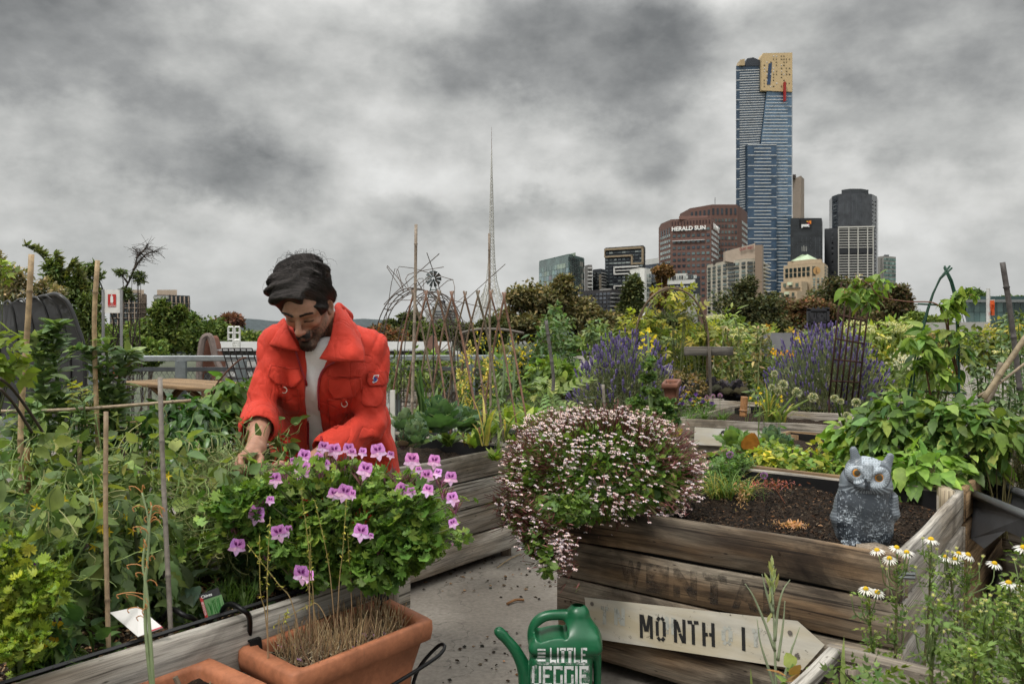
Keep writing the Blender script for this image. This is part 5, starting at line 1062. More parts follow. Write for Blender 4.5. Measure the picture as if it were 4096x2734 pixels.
def trough(label,pts_top,depth,taper,col,mat='plastic',rim=.016,name='planter_trough',soil=(.05,.04,.03),group=None,drop=.03,wall=.016):
 c=np.mean(pts_top,0);t=thing(name,label,'planter',c-V3(0,0,depth),group)
 O=np.array(pts_top);B_=c+(O-c)*taper-V3(0,0,depth);I=c+(O-c)*(1-wall*2/np.linalg.norm(O-c,axis=1)[:,None]*1.2);ID=c+(I-c)*.93-V3(0,0,depth*.6)
 def rnd(Q,k=4,r=.1):
  out=[];n_=len(Q)
  for i in range(n_):
   p0,p1,p2=Q[i-1],Q[i],Q[(i+1)%n_];a_=p1+(p0-p1)*min(.5,r/np.linalg.norm(p0-p1));b_=p1+(p2-p1)*min(.5,r/np.linalg.norm(p2-p1))
   for s_ in np.linspace(0,1,k):out.append((1-s_)**2*a_+2*s_*(1-s_)*p1+s_*s_*b_)
  return np.array(out)
 r_=rim*1.6
 oc=lambda e,z,Q=O:rnd(c+(Q-c)*(1+e/np.linalg.norm(Q-c,axis=1)[:,None]*1.3)+V3(0,0,z),r=.022)
 rings=[rnd(B_+V3(0,0,0),r=.04),rnd(c+(O-c)*(taper+(1-taper)*.45)-V3(0,0,depth*.55),r=.045),oc(-.002,-rim*3.4),oc(r_*.72,-rim*3.1),oc(r_*.86,-rim*1.6),oc(r_*.80,-.004),oc(r_*.5,.003),oc(-wall*.9,.0,O),oc(-wall*1.3,-.012),oc(-wall*1.7,-depth*.5)]
 n_=len(rings[0]);V=np.concatenate(rings);F=[(k*n_+j,k*n_+(j+1)%n_,(k+1)*n_+(j+1)%n_,(k+1)*n_+j)for k in range(len(rings)-1)for j in range(n_)]+[tuple(range(n_-1,-1,-1))]
 m=MB();m.add(V,F,col);obj('pot',m,M[mat],t,True)
 S_=oc(-wall*1.2,-drop);g_=20;m=MB();U,W_=np.meshgrid(np.linspace(0,1,30),np.linspace(0,1,14),indexing='ij');q4=[c+(p-c)*(1-wall*1.9/np.linalg.norm(p-c))-V3(0,0,drop)for p in O]
 Q=((1-U)*(1-W_))[...,None]*q4[0]+(U*(1-W_))[...,None]*q4[1]+(U*W_)[...,None]*q4[2]+((1-U)*W_)[...,None]*q4[3];Q[...,2]+=.012*vnoise(Q,20,1)+.007*vnoise(Q,60,2)
 m.add(Q.reshape(-1,3),[(i*14+j,(i+1)*14+j,(i+1)*14+j+1,i*14+j+1)for i in range(29)for j in range(13)],soil);obj('soil',m,M['soil'],t,True)
 return t,q4
def m_terra(name):
 mt,nt_,out_=newmat(name);bs=N(nt_,'ShaderNodeBsdfPrincipled');tcn=N(nt_,'ShaderNodeTexCoord').outputs['Object'];c=attr(nt_,'Col').outputs['Color']
 c=mixc(nt_,1.,c,ramp(nt_,noise(nt_,tcn,7,6,.6,.6),[(.3,.62),(.7,1.18)]),'MULTIPLY');c=mixc(nt_,1.,c,ramp(nt_,noise(nt_,tcn,70,6,.65),[(.3,.8),(.7,1.1)]),'MULTIPLY')
 c=mixc(nt_,ramp(nt_,noise(nt_,tcn,1.,7,.7,0.,(60,60,5)),[(.58,0.),(.75,.4)]),c,(.10,.055,.035));c=mixc(nt_,ramp(nt_,noise(nt_,tcn,34,8,.75),[(.64,0.),(.7,.7)]),c,(.42,.30,.22))
 L(nt_,c,bs.inputs['Base Color']);bs.inputs['Roughness'].default_value=.62;bs.inputs['Specular IOR Level'].default_value=.3;L(nt_,bump(nt_,noise(nt_,tcn,50,6),.25,.003),bs.inputs['Normal']);L(nt_,bs.outputs[0],out_.inputs[0]);return mt
M['terra']=m_terra('terracotta');TC=(.36,.135,.066)
zr=.61;TR=[G(297,671,zr),G(425,620,zr),G(382,598,zr),G(247,645.5,zr)]
tT,qT=trough('large terracotta trough of dry stalks hooked on the near bed',TR,.24,.84,TC,'terra',.017,'terracotta_trough',soil=(.05,.042,.034),group='terracotta troughs hooked on the bed',drop=.035)
TR2=[TR[0]-(TR[1]-TR[0])*1.12+V3(.0,-.0,0),TR[0]-(TR[1]-TR[0])*.07,TR[3]-(TR[2]-TR[3])*.10,TR[3]-(TR[2]-TR[3])*1.15]
sh_=G(204,660,zr)-TR2[2];TR2=[p+sh_ for p in TR2]
tT2,qT2=trough('terracotta trough cut off by the bottom edge, with one cut stalk',TR2,.24,.84,TC,'terra',.017,'terracotta_trough',soil=(.05,.042,.034),group='terracotta troughs hooked on the bed')
def hook(label,top,dirn,low,strap=True):
 """black steel hanger bent over the board"""
 t=thing('trough_hanger',label,'hook',low,'black hangers hooking the troughs to the bed');m=MB();tube(m,spline([top-dirn*.07+V3(0,0,-.015),top-dirn*.03+V3(0,0,.016),top+dirn*.03+V3(0,0,.012),(top+low)/2+dirn*.03+V3(0,0,.03),low],16),.007,6,(.008,.008,.009));obj('rod',m,M['metal'],t,True)
 return t
outd=-np.array([*pL,0.])
for(px,py,lx,ly,lab)in[(178,617,200,640,'black hanger arching over the board to the left trough'),(236,611.5,249.5,641,'black hanger at the left end of the large trough'),(366,572,378,598,'black hanger at the right end of the large trough')]:
 top=G(px,py,BH+.01);low=G(lx,ly,zr+.0);tt=hook(lab,top,outd,low)
 m=MB();a_=low;dd3=nrm(TR[0]-TR[3]);beam(m,a_+V3(0,0,.012),a_+dd3*.03+V3(0,0,.012),.035,.006,(0,0,1),.2,1,(.01,.01,.011));beam(m,a_+dd3*.03+V3(0,0,.014),a_+dd3*.05-V3(0,0,.07),.034,.005,(dd3[0],dd3[1],.3),.2,1,(.01,.01,.011));obj('strap',m,M['metal'],tt)
t=thing('trough_hanger','black wire cradle around the front of the large trough','hook',TR[1]-V3(0,0,.25),'black hangers hooking the troughs to the bed')
lo1=[TR[0]+outd*.06-V3(0,0,.19),TR[0]*.0+TR[1]*1.+outd*.05-V3(0,0,.105)];e1=TR[1]+nrm(TR[1]-TR[0])*.05+outd*.02-V3(0,0,.075);m=MB();ex=nrm(TR[1]-TR[0])
tube(m,spline([TR[0]-ex*.02+outd*.035-V3(0,0,.15),(TR[0]+TR[1])/2+outd*.03-V3(0,0,.13),TR[1]+outd*.03-V3(0,0,.105),TR[1]+ex*.06+outd*.02-V3(0,0,.09),TR[1]+ex*.075-outd*.02-V3(0,0,.10),TR[1]+ex*.03-outd*.06-V3(0,0,.17),TR[1]-ex*.02-outd*.05-V3(0,0,.27)],40),.0055,6,(.008,.008,.009));obj('rod',m,M['metal'],t,True)
for(a0,b0)in((TR[3],TR[2]),(TR2[3],TR2[2])):
 m=MB();tube(m,[a0-outd*.045+V3(0,0,.0),b0-outd*.045+V3(0,0,.006)],.005,6,(.008,.008,.009));obj('back_rod',m,M['metal'],t,True)
trough('grey plastic trough left of the curly kale stalk',[G(549.5,411,.66),G(606,418,.66),G(618,411,.66),G(562,405.5,.66)],.2,.85,(.10,.11,.125),'plastic',.012,'plastic_trough',group='grey plastic troughs between beds')
trough('grey plastic trough beneath the kale and pink flowers',[G(607,419,.66),G(652,431,.66),G(664,424,.66),G(620,412,.66)],.2,.85,(.085,.095,.11),'plastic',.012,'plastic_trough',group='grey plastic troughs between beds')
trough('grey plastic trough at the end of the chive bed',[G(826,429,.55),G(866,437,.55),G(870,425,.55),G(832,420,.55)],.25,.85,(.075,.08,.085),'plastic',.014,'plastic_trough',group='grey plastic troughs between beds')
trough('small faded terracotta pot lying at the lavender foot',[P(663,383,9.4),P(677,383,9.2),P(680,379,9.6),P(666,379,9.8)],.2,.8,(.20,.085,.055),'terra',.014,'small_pot')
m=MB();pos=np.stack([rng.uniform(-.9,.4,420),rng.uniform(3.,5.2,420),rng.uniform(.003,.008,420)],1);keep=vnoise(pos,1.7,3)>-.1;pos=pos[keep];n=len(pos)
scatter(m,(np.array([(-.5,0,0),(.5,0,0),(.4,1,0.05),(-.4,1,0),(0,.5,.35)]),[np.array([(0,1,4),(1,2,4),(2,3,4),(3,0,4)])]),pos,rdir(n)*[1,1,.1],(0,0,1),rng.uniform(.004,.02,n),pick([(.02,.015,.01),(.05,.035,.02),(.15,.1,.06)],n),.3)
obj('path_litter',m,M['rough'],None,label='scattered soil crumbs and twigs on the concrete path',cat='litter',kind='stuff')
for(x0,y0,x1,y1)in[(507,603,524,599),(497,567,521,553)]:
 m=MB();a_=G(x0,y0,.01);b_=G(x1,y1,.012);tube(m,spline([a_,(a_+b_)/2+V3(0,.02,.004),b_],8),.007 if x0==507 else .003,5,(.18,.09,.04)if x0==507 else(.3,.22,.12));obj('twig',m,M['bark'],None,label='short reddish stick lying on the path' if x0==507 else 'thin pale stem lying by the bed foot',cat='stick')
OV=T_ovate(.55,.12,.18,seg=4);OVS=T_ovate(.34,.10,.15,seg=3);BEAN=T_ovate(.52,.16,.12,seg=5);RASP=T_ovate(.66,.10,.30,seg=8,ser=.12,pleat=.012)
RND=T_round(9,.13,.16,.07);RNDS=T_round(5,.10,.15,.10);PINN=T_lobed(.8,3,.25);PINL=T_lobed(.55,6,.5);VINE=T_lobed(1.1,2,.2)
DIA=(np.array([(0,0,0),(-.3,.45,.05),(0,1,-.08),(.3,.45,.05)]),[np.array([(0,3,2,1)])])
RNC=T_round(8,.17,.12,.16,lobes=.14)
CUR=T_round(10,.16,.25,.34)
GRN=[(.055,.12,.022),(.08,.16,.03),(.04,.09,.02),(.12,.20,.04)]
def inball(n,c,r,p=2.4,lo=0.):
 d=rdir(n);q=(lo+(1-lo)*rng.random(n)**(1/p))[:,None];return np.asarray(c)+d*q*np.asarray(r),d
def leaves_at(mb,pos,out,T,size,cols,up=.4,droop=.3,var=.18,wid=1.,jit=.5,tint=None):
 n=len(pos);out=np.broadcast_to(out,(n,3));fwd=nrm(out*[1,1,.5]+rng.normal(0,jit,(n,3))-V3(0,0,droop));nor=nrm(out*.6+V3(0,0,up+.3)+rng.normal(0,.45,(n,3)))
 sz=size*rng.uniform(.55,1.25,n);c=pick(cols,n)if tint is None else tint
 scatter(mb,T,pos,fwd,nor,sz,c,var,wid=sz*wid)
def bush(name,label,c,r,n,T,size,cols,cat=None,z0=None,group=None,p=2.4,lo=.25,mat='leaf',stems=24,stemcol=(.08,.10,.03),sr=.004,up=.4,droop=.3,wid=1.,jit=.5,clump=0,base=None,root=None,cut=None):
 c=np.asarray(c,float);r=np.asarray(r,float)*np.ones(3);z0=c[2]-r[2]if z0 is None else z0
 b=np.array([c[0],c[1],z0])if base is None else np.asarray(base,float)
 t=root or thing(name,label,cat or name.replace('_',' '),b,group)
 if clump:
  cc,dd=inball(clump,c,r*.85,2.,.35);k=rng.integers(0,clump,n);cr=r.mean()*1.25/clump**(1/3.)
  pos=cc[k]+rdir(n)*(rng.random(n)**.45)[:,None]*cr*rng.uniform(.7,1.2,clump)[k][:,None];out=nrm((pos-c)/r+nrm(pos-cc[k])*.8)
 else:
  pos,dd=inball(n,c,r,p,lo);pos+=.12*r*vnoise(pos,3.2/r.mean(),4)[:,None]*dd;out=nrm(dd/r)
 if cut is not None:keep=cut(pos);pos=pos[keep];out=out[keep]
 keep=pos[:,2]>z0-.25*0-.02 if base is None else np.ones(len(pos),bool);pos=pos[keep];out=out[keep]
 m=MB();leaves_at(m,pos,out,T,size,cols,up,droop,wid=wid,jit=jit);obj('foliage',m,M[mat],t,True)
 if stems:
  e=pos[rng.integers(0,len(pos),stems)];s_=b+rng.normal(0,1,(stems,3))*[r[0]*.12,r[1]*.12,0];m=MB()
  tubes(m,curve_pts(s_,e,6,(e-s_)*[.12,.12,0]*-1+rng.normal(0,.02,(stems,3))),np.linspace(sr,sr*.35,6),4,stemcol);obj('stems',m,M['stem'],t,True)
 return t
def blades(mb,base,n,length,width,cols,spread=.5,bend=.5,seg=7,lean=(0,0,0),fold=.3):
 """strap leaves rising from base and arching over"""
 a=rng.uniform(0,2*math.pi,n);L_=length*rng.uniform(.6,1.1,n);sp=spread*rng.uniform(.2,1.,n);t=np.linspace(0,1,seg)[None,:]
 h=np.stack([np.cos(a),np.sin(a),np.zeros(n)],1);s_=np.stack([-np.sin(a),np.cos(a),np.zeros(n)],1);be=bend*rng.uniform(.2,1.4,n)
 rad=(sp[:,None]*t+be[:,None]*t**3*.7)*L_[:,None];z=(t-be[:,None]*.55*t**3)*L_[:,None]
 base=np.broadcast_to(base,(n,3));C=base[:,None]+rad[...,None]*h[:,None]+z[...,None]*V3(0,0,1)+np.asarray(lean)*(t**2)[...,None]*L_[:,None,None]
 w=width*.5*np.minimum(1,(1-t)*2.2)**.8*rng.uniform(.7,1.2,(n,1))
 Lp=C-s_[:,None]*w[...,None]+V3(0,0,1)*w[...,None]*fold;Rp=C+s_[:,None]*w[...,None]+V3(0,0,1)*w[...,None]*fold
 V=np.stack([Lp,C,Rp],2);k,j=np.meshgrid(np.arange(seg-1),np.arange(2),indexing='ij');k=k.ravel();j=j.ravel()
 F=np.stack([k*3+j,k*3+j+1,(k+1)*3+j+1,(k+1)*3+j],1);F=(F[None]+(np.arange(n)*seg*3)[:,None,None]).reshape(-1,4)
 c=pick(cols,n)*np.exp(rng.normal(0,.15,(n,1)));mb.add(V.reshape(-1,3),F,np.repeat(c,seg*3,0))
 return C[:,-1]
def strap_plant(name,label,base,n,length,width,cols,group=None,heads=0,headcol=None,headr=.03,**k):
 t=thing(name,label,name.replace('_',' '),base,group);m=MB();tips=blades(m,np.asarray(base,float)+rng.normal(0,.012,(n,3))*[1,1,0],n,length,width,cols,**k);obj('foliage',m,M['leaf'],t,True)
 for i in range(heads):
  a=rng.uniform(0,6.28);top=np.asarray(base)+V3(math.cos(a)*.1,math.sin(a)*.1,length*rng.uniform(.9,1.25));m=MB();tube(m,spline([base,(np.asarray(base)+top)/2+rng.normal(0,.02,3),top],8),.006,5,(.12,.2,.07));st=obj('flower_stalk',m,M['stem'],t,True)
  m=MB();head_ball(m,top,headr,headcol);obj('flower_head',m,M['petal'],st,False)
 return t
def head_ball(m,c,r,col,n=160):
 d=rdir(n);tubes(m,np.stack([np.asarray(c)+d*r*.1,np.asarray(c)+d*r*.8],1),np.full(2,r*.02),3,(.2,.26,.1));scatter(m,DIA,np.asarray(c)+d*r*.72,d,rdir(n),r*.42,col,.15)
def stalk_plant(name,label,pts,nl,T,size,cols,group=None,whorl=5,droop=.25,sr=.006,stemcol=(.09,.15,.04),mat='leaf',taper=.6,start=.12,parent=None,jit=.25,up=.6,wid=1.):
 pts=[np.asarray(p,float)for p in pts];t=parent or thing(name,label,name.replace('_',' '),pts[0],group);q=spline(pts,60);m=MB();tube(m,q,np.linspace(sr,sr*.4,60),6,stemcol);obj('stem',m,M['stem'],t,True)
 k=rng.uniform(start,1,nl);k=np.sort(k);i=(k*59).astype(int);p=q[i];T_=nrm(np.gradient(q,axis=0))[i];a=np.arange(nl)*2.4+rng.normal(0,.4,nl);h=np.stack([np.cos(a),np.sin(a),np.zeros(nl)],1)
 fwd=nrm(h+T_*rng.uniform(.1,1.0,(nl,1))-V3(0,0,1)*droop+rng.normal(0,jit,(nl,3)));nor=nrm(T_*1.+V3(0,0,up)-h*.3+rng.normal(0,.2,(nl,3)));sz=size*(1-(1-taper)*k)*rng.uniform(.7,1.2,nl)
 m=MB();scatter(m,T,p+h*sr,fwd,nor,sz,pick(cols,nl),.15,wid=sz*wid);obj('foliage',m,M[mat],t,True);return t
def tree(label,px,ytop,Yu,blobs,n,leaf,cols,trunk=(.14,.11,.09),name='tree',group=None,limbs=9,gap=.55,T=DIA,show=True,base=ZB,cl=34,mat='leaf_dull'):
 """blobs: [(px, py, rx_px, ry_px)] foliage masses at distance Yu (survey units)"""
 b=P(px,HY,Yu)*[1,1,0]+V3(0,0,base);t=thing(name,label,'tree',b,group);s=Yu/DU
 tot=sum(r[2]*r[3]for r in blobs);cr=MB();ends=[]
 for(bx,by,rx,ry)in blobs:
  c=P(bx,by,Yu+rng.uniform(-1,1)*rx*s*DU/FL*.3);r=V3(rx*s,rx*s*.8,ry*s);k=max(4,int(cl*rx*ry/tot*len(blobs)**.5));cc,_=inball(k,c,r*.8,1.6,.2);ends+=list(cc[:max(2,limbs//len(blobs)+1)])
  nn=int(n*rx*ry/tot);ki=rng.integers(0,k,nn);rr=r*gap*1.15*rng.uniform(.6,1.15,(k,1));d=rdir(nn);pos=cc[ki]+d*(rng.random(nn)**.5)[:,None]*rr[ki]
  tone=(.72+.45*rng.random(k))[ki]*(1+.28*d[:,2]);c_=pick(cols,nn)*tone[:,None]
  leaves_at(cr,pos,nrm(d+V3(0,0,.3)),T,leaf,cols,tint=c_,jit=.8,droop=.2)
 m=MB();c0=P(px,np.mean([q[1]for q in blobs]),Yu);top=c0*.85+b*.15;tr=(.012*abs(c0[2]-b[2])+.08)*min(1,max(.18,Yu/130))
 tube(m,spline([b,(b+top)/2+rng.normal(0,tr,3),top],12),np.linspace(tr*1.6,tr*.6,12),7,trunk)
 obj('trunk',m,M['bark'],t,True);m=MB()
 for e in ends:
  st=b+(top-b)*rng.uniform(.45,1.);tube(m,spline([st,(st+e)/2+rng.normal(0,abs(c0[2]-b[2])*.03,3),e],8),np.linspace(tr*.5,tr*.1,8),5,trunk)
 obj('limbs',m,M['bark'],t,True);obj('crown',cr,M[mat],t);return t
GUM=[(.13,.125,.065),(.10,.105,.05),(.17,.15,.085),(.08,.085,.045)];DRK=[(.055,.075,.035),(.045,.06,.028),(.075,.09,.04)];PARK=[(.065,.105,.028),(.085,.13,.035),(.05,.08,.025),(.11,.15,.045)]
tree('broad brown-green gum tree with pale forked trunk below the teal glass block',552,276,150,[(548,300,28,22),(515,298,16,13),(579,314,24,16),(531,326,26,15),(503,318,12,12),(600,322,20,13),(560,285,14,11)],20000,.62,GUM,(.30,.24,.19),limbs=16,gap=.5)
for(px,blobs,cols,lab,Y_)in[(612,[(612,338,26,12),(644,343,24,10)],GUM,'dull brown bushy trees massed under the low dark block',170),(633,[(633,293,9,16),(630,306,11,12)],DRK,'narrow dark conifer like tree before the white balcony block',190),(664,[(664,272,9,5.5),(662,280,4,6),(663,297,9,8)],[(.17,.10,.05),(.19,.13,.065),(.11,.075,.04)],'rusty red tree top in front of the terraced apartments',210),(672,[(672,326,20,15),(668,338,28,10),(652,326,10,8)],DRK,'dark shady tree standing behind the vine arch',120),(748,[(745,291,13,17),(738,308,24,17),(762,310,22,18),(755,325,36,15),(730,322,20,14)],[(.05,.062,.032),(.035,.045,.024),(.08,.085,.045)],'tall grey green eucalypt in front of the cream balcony hotel',130),(842,[(842,290,18,13),(824,300,16,14),(866,296,22,16),(850,315,42,18),(888,312,22,16),(905,323,18,10)],[(.06,.075,.035),(.045,.06,.028),(.085,.075,.045)],'wide dark tree below the white grid tower',140),(800,[(800,306,22,9),(790,318,22,10),(822,312,16,9)],[(.12,.065,.045),(.09,.06,.035),(.075,.075,.035)],'reddish leaved tree under the sandstone hotel',135),(895,[(895,300,15,18),(878,322,14,10)],[(.075,.07,.035),(.08,.06,.04),(.055,.065,.03)],'brown red tinged tree to the right of the wide dark tree',128),(918,[(918,322,16,9),(935,325,14,7)],PARK,'light green loose tree at the right end of the skyline trees',110),(972,[(972,298,16,8),(960,305,10,6),(1008,302,14,6)],[(.06,.11,.03),(.05,.09,.03)],'green tree tops beyond the teal glass hall',230)]:
 tree(lab,px,0,Y_,blobs,11000,.55*Y_/150,cols,limbs=8)
for(px,blobs,cols,lab,Y_)in[(96,[(96,345,38,22),(60,335,24,16)],PARK,'park tree mass behind the shade tunnel and fire sign',80),(150,[(150,338,34,20),(165,316,14,15),(178,312,8,10)],PARK,'leafy park tree rising between the two grid office blocks',90),(205,[(205,338,34,18),(190,325,16,10)],[(.05,.085,.026),(.065,.10,.03)],'rounded dark green park tree right of the office blocks',100),(250,[(250,345,36,14),(232,345,22,12)],PARK,'low park trees behind the white roof ladder',110),(119,[(119,350,26,18),(140,355,28,14)],[(.07,.11,.03),(.09,.14,.04)],'lighter green park tree behind the railing',70),(232,[(232,321,12,6),(222,326,8,5)],[(.13,.065,.05),(.10,.06,.05)],'sparse reddish tree top beyond the hall roof',140),(288,[(288,342,22,10)],PARK,'low green trees behind the man\'s shoulder',110),(390,[(390,340,22,12),(372,338,10,10)],[(.12,.085,.05),(.07,.08,.035),(.16,.07,.04)],'brown and green shrubby tree inside the wire arch',60),(405,[(408,319,7,4.5),(415,318,6,4),(391,326,7,4)],DRK,'umbrella shaped dark pine crown far away over the salad beds',200),(430,[(418,332,20,12),(450,330,18,10),(436,338,20,10)],DRK+PARK,'dark green trees under the far stepped office block',120),(470,[(470,333,20,14),(492,330,16,12),(486,345,22,10)],DRK,'dark olive trees at the foot of the lattice spire',115),(585,[(585,345,30,12),(640,350,30,12),(560,350,24,10)],[(.06,.05,.03),(.05,.06,.03)],'brown hedge like trees behind the left lavender',80)]:
 tree(lab,px,0,Y_,blobs,8000,.5*Y_/110,cols,limbs=6)
tree('grey olive like tree with pale narrow leaves at the left edge',18,262,24,[(4,272,14,14),(20,280,12,14),(8,292,18,12),(40,290,12,12),(58,292,8,10),(-6,258,10,8)],2600,.14,[(.16,.16,.09),(.20,.19,.12),(.11,.12,.06),(.24,.2,.13)],(.10,.08,.06),base=-12,T=OVS,mat='leaf',gap=.6)
tree('feathery dark green tree behind the tall left canes',62,250,28,[(56,277,12,13),(52,265,8,8),(70,292,13,14),(84,306,12,16),(88,322,14,14),(76,282,7,10)],4200,.16,[(.07,.11,.03),(.05,.085,.025),(.10,.14,.04)],(.06,.05,.04),T=OVS,mat='leaf',gap=.5)
m=MB()
for(x0,y0,x1,y1)in[(50,268,24,245),(60,285,54,254),(62,285,71,262),(80,300,72,272),(84,302,75,266)]:
 q=spline([P(x0,y0,28),P((x0*.6+x1*.4)+1,(y0+y1)/2-2,28),P(x1,y1,28)],20);tube(m,q,np.linspace(.03,.008,20),4,(.08,.11,.05));tt_=rng.integers(4,20,90);leaves_at(m,q[tt_],(1.,0,.6),OVS,.22,[(.09,.12,.05),(.12,.14,.06)],droop=-.2)
obj('plume_grass',m,M['leaf'],None,label='feathery plumes arching over the dark green tree',cat='plant')
tree('slim leafy tree with dark trunk just right of the tall cane',92,262,30,[(92,268,7,5),(84,272,7,5),(99,274,5,5),(90,284,7,6),(95,296,8,8),(92,312,8,10)],2000,.17,PARK,(.03,.025,.02),mat='leaf',T=OVS,gap=.6)
t=tree('leaning half bare tree with fine twigs above the fire sign',128,246,32,[(121,271,6,3.5),(137,275,7,4),(141,280,5,3),(126,290,6,4),(130,296,5,3)],900,.13,[(.07,.10,.035),(.05,.08,.03)],(.07,.055,.045),mat='leaf',T=OVS,gap=.6)
m=MB();Yt=32
main=[spline([P(124,290,Yt),P(130,279,Yt),P(136,262,Yt),P(137,252,Yt),P(132,247,Yt)],16),spline([P(133,270,Yt),P(141,259,Yt),P(148,253,Yt),P(153,252,Yt)],14),spline([P(128,283,Yt),P(122,275,Yt),P(119,272,Yt)],10),spline([P(122,292,Yt),P(124,300,Yt),P(123,330,Yt)],8),spline([P(136,258,Yt),P(144,250,Yt),P(146,246,Yt)],8)]
for q in main:tube(m,q,np.linspace(.035,.010,len(q)),5,(.07,.055,.045))
for q in main[:2]+main[4:]:
 for k in range(44):
  s_=q[rng.integers(len(q)//4,len(q))];e=s_+V3(rng.normal(.12,.22),rng.normal(0,.2),rng.normal(.02,.14));tube(m,spline([s_,(s_+e)/2+rng.normal(0,.04,3),e],5),[.008,.007,.006,.005,.004],3,(.09,.075,.065))
obj('bare_branches',m,M['bark'],t,True)
def pod(m,p,d,L_=.07,w=.011,col=(.12,.20,.04)):
 q=spline([p,p+d*L_*.5+V3(0,.004,-.002),p+d*L_],9);tube(m,q,w*.5*np.array([.25,.8,1,1,1,1,.95,.7,.1])*1.2,6,col)
def tendrils(m,pos,n,size,col=((.22,.30,.10),(.17,.24,.07),(.30,.30,.12))):
 p0=pos[rng.integers(0,len(pos),n)]+rng.normal(0,.02,(n,3));d=rdir(n,.3);s_=rdir(n);t=np.linspace(0,1,11)[None,:,None];L_=size*rng.uniform(.4,1.4,(n,1,1));a=t*rng.uniform(2,9,(n,1,1))
 u=nrm(np.cross(d,s_));C=p0[:,None]+d[:,None]*L_*t+(s_[:,None]*np.sin(a)+u[:,None]*(1-np.cos(a)))*L_*.16*t
 tubes(m,C,np.full(11,.0012),3,pick(col,n))
def pea(label,base,h,r,n,group='pea vines in the timber beds',pods=3,cols=((.09,.15,.055),(.12,.19,.06),(.07,.12,.045),(.17,.23,.07)),nt_=110,fl=0):
 base=np.asarray(base,float);t=thing('pea_vine',label,'pea plant',base,group);q=[];m=MB()
 for k in range(7):
  a=rng.uniform(0,6.28);pts=spline([base+rng.normal(0,.02,3)*[1,1,0],base+V3(math.cos(a)*r*.5,math.sin(a)*r*.5,h*.4),base+V3(math.cos(a+.6)*r*.8,math.sin(a+.6)*r*.8,h*.7),base+V3(math.cos(a+1.)*r*.6,math.sin(a+1.)*r*.6,h*rng.uniform(.85,1.08))],24);q.append(pts);tube(m,pts,np.linspace(.0042,.002,24),5,(.13,.2,.06))
 obj('stems',m,M['stem'],t,True);Q=np.concatenate(q);i=rng.integers(4,len(Q),n);pos=Q[i]+rng.normal(0,r*.22,(n,3));m=MB()
 leaves_at(m,pos,nrm((pos-base)*[1,1,.1]+V3(0,-.02,.05)),T_ovate(.78,.16,.1,seg=4),.052,cols,jit=.7,droop=.25);obj('foliage',m,M['leaf'],t,True)
 m=MB();tendrils(m,pos,nt_,.09);obj('tendrils',m,M['stem'],t,kind='stuff')
 for k in range(pods):
  p_=pos[rng.integers(len(pos))]+V3(0,-r*.5,0);m=MB();pod(m,p_,nrm(V3(rng.normal(0,.35),rng.normal(0,.2),-1)),rng.uniform(.05,.075));obj('pod',m,M['leaf'],t,True)
 return t
for k,(s_,w_)in enumerate([(-.55,.45),(-.35,.3),(-.2,.5),(-.02,.42),(.12,.55),(.28,.45),(.42,.56),(.55,.46),(.68,.54),(.8,.45),(.92,.52),(.2,.3),(.74,.34)]):
 pea('pea vine with pods and curling tendrils tangled along the near timber bed',inbed(s_,w_),rng.uniform(.36,.46),.13,150)
for k,(s_,w_)in enumerate([(-.6,.8),(-.35,.95),(-.1,.8),(.1,1.),(.3,.82),(.5,.95),(.68,.85),(.8,1.05),(-.2,1.2),(.2,1.3),(.5,1.25)]):
 pea('taller pea vine climbing at the back of the second timber bed',inbed(s_,w_),rng.uniform(.42,.5),.15,170,'pea vines in the second bed',nt_=50)
m=MB();c=P(228,492,3.45);pos,_=inball(300,c,(.085,.07,.12));tendrils(m,pos,620,.10,((.28,.34,.13),(.2,.27,.1),(.36,.34,.17)));pos2,_=inball(200,P(205,520,3.2),(.08,.06,.10));tendrils(m,pos2,260,.09)
obj('tendril_tangle',m,M['stem'],None,label='dense tangle of thin pale pea tendrils below the man\'s left hand side',cat='vine',kind='stuff')
BC=[(.12,.19,.09),(.09,.155,.07),(.16,.24,.12),(.105,.175,.09)]
t=stalk_plant('broad_bean','tall broad bean with dense blue green leaves, left of the second tall cane',[P(60,480,4.),P(62,420,4.),P(55,365,3.95),P(52,340,3.9),P(57,321,3.9)],190,BEAN,.086,BC,'broad bean plants',sr=.009,droop=.1)
stalk_plant('','',[P(50,470,3.9),P(46,410,3.9),P(38,360,3.85),P(33,335,3.85)],160,BEAN,.084,BC,parent=t,sr=.008,droop=.05)
t=stalk_plant('broad_bean','broad bean leaning right in front of the fire extinguisher box',[P(104,480,4.05),P(112,425,4.),P(118,385,4.),P(124,362,4.),P(129,350,3.95)],160,BEAN,.086,BC,'broad bean plants',sr=.009,droop=.1)
stalk_plant('','',[P(98,470,4.),P(106,420,4.),P(100,378,3.95),P(90,352,3.9),P(74,348,3.85)],140,BEAN,.078,BC,parent=t,sr=.008,droop=.0)
stalk_plant('','',[P(106,420,4.),P(108,380,3.95),P(106,345,3.9),P(104,338,3.9)],34,BEAN,.06,BC,parent=t,sr=.006,droop=-.1)
for(x,y,Y_,lab)in[(30,425,3.6,'broad bean foliage low at the left between the two tall canes'),(75,430,3.8,'broad bean foliage below the leaning bean plant'),(118,425,4.1,'broad bean shoots behind the thick grey cane')]:
 t=thing('broad_bean',lab,'broad bean',P(x,y+90,Y_),'broad bean plants')
 for k in range(5):
  x_=x+rng.uniform(-14,14);stalk_plant('','',[P(x_+rng.uniform(-6,6),y+90,Y_),P(x_,y+30,Y_),P(x_+rng.uniform(-6,6),y-25+rng.uniform(-8,14),Y_)],34,BEAN,.075,BC,parent=t)
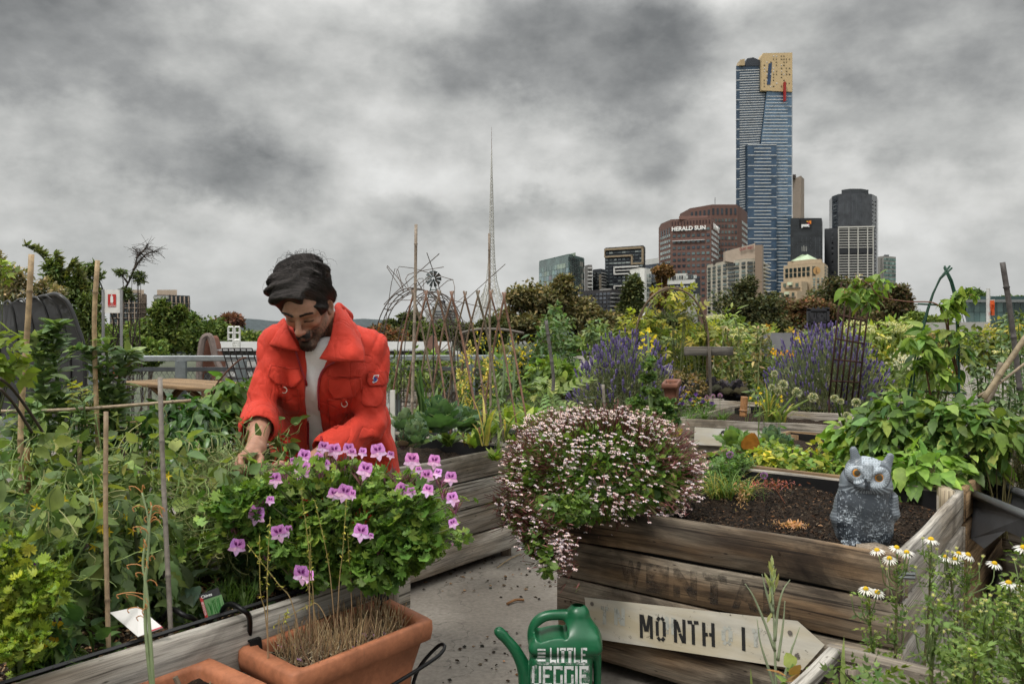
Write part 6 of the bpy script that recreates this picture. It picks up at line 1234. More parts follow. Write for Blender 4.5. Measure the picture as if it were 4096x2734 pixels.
bush('pepper_bush','dark glossy bush of pointed leaves behind the thick grey cane',P(183,430,4.2),(.17,.14,.12),1100,T_ovate(.5,.14,.3,seg=4),.055,[(.035,.095,.02),(.05,.13,.025),(.025,.07,.018)],z0=BH,mat='leaf_shiny',droop=.7,jit=.35,clump=30)
bush('pepper_bush','lower dark glossy bush right beside the grey cane',P(198,455,3.9),(.12,.10,.09),480,T_ovate(.5,.14,.3,seg=4),.052,[(.035,.095,.02),(.05,.13,.025)],z0=BH,mat='leaf_shiny',droop=.7,jit=.35,clump=14)
t=bush('climbing_vine','bright green climbing vine reaching up to the man\'s left sleeve',P(233,396,4.5),(.08,.07,.12),240,RASP,.065,[(.09,.18,.04),(.12,.22,.05),(.07,.14,.035)],z0=.6,droop=.5,clump=10,base=P(228,470,4.5))
m=MB();tube(m,spline([P(212,420,4.4),P(214,390,4.4),P(226,372,4.4),P(240,359,4.4),P(246,357,4.4)],20),.0035,5,(.12,.06,.04));obj('runner',m,M['stem'],t,True)
bush('climbing_vine','pale green vine leaves low between the cane and the white picket',P(205,418,4.6),(.08,.07,.07),170,VINE,.07,[(.14,.20,.05),(.18,.22,.07),(.10,.16,.04)],z0=.6,droop=.4,base=P(208,470,4.6))
bush('climbing_vine','lime green vine leaves on dark stems at the far left edge',P(6,350,3.1),(.04,.04,.06),46,VINE,.07,[(.16,.24,.04),(.20,.28,.05),(.12,.18,.03)],z0=.6,droop=.5,stems=5,sr=.003,base=P(-14,470,3.1))
bush('climbing_vine','yellowish vine leaves low beside the leaning broad bean',P(86,398,4.2),(.05,.05,.05),60,VINE,.06,[(.2,.22,.04),(.13,.18,.04)],z0=.6,base=P(86,470,4.2))
bush('climbing_vine','leafy sprig poking into the top left corner of the garden view',P(-2,268,6.),(.05,.05,.05),30,VINE,.07,[(.14,.2,.04)],base=P(-12,420,6.),stems=6)
TOM=T_ovate(.52,.12,.45,seg=8,ser=.38,pleat=.02)
def tomato(label,base,h,n=10,lean=(0,0,0)):
 t=thing('tomato_plant',label,'tomato plant',base);q=spline([base,base+V3(.01,0,h*.5)+np.array(lean)*.4,base+V3(-.01,-.02,h)+np.array(lean)],24);m=MB();tube(m,q,np.linspace(.008,.004,24),6,(.09,.11,.05));mm=MB()
 for k in range(n):
  i=int(4+18*k/n);a=k*2.4;h_=V3(math.cos(a),math.sin(a)*.7-.3,0);L_=rng.uniform(.11,.17);br=spline([q[i],q[i]+h_*L_*.6+V3(0,0,.03),q[i]+h_*L_+V3(0,0,-.06)],9);tube(m,br,np.linspace(.003,.0015,9),4,(.10,.15,.05))
  for j in range(2,9):
   for s_ in(-1,1):
    sd_=np.cross(nrm(br[min(j,8)]-br[j-1]),V3(0,0,1));scatter(mm,TOM,br[j][None],nrm(sd_*s_+h_*.7-V3(0,0,.75)+rng.normal(0,.25,3))[None],V3(rng.normal(0,.4),-.3,1),.052*rng.uniform(.6,1.25),[(.075,.13,.04),(.055,.10,.032),(.10,.155,.05)][rng.integers(3)],.15)
  scatter(mm,TOM,br[8][None],nrm(h_-V3(0,0,.9))[None],V3(0,-.2,1),.07,(.055,.10,.035),.1)
 obj('stem',m,M['stem'],t,True);obj('foliage',mm,M['leaf'],t,True)
 for k in range(7):
  p_=q[rng.integers(12,24)]+rng.normal(0,.05,3)+V3(0,-.05,.02);fm=MB()
  for j in range(5):a=j*1.257;scatter(fm,OVS,p_[None],(nrm([math.cos(a),-.6,math.sin(a)]))[None],V3(0,-1,.1),.016,(.55,.42,.03),.1)
  obj('flower',fm,M['petal'],t)
 return t
tomato('tomato plant with hanging cut leaves between the two foreground canes',onbed(134,.32),.36,9)
tomato('smaller tomato plant with yellow flowers left of the mottled cane',onbed(95,.34),.36,9)
tomato('tomato shoot leaning toward the thick grey cane',onbed(152,.34),.26,6)
def curly(label,stalks,cols,base,name='curly_kale',size=.03,nper=26,group=None,thick=.006,stemcol=(.12,.17,.06),side=.035):
 t=thing(name,label,'kale',base,group)
 for pts in stalks:
  q=spline([np.asarray(p)for p in pts],24);m=MB();tube(m,q,np.linspace(thick,thick*.5,24),6,stemcol);st=obj('stalk',m,M['stem'],t,True);mm=MB()
  i=rng.integers(7,24,nper*4);d=rdir(len(i));pos=q[i]+d*side*(rng.random((len(i),1))**.4);leaves_at(mm,pos,d,CUR,size,cols,jit=.6,droop=0.,var=.22);obj('curled_leaves',mm,M['leaf'],st,True)
 return t
b0=onbed(20,.12);LK=[(.17,.26,.035),(.22,.32,.05),(.11,.18,.03)]
curly('lime green frilly kale filling the lower left corner',[[b0,b0+V3(.0,-.03,.12),PW(10,535,b0[1]-.1)],[b0,b0+V3(.03,-.03,.08),PW(38,560,b0[1]-.12)],[b0,PW(40,600,b0[1]-.08),PW(60,560,b0[1]-.1)],[b0,PW(25,620,b0[1]-.12),PW(50,590,b0[1]-.14)],[b0,PW(0,610,b0[1]-.1),PW(-8,560,b0[1]-.12)],[b0,PW(22,640,b0[1]-.12),PW(34,640,b0[1]-.16)],[b0,PW(2,640,b0[1]-.12),PW(8,650,b0[1]-.18)],[b0,PW(12,600,b0[1]-.1),PW(22,575,b0[1]-.14)]],LK,b0,size=.022,side=.026,nper=34)
def viola(label,c,cols,group='violas in the timber beds',n=1,s=.016):
 t=thing('viola',label,'flower',c-V3(0,0,.06),group);m=MB();pos,_=inball(26,c-V3(0,0,.03),(.03,.03,.03));leaves_at(m,pos,V3(0,0,1.),OVS,.03,GRN,jit=.8);obj('foliage',m,M['leaf'],t,True)
 m=MB();tube(m,[c-V3(0,0,.06),c+V3(0,.002,0)],.0012,4,(.1,.16,.05));obj('stem',m,M['stem'],t);m=MB()
 for j,(a,k)in enumerate([(60,0),(120,0),(180,1),(0,1),(270,1)]):a=math.radians(a);scatter(m,T_ovate(.9,.0,.05,seg=3),(c+V3(0,-.001*j,0))[None],V3(math.cos(a),-.15,math.sin(a))[None],V3(0,-1,.2),s,cols[k],.08)
 obj('petals',m,M['petal'],t);return t
for(px,py)in[(33,567),(56,637),(44,643),(52,590),(38,612),(58,622),(2,585),(47,597)]:
 b=onbed(px,.12);viola('small purple and yellow viola beside the lime green kale',PW(px,py,max(1.55,b[1]-.02)),[(.05,.012,.09),(.60,.42,.03)])
for(px,w_,lab)in[(58,.1,'thin chive tuft at the front of the bed beside the kale'),(192,.16,'chive tuft just left of the CHIVES tag'),(226,.2,'chive tuft right of the CHIVES tag'),(245,.14,'fine chive tuft under the geranium, left side')]:
 strap_plant('chives',lab,onbed(px,w_,BH-.06),46,.13,.0028,[(.06,.13,.03),(.09,.17,.04)],'chive tufts along the near bed',spread=.5,bend=.6)
for(px,w_,sz,lab,cols)in[(150,.3,.07,'dark crinkled leaf clump at the foot of the mottled cane',[(.045,.085,.03),(.06,.11,.035)]),(70,.14,.08,'dark crinkled leaf clump between kale and mottled cane',[(.04,.08,.03),(.055,.10,.035)]),(183,.2,.07,'dark red veined leaf clump behind the grey cane foot',[(.03,.05,.03),(.05,.08,.03)]),(250,.2,.05,'low dark leaves under the left of the geranium',[(.035,.07,.025)]),(290,.2,.05,'low dark leaves under the middle of the geranium',[(.035,.07,.025)])]:
 b=onbed(px,w_);bush('leaf_clump',lab,b+V3(0,0,.05),(.09,.08,.06),60,T_ovate(.6,.1,.3,seg=6,ser=.1,pleat=.02),sz,cols,'plant',z0=BH-.08,stems=8)
def tag3(name,label,quad,draw,cat='plant label'):
 q=[np.asarray(x)for x in quad];t=thing(name,label,cat,q[0]);m=MB();n_=nrm(np.cross(q[1]-q[0],q[3]-q[0]));
 if np.dot(n_,q[0]-V3(0,0,H))>0:n_=-n_
 F_=[p+n_*.0008 for p in q];m.add(F_+[p-n_*.0008 for p in q],[(0,1,2,3),(7,6,5,4),(0,4,5,1),(1,5,6,2),(2,6,7,3),(3,7,4,0)],draw[0]);obj('card',m,M['paint'],t)
 xd=q[1]-q[0];ud=q[3]-q[0];o=q[0]+n_*.0016
 for(nm,pts,c)in draw[1]:m=MB();m.add([o+xd*x+ud*y for x,y in pts],[tuple(range(len(pts)))],c);obj(nm,m,M['paint'],t)
 for(st,x,y,w_,h_,c)in draw[2]:
  m=MB();a=o+n_*.0006+xd*x+ud*y;v_,f_=sweep_text(st,1.,.01);v_-=v_.min(0);v_[:,0]/=v_[:,0].max();v_[:,1]/=v_[:,1].max();m.add(a+v_[:,:1]*xd*w_+v_[:,1:2]*ud*h_,[tuple(z)for z in f_],c);obj('lettering',m,M['paint'],t)
 return t,o,xd,ud,n_
yb=onbed(212,.07)[1]
tg,o,xd,ud,n_=tag3('plant_tag','black edged plant tag with green picture reading Chives',[PW(205.5,617,yb),PW(227,610,yb),PW(218,586.5,yb+.02),PW(199,594,yb+.02)],((.02,.02,.022),[('picture',[(.14,.02),(.98,.02),(.98,.72),(.14,.72)],(.10,.20,.08)),('red_strip',[(.0,0),(.13,0),(.13,.86),(.0,.86)],(.40,.03,.03))],[('Chives',.08,.80,.5,.13,(.8,.8,.8)),('EASY GROW',.02,.08,.1,.6,(.7,.6,.6))]))
m=MB();
for k in range(26):x=rng.uniform(.2,.9);tube(m,[o+n_*.0006+xd*x+ud*.05,o+n_*.0008+xd*(x+rng.uniform(-.1,.1))+ud*rng.uniform(.4,.66)],.0007,3,(.03,.16,.03))
obj('printed_leaves',m,M['paint'],tg)
yb=onbed(135,.05)[1]
tg,o,xd,ud,n_=tag3('plant_tag','white tomato plant tag with red tomatoes lying against the soil',[PW(138,636,yb-.03),PW(163,627,yb),PW(138,606,yb+.05),PW(110,612,yb+.05)],((.62,.60,.58),[('red_label',[(.45,.0),(1.,.0),(1.,.25),(.45,.3)],(.38,.03,.05))],[('Moneymaker',.12,.72,.7,.13,(.45,.1,.12)),('TOMATO',.5,.06,.42,.1,(.8,.75,.75))]))
for(x,y,r_)in((.35,.45,.14),(.6,.45,.15),(.75,.6,.1),(.2,.35,.1)):
 m=MB();m.add([o+n_*.0009+xd*(x+r_*math.cos(a))+ud*(y+r_*math.sin(a))for a in np.linspace(0,6.28,14,endpoint=False)],[tuple(range(14))],(.50,.06,.04));obj('printed_tomato',m,M['paint'],tg)
b=(TR2[1]*.45+TR2[2]*.55)*.62+(TR2[0]*.45+TR2[3]*.55)*.38-V3(0,0,.04);Yb=b[1];t=thing('seeding_stalk','two pale green seeding stalks with orange dried curls rising from the near trough','plant',b)
for pts in([(151,676),(150.5,640),(146.5,590),(143,560),(148.5,523),(142,492)],[(147,676),(146.5,640),(145,590),(147.5,560),(150,520),(152,505)]):
 m=MB();q=spline([b]+[PW(x,y,Yb)for x,y in pts[1:]],30);tube(m,q,np.linspace(.0045,.0018,30),6,(.26,.33,.17));st=obj('stalk',m,M['stem'],t,True)
 for k in range(16):p_=q[rng.integers(8,30)];mm=MB();e=p_+V3(rng.normal(0,.02),rng.normal(0,.01),rng.uniform(-.004,.02));tube(mm,spline([p_,(p_+e)/2+V3(0,0,.006),e,e+V3(.004,0,-.008)],7),.0012,4,(.42,.19,.06));obj('dried_curl',mm,M['stem'],st)
m=MB();b2=TR2[1]*.5+TR2[2]*.5-V3(.06,.1,.04);tube(m,[b2,PW(175,676,b2[1])],.006,7,(.22,.17,.12));obj('cut_stalk',m,M['bark'],None,label='cut brown stalk stub in the corner trough',cat='stick')
GB=P(340,518,3.30)
def gcut(p):return p[:,2]>.50
gt=bush('geranium','large geranium bush with pink purple veined flowers in front of the man',GB,(.25,.19,.155),2900,RNC,.030,[(.08,.155,.03),(.11,.20,.04),(.06,.12,.025),(.15,.24,.055)],'geranium',up=.2,droop=.1,cut=lambda p:vnoise(p,12.,6)>-.42,base=onbed(330,.2),stems=60,sr=.005,lo=.55,p=3.)
m=MB()
for(x,y,rx,rz,n)in[(398,545,.10,.09,260),(415,520,.07,.10,200),(250,505,.09,.07,200),(375,568,.10,.05,200),(315,570,.06,.04,90),(425,540,.06,.04,80),(285,540,.08,.06,140)]:
 pos,dd=inball(int(n*1.6),P(x,y,3.12),(rx,.08,rz));leaves_at(m,pos,dd,RNC,.031,[(.075,.155,.03),(.11,.20,.04),(.06,.13,.027)],up=.2,droop=.15)
obj('overhanging_foliage',m,M['leaf'],gt,True)
m=MB();lm=MB()
for k in range(58):
 a=rng.uniform(-.35,math.pi+.35);ex=math.cos(a);ez=math.sin(a);tip=GB+V3(ex*rng.uniform(.27,.42),rng.uniform(-.22,.02),ez*rng.uniform(.16,.22)-.02);q=spline([GB+(tip-GB)*.4+V3(0,0,-.03),GB+(tip-GB)*.75,tip],12);tube(m,q,np.linspace(.0028,.0016,12),4,(.13,.19,.06))
 for j in range(16):i=4+int(8*rng.random());leaves_at(lm,(q[min(i,11)]+rng.normal(0,.016,3))[None],nrm(tip-GB+rng.normal(0,.15,3))[None],RNC,.026,[(.13,.22,.05),(.17,.27,.07),(.09,.17,.035)],up=.2,droop=.1)
obj('sprig_stems',m,M['stem'],gt,True);obj('sprig_foliage',lm,M['leaf'],gt,True)
PK1=(.66,.27,.68);PK2=(.78,.50,.78)
def pelarg(p,face,s,parent,roll=0.):
 face=nrm(face);x=nrm(np.cross(V3(0,0,1),face))if abs(face[2])<.95 else V3(1,0,0);x=-x;z=np.cross(face,x)*-1;z=nrm(V3(0,0,1)-face*face[2]);x=nrm(np.cross(z,face));m=MB()
 for j,(a,w_,l_,c)in enumerate([(58,.66,.60,PK1),(122,.66,.60,PK1),(202,.36,.58,PK2),(338,.36,.58,PK2),(270,.34,.60,PK2)]):
  a=math.radians(a)+roll;d=x*math.cos(a)+z*math.sin(a);T_=T_ovate(w_/l_*1.25,.02,.12,seg=5);scatter(m,(T_[0]*V3(1,1,1),T_[1]),(p-face*.0004*j)[None],(d+face*.12)[None],face,s*l_,c,.06)
  if j<2:
   for q_ in(-.22,0,.22):
    dd=x*math.cos(a+q_)+z*math.sin(a+q_);scatter(m,OVS,(p+face*.0016+dd*s*.10)[None],(dd+face*.11)[None],face,s*(.36-abs(q_)*.4),(.13,.01,.14),.05,wid=s*.17)
 o_=obj('flower',m,M['petal'],parent);return o_
fl=[(672,135,60),(742,155,72),(825,145,60),(555,195,80),(640,200,60),(690,240,50),(540,270,92),(380,330,72),(910,165,50),(1005,160,80),(925,275,84),(1080,180,40),(1210,215,80),(1345,220,68),(1300,310,70),(1445,320,66),(1365,290,50),(1305,395,62),(1145,395,74),(1205,405,50),(735,420,66),(800,410,84),(850,420,52),(265,545,90),(350,455,44),(1455,445,66),(1460,595,50),(405,655,86),(460,640,56),(900,650,86),(960,670,30),(150,735,80),(540,905,96),(580,915,60),(490,215,36),(1250,270,36),(848,168,50)]
stm=MB()
for(zx,zy,sz)in fl:
 x=212.5+zx*.1649;y=425+zy*.1649;Yf_=3.02+.25*max(0,(500-y)/60)+.03*rng.normal();p=P(x,y,Yf_);s_=sz*.1649*Yf_/DU*1.22
 pelarg(p,V3(rng.normal(0,.22),-1,rng.normal(.12,.15)),s_,gt,rng.normal(0,.2));rb=GB+(p-GB)*.45+V3(0,0,-.04);tube(stm,spline([rb,(rb+p)/2+V3(0,.0,-.02),p+V3(0,.006,-.012),p+V3(0,.003,0)],10),.0017,4,(.12,.14,.06))
obj('flower_stems',stm,M['stem'],gt,True)
bm=MB()
for(zx,zy)in[(600,190),(500,230),(650,260),(800,200),(860,230),(1060,300),(1090,270),(1150,310),(1190,300),(1380,310),(760,230),(450,300),(1240,330),(1400,380),(350,460),(290,470),(110,580),(140,590),(1470,470),(1010,730),(350,760),(500,860),(900,300),(1110,320),(720,200),(560,250)]:
 c=P(212.5+zx*.1649,425+zy*.1649,3.08+.2*max(0,(470-425-zy*.1649+40)/60));n=14
 b_=c+V3(0,0,-.028)+rng.normal(0,.004,(n,3));e_=b_+np.stack([rng.normal(0,.012,n),rng.normal(0,.010,n),rng.uniform(.018,.042,n)],1);tubes(bm,curve_pts(b_,e_,4),np.array([.0014,.0024,.0018,.0005]),4,pick([(.16,.07,.06),(.22,.10,.10),(.12,.10,.05),(.3,.1,.2)],n))
 tube(bm,spline([GB+(c-GB)*.5,c+V3(0,0,-.05),c+V3(0,0,-.026)],6),.0018,4,(.13,.14,.06))
obj('bud_clusters',bm,M['stem'],gt)
m=MB();pos=np.array([inbed(s_,w_,BH-.04)for s_,w_ in zip(rng.uniform(.75,1.5,90),rng.uniform(.05,.3,90))]);pos[:,2]+=rng.uniform(0,.012,90);leaves_at(m,pos,V3(0,0,.2),OV,.014,[(.35,.16,.36),(.25,.10,.25)],jit=1.);obj('fallen_petals',m,M['petal'],None,label='fallen mauve petals scattered on the soil below the geranium',cat='petals',kind='stuff')
q4=qT
def in_trough(q4,n):
 u=rng.uniform(.06,.94,(n,2));return((1-u[:,:1])*(1-u[:,1:]))*q4[0]+(u[:,:1]*(1-u[:,1:]))*q4[1]+(u[:,:1]*u[:,1:])*q4[2]+((1-u[:,:1])*u[:,1:])*q4[3]
n=520;b_=in_trough(q4,n);e_=b_+np.stack([rng.normal(0,.018,n),rng.normal(0,.018,n),rng.uniform(.02,.10,n)],1);m=MB();tubes(m,curve_pts(b_,e_,4,wob=.0015),np.linspace(.0016,.0009,4),4,pick([(.30,.20,.10),(.36,.27,.15),(.22,.14,.08)],n))
n=500;b_=in_trough(q4,n)+V3(0,0,.012);a=rng.uniform(0,6.28,n);e_=b_+np.stack([np.cos(a),np.sin(a),rng.normal(.1,.25,n)],1)*rng.uniform(.02,.06,(n,1));tubes(m,curve_pts(b_,e_,4,wob=.003),np.full(4,.0009),3,pick([(.24,.18,.11),(.16,.11,.07),(.36,.3,.2)],n))
obj('dry_stubble',m,M['cane'],None,label='dry straw coloured stubble crowding the large trough',cat='dry plants',kind='stuff')
tt=thing('seed_stalks','tall thin yellowish seed stalks rising from the trough in front of the geranium','dry plant',np.mean(q4,0))
cr_=lambda p0,px,py:PW(px,py,p0[1]+.03)
for(bx,by,mx,my,tx,ty)in[(590,1150,585,760,538,385),(620,1150,600,900,590,610),(750,1180,690,760,620,455),(750,1120,790,760,812,450),(850,1120,830,820,820,650),(335,1370,332,900,350,550),(350,1280,290,1000,285,665),(905,1040,895,800,880,700),(960,1110,968,900,965,800),(560,1180,400,960,210,720),(750,1110,560,1100,250,1290),(640,1250,600,1040,570,960),(490,1290,440,1180,455,1130)]:
 f=lambda x,y:(212.5+x*.1649,425+y*.1649);bp=f(bx,by);r_=np.array([(bp[0]-512)/FL,1,0.]);c4=np.mean(q4,0);ax=nrm(q4[1]-q4[0]);nn_=np.array([ax[1],-ax[0],0]);tt_=np.dot(c4,nn_)/np.dot(r_,nn_);b_=np.array([r_[0]*tt_,tt_,c4[2]])
 q=spline([b_,PW(*f((bx+mx)/2,(by+my)/2),tt_),PW(*f(mx,my),tt_-.01),PW(*f(tx,ty),tt_-.02)],26);m=MB();tube(m,q,np.linspace(.0018,.0009,26),4,np.linspace([.34,.20,.13],[.32,.30,.08],26));st=obj('stalk',m,M['stem'],tt,True)
 m=MB();k=rng.integers(14,26,26);leaves_at(m,q[k],rdir(26,.5),OVS,.010,[(.34,.36,.07),(.26,.26,.06)],jit=.6);obj('seed_pods',m,M['leaf'],st)
m=MB();pos=in_trough(q4,24)+V3(0,0,.02);leaves_at(m,pos,V3(0,0,.2),OV,.02,[(.45,.18,.5),(.5,.25,.55)],jit=1.);obj('fallen_petals',m,M['petal'],None,label='fallen purple petals lying in the large terracotta trough',cat='petals',kind='stuff')
m=MB();pos=in_trough(qT2,60)+V3(0,0,.012);leaves_at(m,pos,V3(0,0,.2),OVS,.02,[(.10,.08,.05)],jit=1.);obj('leaf_litter',m,M['leaf'],None,label='dead leaf scraps in the corner trough',cat='litter',kind='stuff')
FBc=P(602,470,4.75);ft=bush('flowering_mound','round mound of tiny white flowers and wine red stems spilling over the owl bed',FBc,(.385,.32,.215),5000,RNDS,.03,[(.10,.18,.04),(.12,.21,.045),(.065,.13,.03)],'flowering bush',stems=40,lo=.6,p=3.5,up=.3,droop=.0,cut=lambda p:vnoise(p,8.,6)>-.5,base=np.array([FBc[0]+.1,FBc[1],BH-.06]))
m=MB()
for(x,y,rx,rz,n,Yu_)in[(542,535,.06,.07,190,4.15),(525,515,.08,.06,160,4.4),(565,508,.12,.05,300,4.25),(548,560,.025,.05,60,4.05)]:
 pos,dd=inball(n,P(x,y,Yu_),(rx,.1,rz));leaves_at(m,pos,dd,RNDS,.03,[(.06,.115,.03),(.085,.15,.035)],up=.3)
obj('trailing_foliage',m,M['leaf'],ft,True)
n=1500;d=rdir(n,.45);cen=FBc+d*V3(.42,.35,.245)*(rng.uniform(.90,1.08,(n,1))+.13*vnoise(d,2.3,5)[:,None]);keep=cen[:,1]<FBc[1]+.22;cen=cen[keep];d=d[keep];x2=rng.uniform(0,1,300);tr=np.array([P(496+70*u+rng.normal(0,8),478+66*u+rng.normal(0,13)+16,4.15-.1*u)for u in x2]);d2=np.tile(nrm(V3(-.5,-.7,.1)),(300,1));cen=np.concatenate([cen,tr]);d=np.concatenate([d,d2]);n=len(cen)
K=5;st=np.repeat(cen-d*.05,K,0);en=np.repeat(cen,K,0)+rng.normal(0,.014,(n*K,3));m=MB();tubes(m,curve_pts(st,en,3),np.array([.0012,.0010,.0013]),3,pick([(.11,.032,.03),(.17,.05,.045),(.08,.035,.025),(.12,.14,.04)],n*K));obj('flower_stems',m,M['stem'],ft,kind='stuff')
m=MB();sel=rng.random(len(en))<.30*np.repeat(.25+1.3*(vnoise(cen,8.,3)>-.05),K);pe=en[sel];k=len(pe)
for j in range(4):
 a=rng.normal(0,.3,k)+[2.2,.9,-.9,-2.1][j];f=np.stack([np.sin(a),rng.normal(-.3,.2,k),np.cos(a)*(-1 if j in(1,2)else 1)*1.],1);scatter(m,DIA,pe,f,V3(0,-1,.3),.0115 if j<2 else .008,(.80,.66,.69),.14,wid=.0085)
obj('blossoms',m,M['petal'],ft,kind='stuff')
n=500;pos=cen[rng.integers(0,len(cen),n)]+rng.normal(0,.02,(n,3));m=MB();tubes(m,curve_pts(pos,pos+rdir(n,.8)*.025,3),np.array([.001,.0022,.0008]),3,(.22,.08,.075));obj('seed_spikes',m,M['stem'],ft,kind='stuff')
def cup_leaf(nu=9,nv=7,w=.9,cup=.35,ruff=.05,seed=0):
 rows=[];
 for i in range(nu+1):
  t=i/nu;ww=w*.5*math.sin(math.pi*(.08+.86*t)**.75)**.8
  rows.append([(ww*s_,t,cup*((s_*ww*2)**2*.55+t*t*.55)+ruff*abs(s_)**2*math.sin(i*2.2+seed+s_*4)+.012*math.sin(9*s_+i*1.7))for s_ in np.linspace(-1,1,nv)])
 return tmpl_strip(rows)
def cabbage(name,label,c,R,cols,n=16,head=True,group=None,vein=(.22,.30,.13),blue=False,ruff=.05,z0=None):
 c=np.asarray(c,float);t=thing(name,label,'cabbage',c,group);
 for k in range(n):
  a=k*2.4;lv=k/n;el=.25+1.05*lv;h=V3(math.cos(a),math.sin(a),0);f=nrm(h*math.cos(el)+V3(0,0,math.sin(el)));nor=nrm(V3(0,0,1)*math.cos(el)-h*math.sin(el));L_=R*(1.05-.4*lv)*rng.uniform(.85,1.1);m=MB()
  T=cup_leaf(seed=k,cup=.3+.35*lv,ruff=ruff);p=c+V3(0,0,.03+.05*lv);scatter(m,T,p[None],f[None],nor[None],L_,cols[k%len(cols)],.1)
  V,_=T;x=nrm(np.cross(f,nor));z=np.cross(x,f)
  P_=lambda u,v:p+x*u*L_+f*v*L_+z*(.0+(np.interp(v,[0,1],[0,(.3+.35*lv)*.55]))*L_+.006)
  tube(m,[P_(0,v)for v in np.linspace(0,.9,7)],np.linspace(.0045,.001,7)*R/.17,4,vein)
  for v in(.2,.38,.56,.72):
   for s_ in(-1,1):tube(m,[P_(0,v),P_(s_*.16,v+.10)+z*.01*L_,P_(s_*.28,v+.14)+z*.05*L_],np.array([.0016,.0011,.0005])*R/.17,3,vein)
  obj('leaf',m,M['leaf'],t,True)
 if head:
  m=MB()
  for k in range(7):a=k*.9+.3;h=V3(math.cos(a),math.sin(a),0);scatter(m,cup_leaf(cup=.9,seed=k),(c+h*R*.22+V3(0,0,.03))[None],nrm(V3(0,0,1)+h*.15)[None],-h,R*.62,cols[0],.1)
  obj('heart',m,M['leaf'],t,True)
 return t
CB=[(.045,.10,.05),(.06,.125,.06),(.035,.085,.04)];CBB=[(.09,.16,.11),(.12,.19,.13),(.07,.13,.09)]
cabbage('cabbage','big dark green cabbage with pale veins right beside the man in red',P(440,437,6.1),.20,CB,17,ruff=.05)
cabbage('cabbage','crinkled blue green savoy cabbage lower between the man and the dark cabbage',P(415,452,5.7),.13,CBB,15,ruff=.10)
cabbage('cabbage','small bluish cabbage behind the savoy touching the man\'s hip',P(405,437,6.4),.13,CBB,12,ruff=.08)
cabbage('cabbage','crinkled cabbage leaves to the right of the big dark cabbage',P(466,436,6.5),.15,CB+CBB,12,ruff=.09)
cabbage('cabbage','purple tinged small cabbage nearest the man\'s leg',P(403,455,5.6),.07,[(.07,.05,.06),(.05,.08,.05)],9)
LK_=[(.07,.14,.04),(.10,.18,.05),(.14,.20,.06)];YL=[(.30,.28,.08),(.2,.24,.06),(.36,.30,.12)]
def leek(label,c,h,n=9,w=.028,cols=LK_,**k):return strap_plant('leek',label,c,n,h,w,cols,'leeks and onions with strap leaves',**k)
leek('tall blue green leek standing against the willow canes',P(424,430,6.8),.42,9,.032,[(.05,.11,.04),(.07,.13,.05)],spread=.15,bend=.15)
leek('leek with yellowing tips next to the first tall leek',P(432,432,6.6),.36,8,.028,LK_+YL[:1],spread=.3,bend=.3)
leek('thick pale leek with bent dry leaves left of centre in the cabbage bed',P(484,445,6.4),.38,12,.022,LK_+YL,spread=.45,bend=.9)
leek('leek clump with arching yellow leaves at the bed corner',P(505,440,6.9),.34,14,.016,LK_+YL,spread=.6,bend=.9)
leek('thin upright leek near the far corner of the cabbage bed',P(497,452,6.6),.20,7,.014,LK_,spread=.3,bend=.5)
leek('yellow withered onion leaves behind the dark cabbage',P(462,430,7.1),.30,14,.013,YL,spread=.7,bend=1.1)
def lettuce(label,c,R,cols,n=16,h=1.5,group='lettuces and leafy greens'):
 t=thing('lettuce',label,'lettuce',c,group);m=MB();a=np.arange(n)*2.4;el=rng.uniform(.5,1.2,n);f=np.stack([np.cos(a)*np.cos(el),np.sin(a)*np.cos(el),np.sin(el)],1);nor=np.stack([-np.cos(a)*np.sin(el),-np.sin(a)*np.sin(el),np.cos(el)],1)
 scatter(m,T_ovate(.5,.1,.12,seg=5,ser=.05,pleat=.01),np.asarray(c)+rng.normal(0,.01,(n,3))*[1,1,0],f,nor,R*h*rng.uniform(.7,1.1,n),pick(cols,n),.15);obj('foliage',m,M['leaf'],t,True);return t
LT=[(.16,.26,.05),(.12,.21,.04),(.20,.28,.07)]
for(x,y,Y_,R,c,lab)in[(524,432,7.3,.13,LT,'upright pale lettuce left of the broad leafed green'),(538,436,7.,.11,[(.10,.17,.04)],'broad pointed green leaves at the right end of the cabbage bed'),(510,424,7.9,.13,LT,'yellow green lettuce behind the leeks'),(530,420,8.2,.12,LT,'row lettuce behind the upright pale lettuce'),(470,425,8.,.11,[(.13,.10,.05),(.12,.17,.05)],'reddish sorrel behind the dark cabbage'),(450,424,8.1,.10,LT,'green lettuce at the foot of the willow canes'),(545,428,7.8,.10,LT,'last lettuce by the pink white mound'),(495,460,6.5,.06,LT,'tiny lettuce at the bed corner'),(448,446,6.6,.09,[(.10,.18,.05)],'leafy green just right of the dark cabbage'),(474,447,6.8,.10,LT+YL[:1],'yellowing chard in the middle of the cabbage bed'),(488,438,7.2,.11,[(.12,.2,.05)],'green chard behind the pale leek'),(436,425,7.4,.12,[(.09,.16,.05)],'leafy green behind the big dark cabbage'),(512,447,7.0,.08,LT,'small pale lettuce at the far bed corner'),(420,424,7.2,.11,[(.10,.17,.05)],'leafy green behind the white post')]:
 lettuce(lab,P(x,y,Y_),R,c)
bush('artichoke_plant','large silvery jagged artichoke leaves above the GUE bed',P(510,400,9.6),(.2,.18,.16),34,PINL,.34,[(.10,.16,.07),(.13,.19,.09),(.08,.14,.05)],z0=BH,droop=-.25,wid=.75,stems=10,sr=.008)
bush('artichoke_plant','second jagged artichoke leaning right over the bed edge',P(545,398,9.2),(.2,.16,.08),16,PINL,.30,[(.10,.17,.06),(.14,.2,.08)],z0=BH,droop=.1,wid=.7,stems=8,sr=.007)
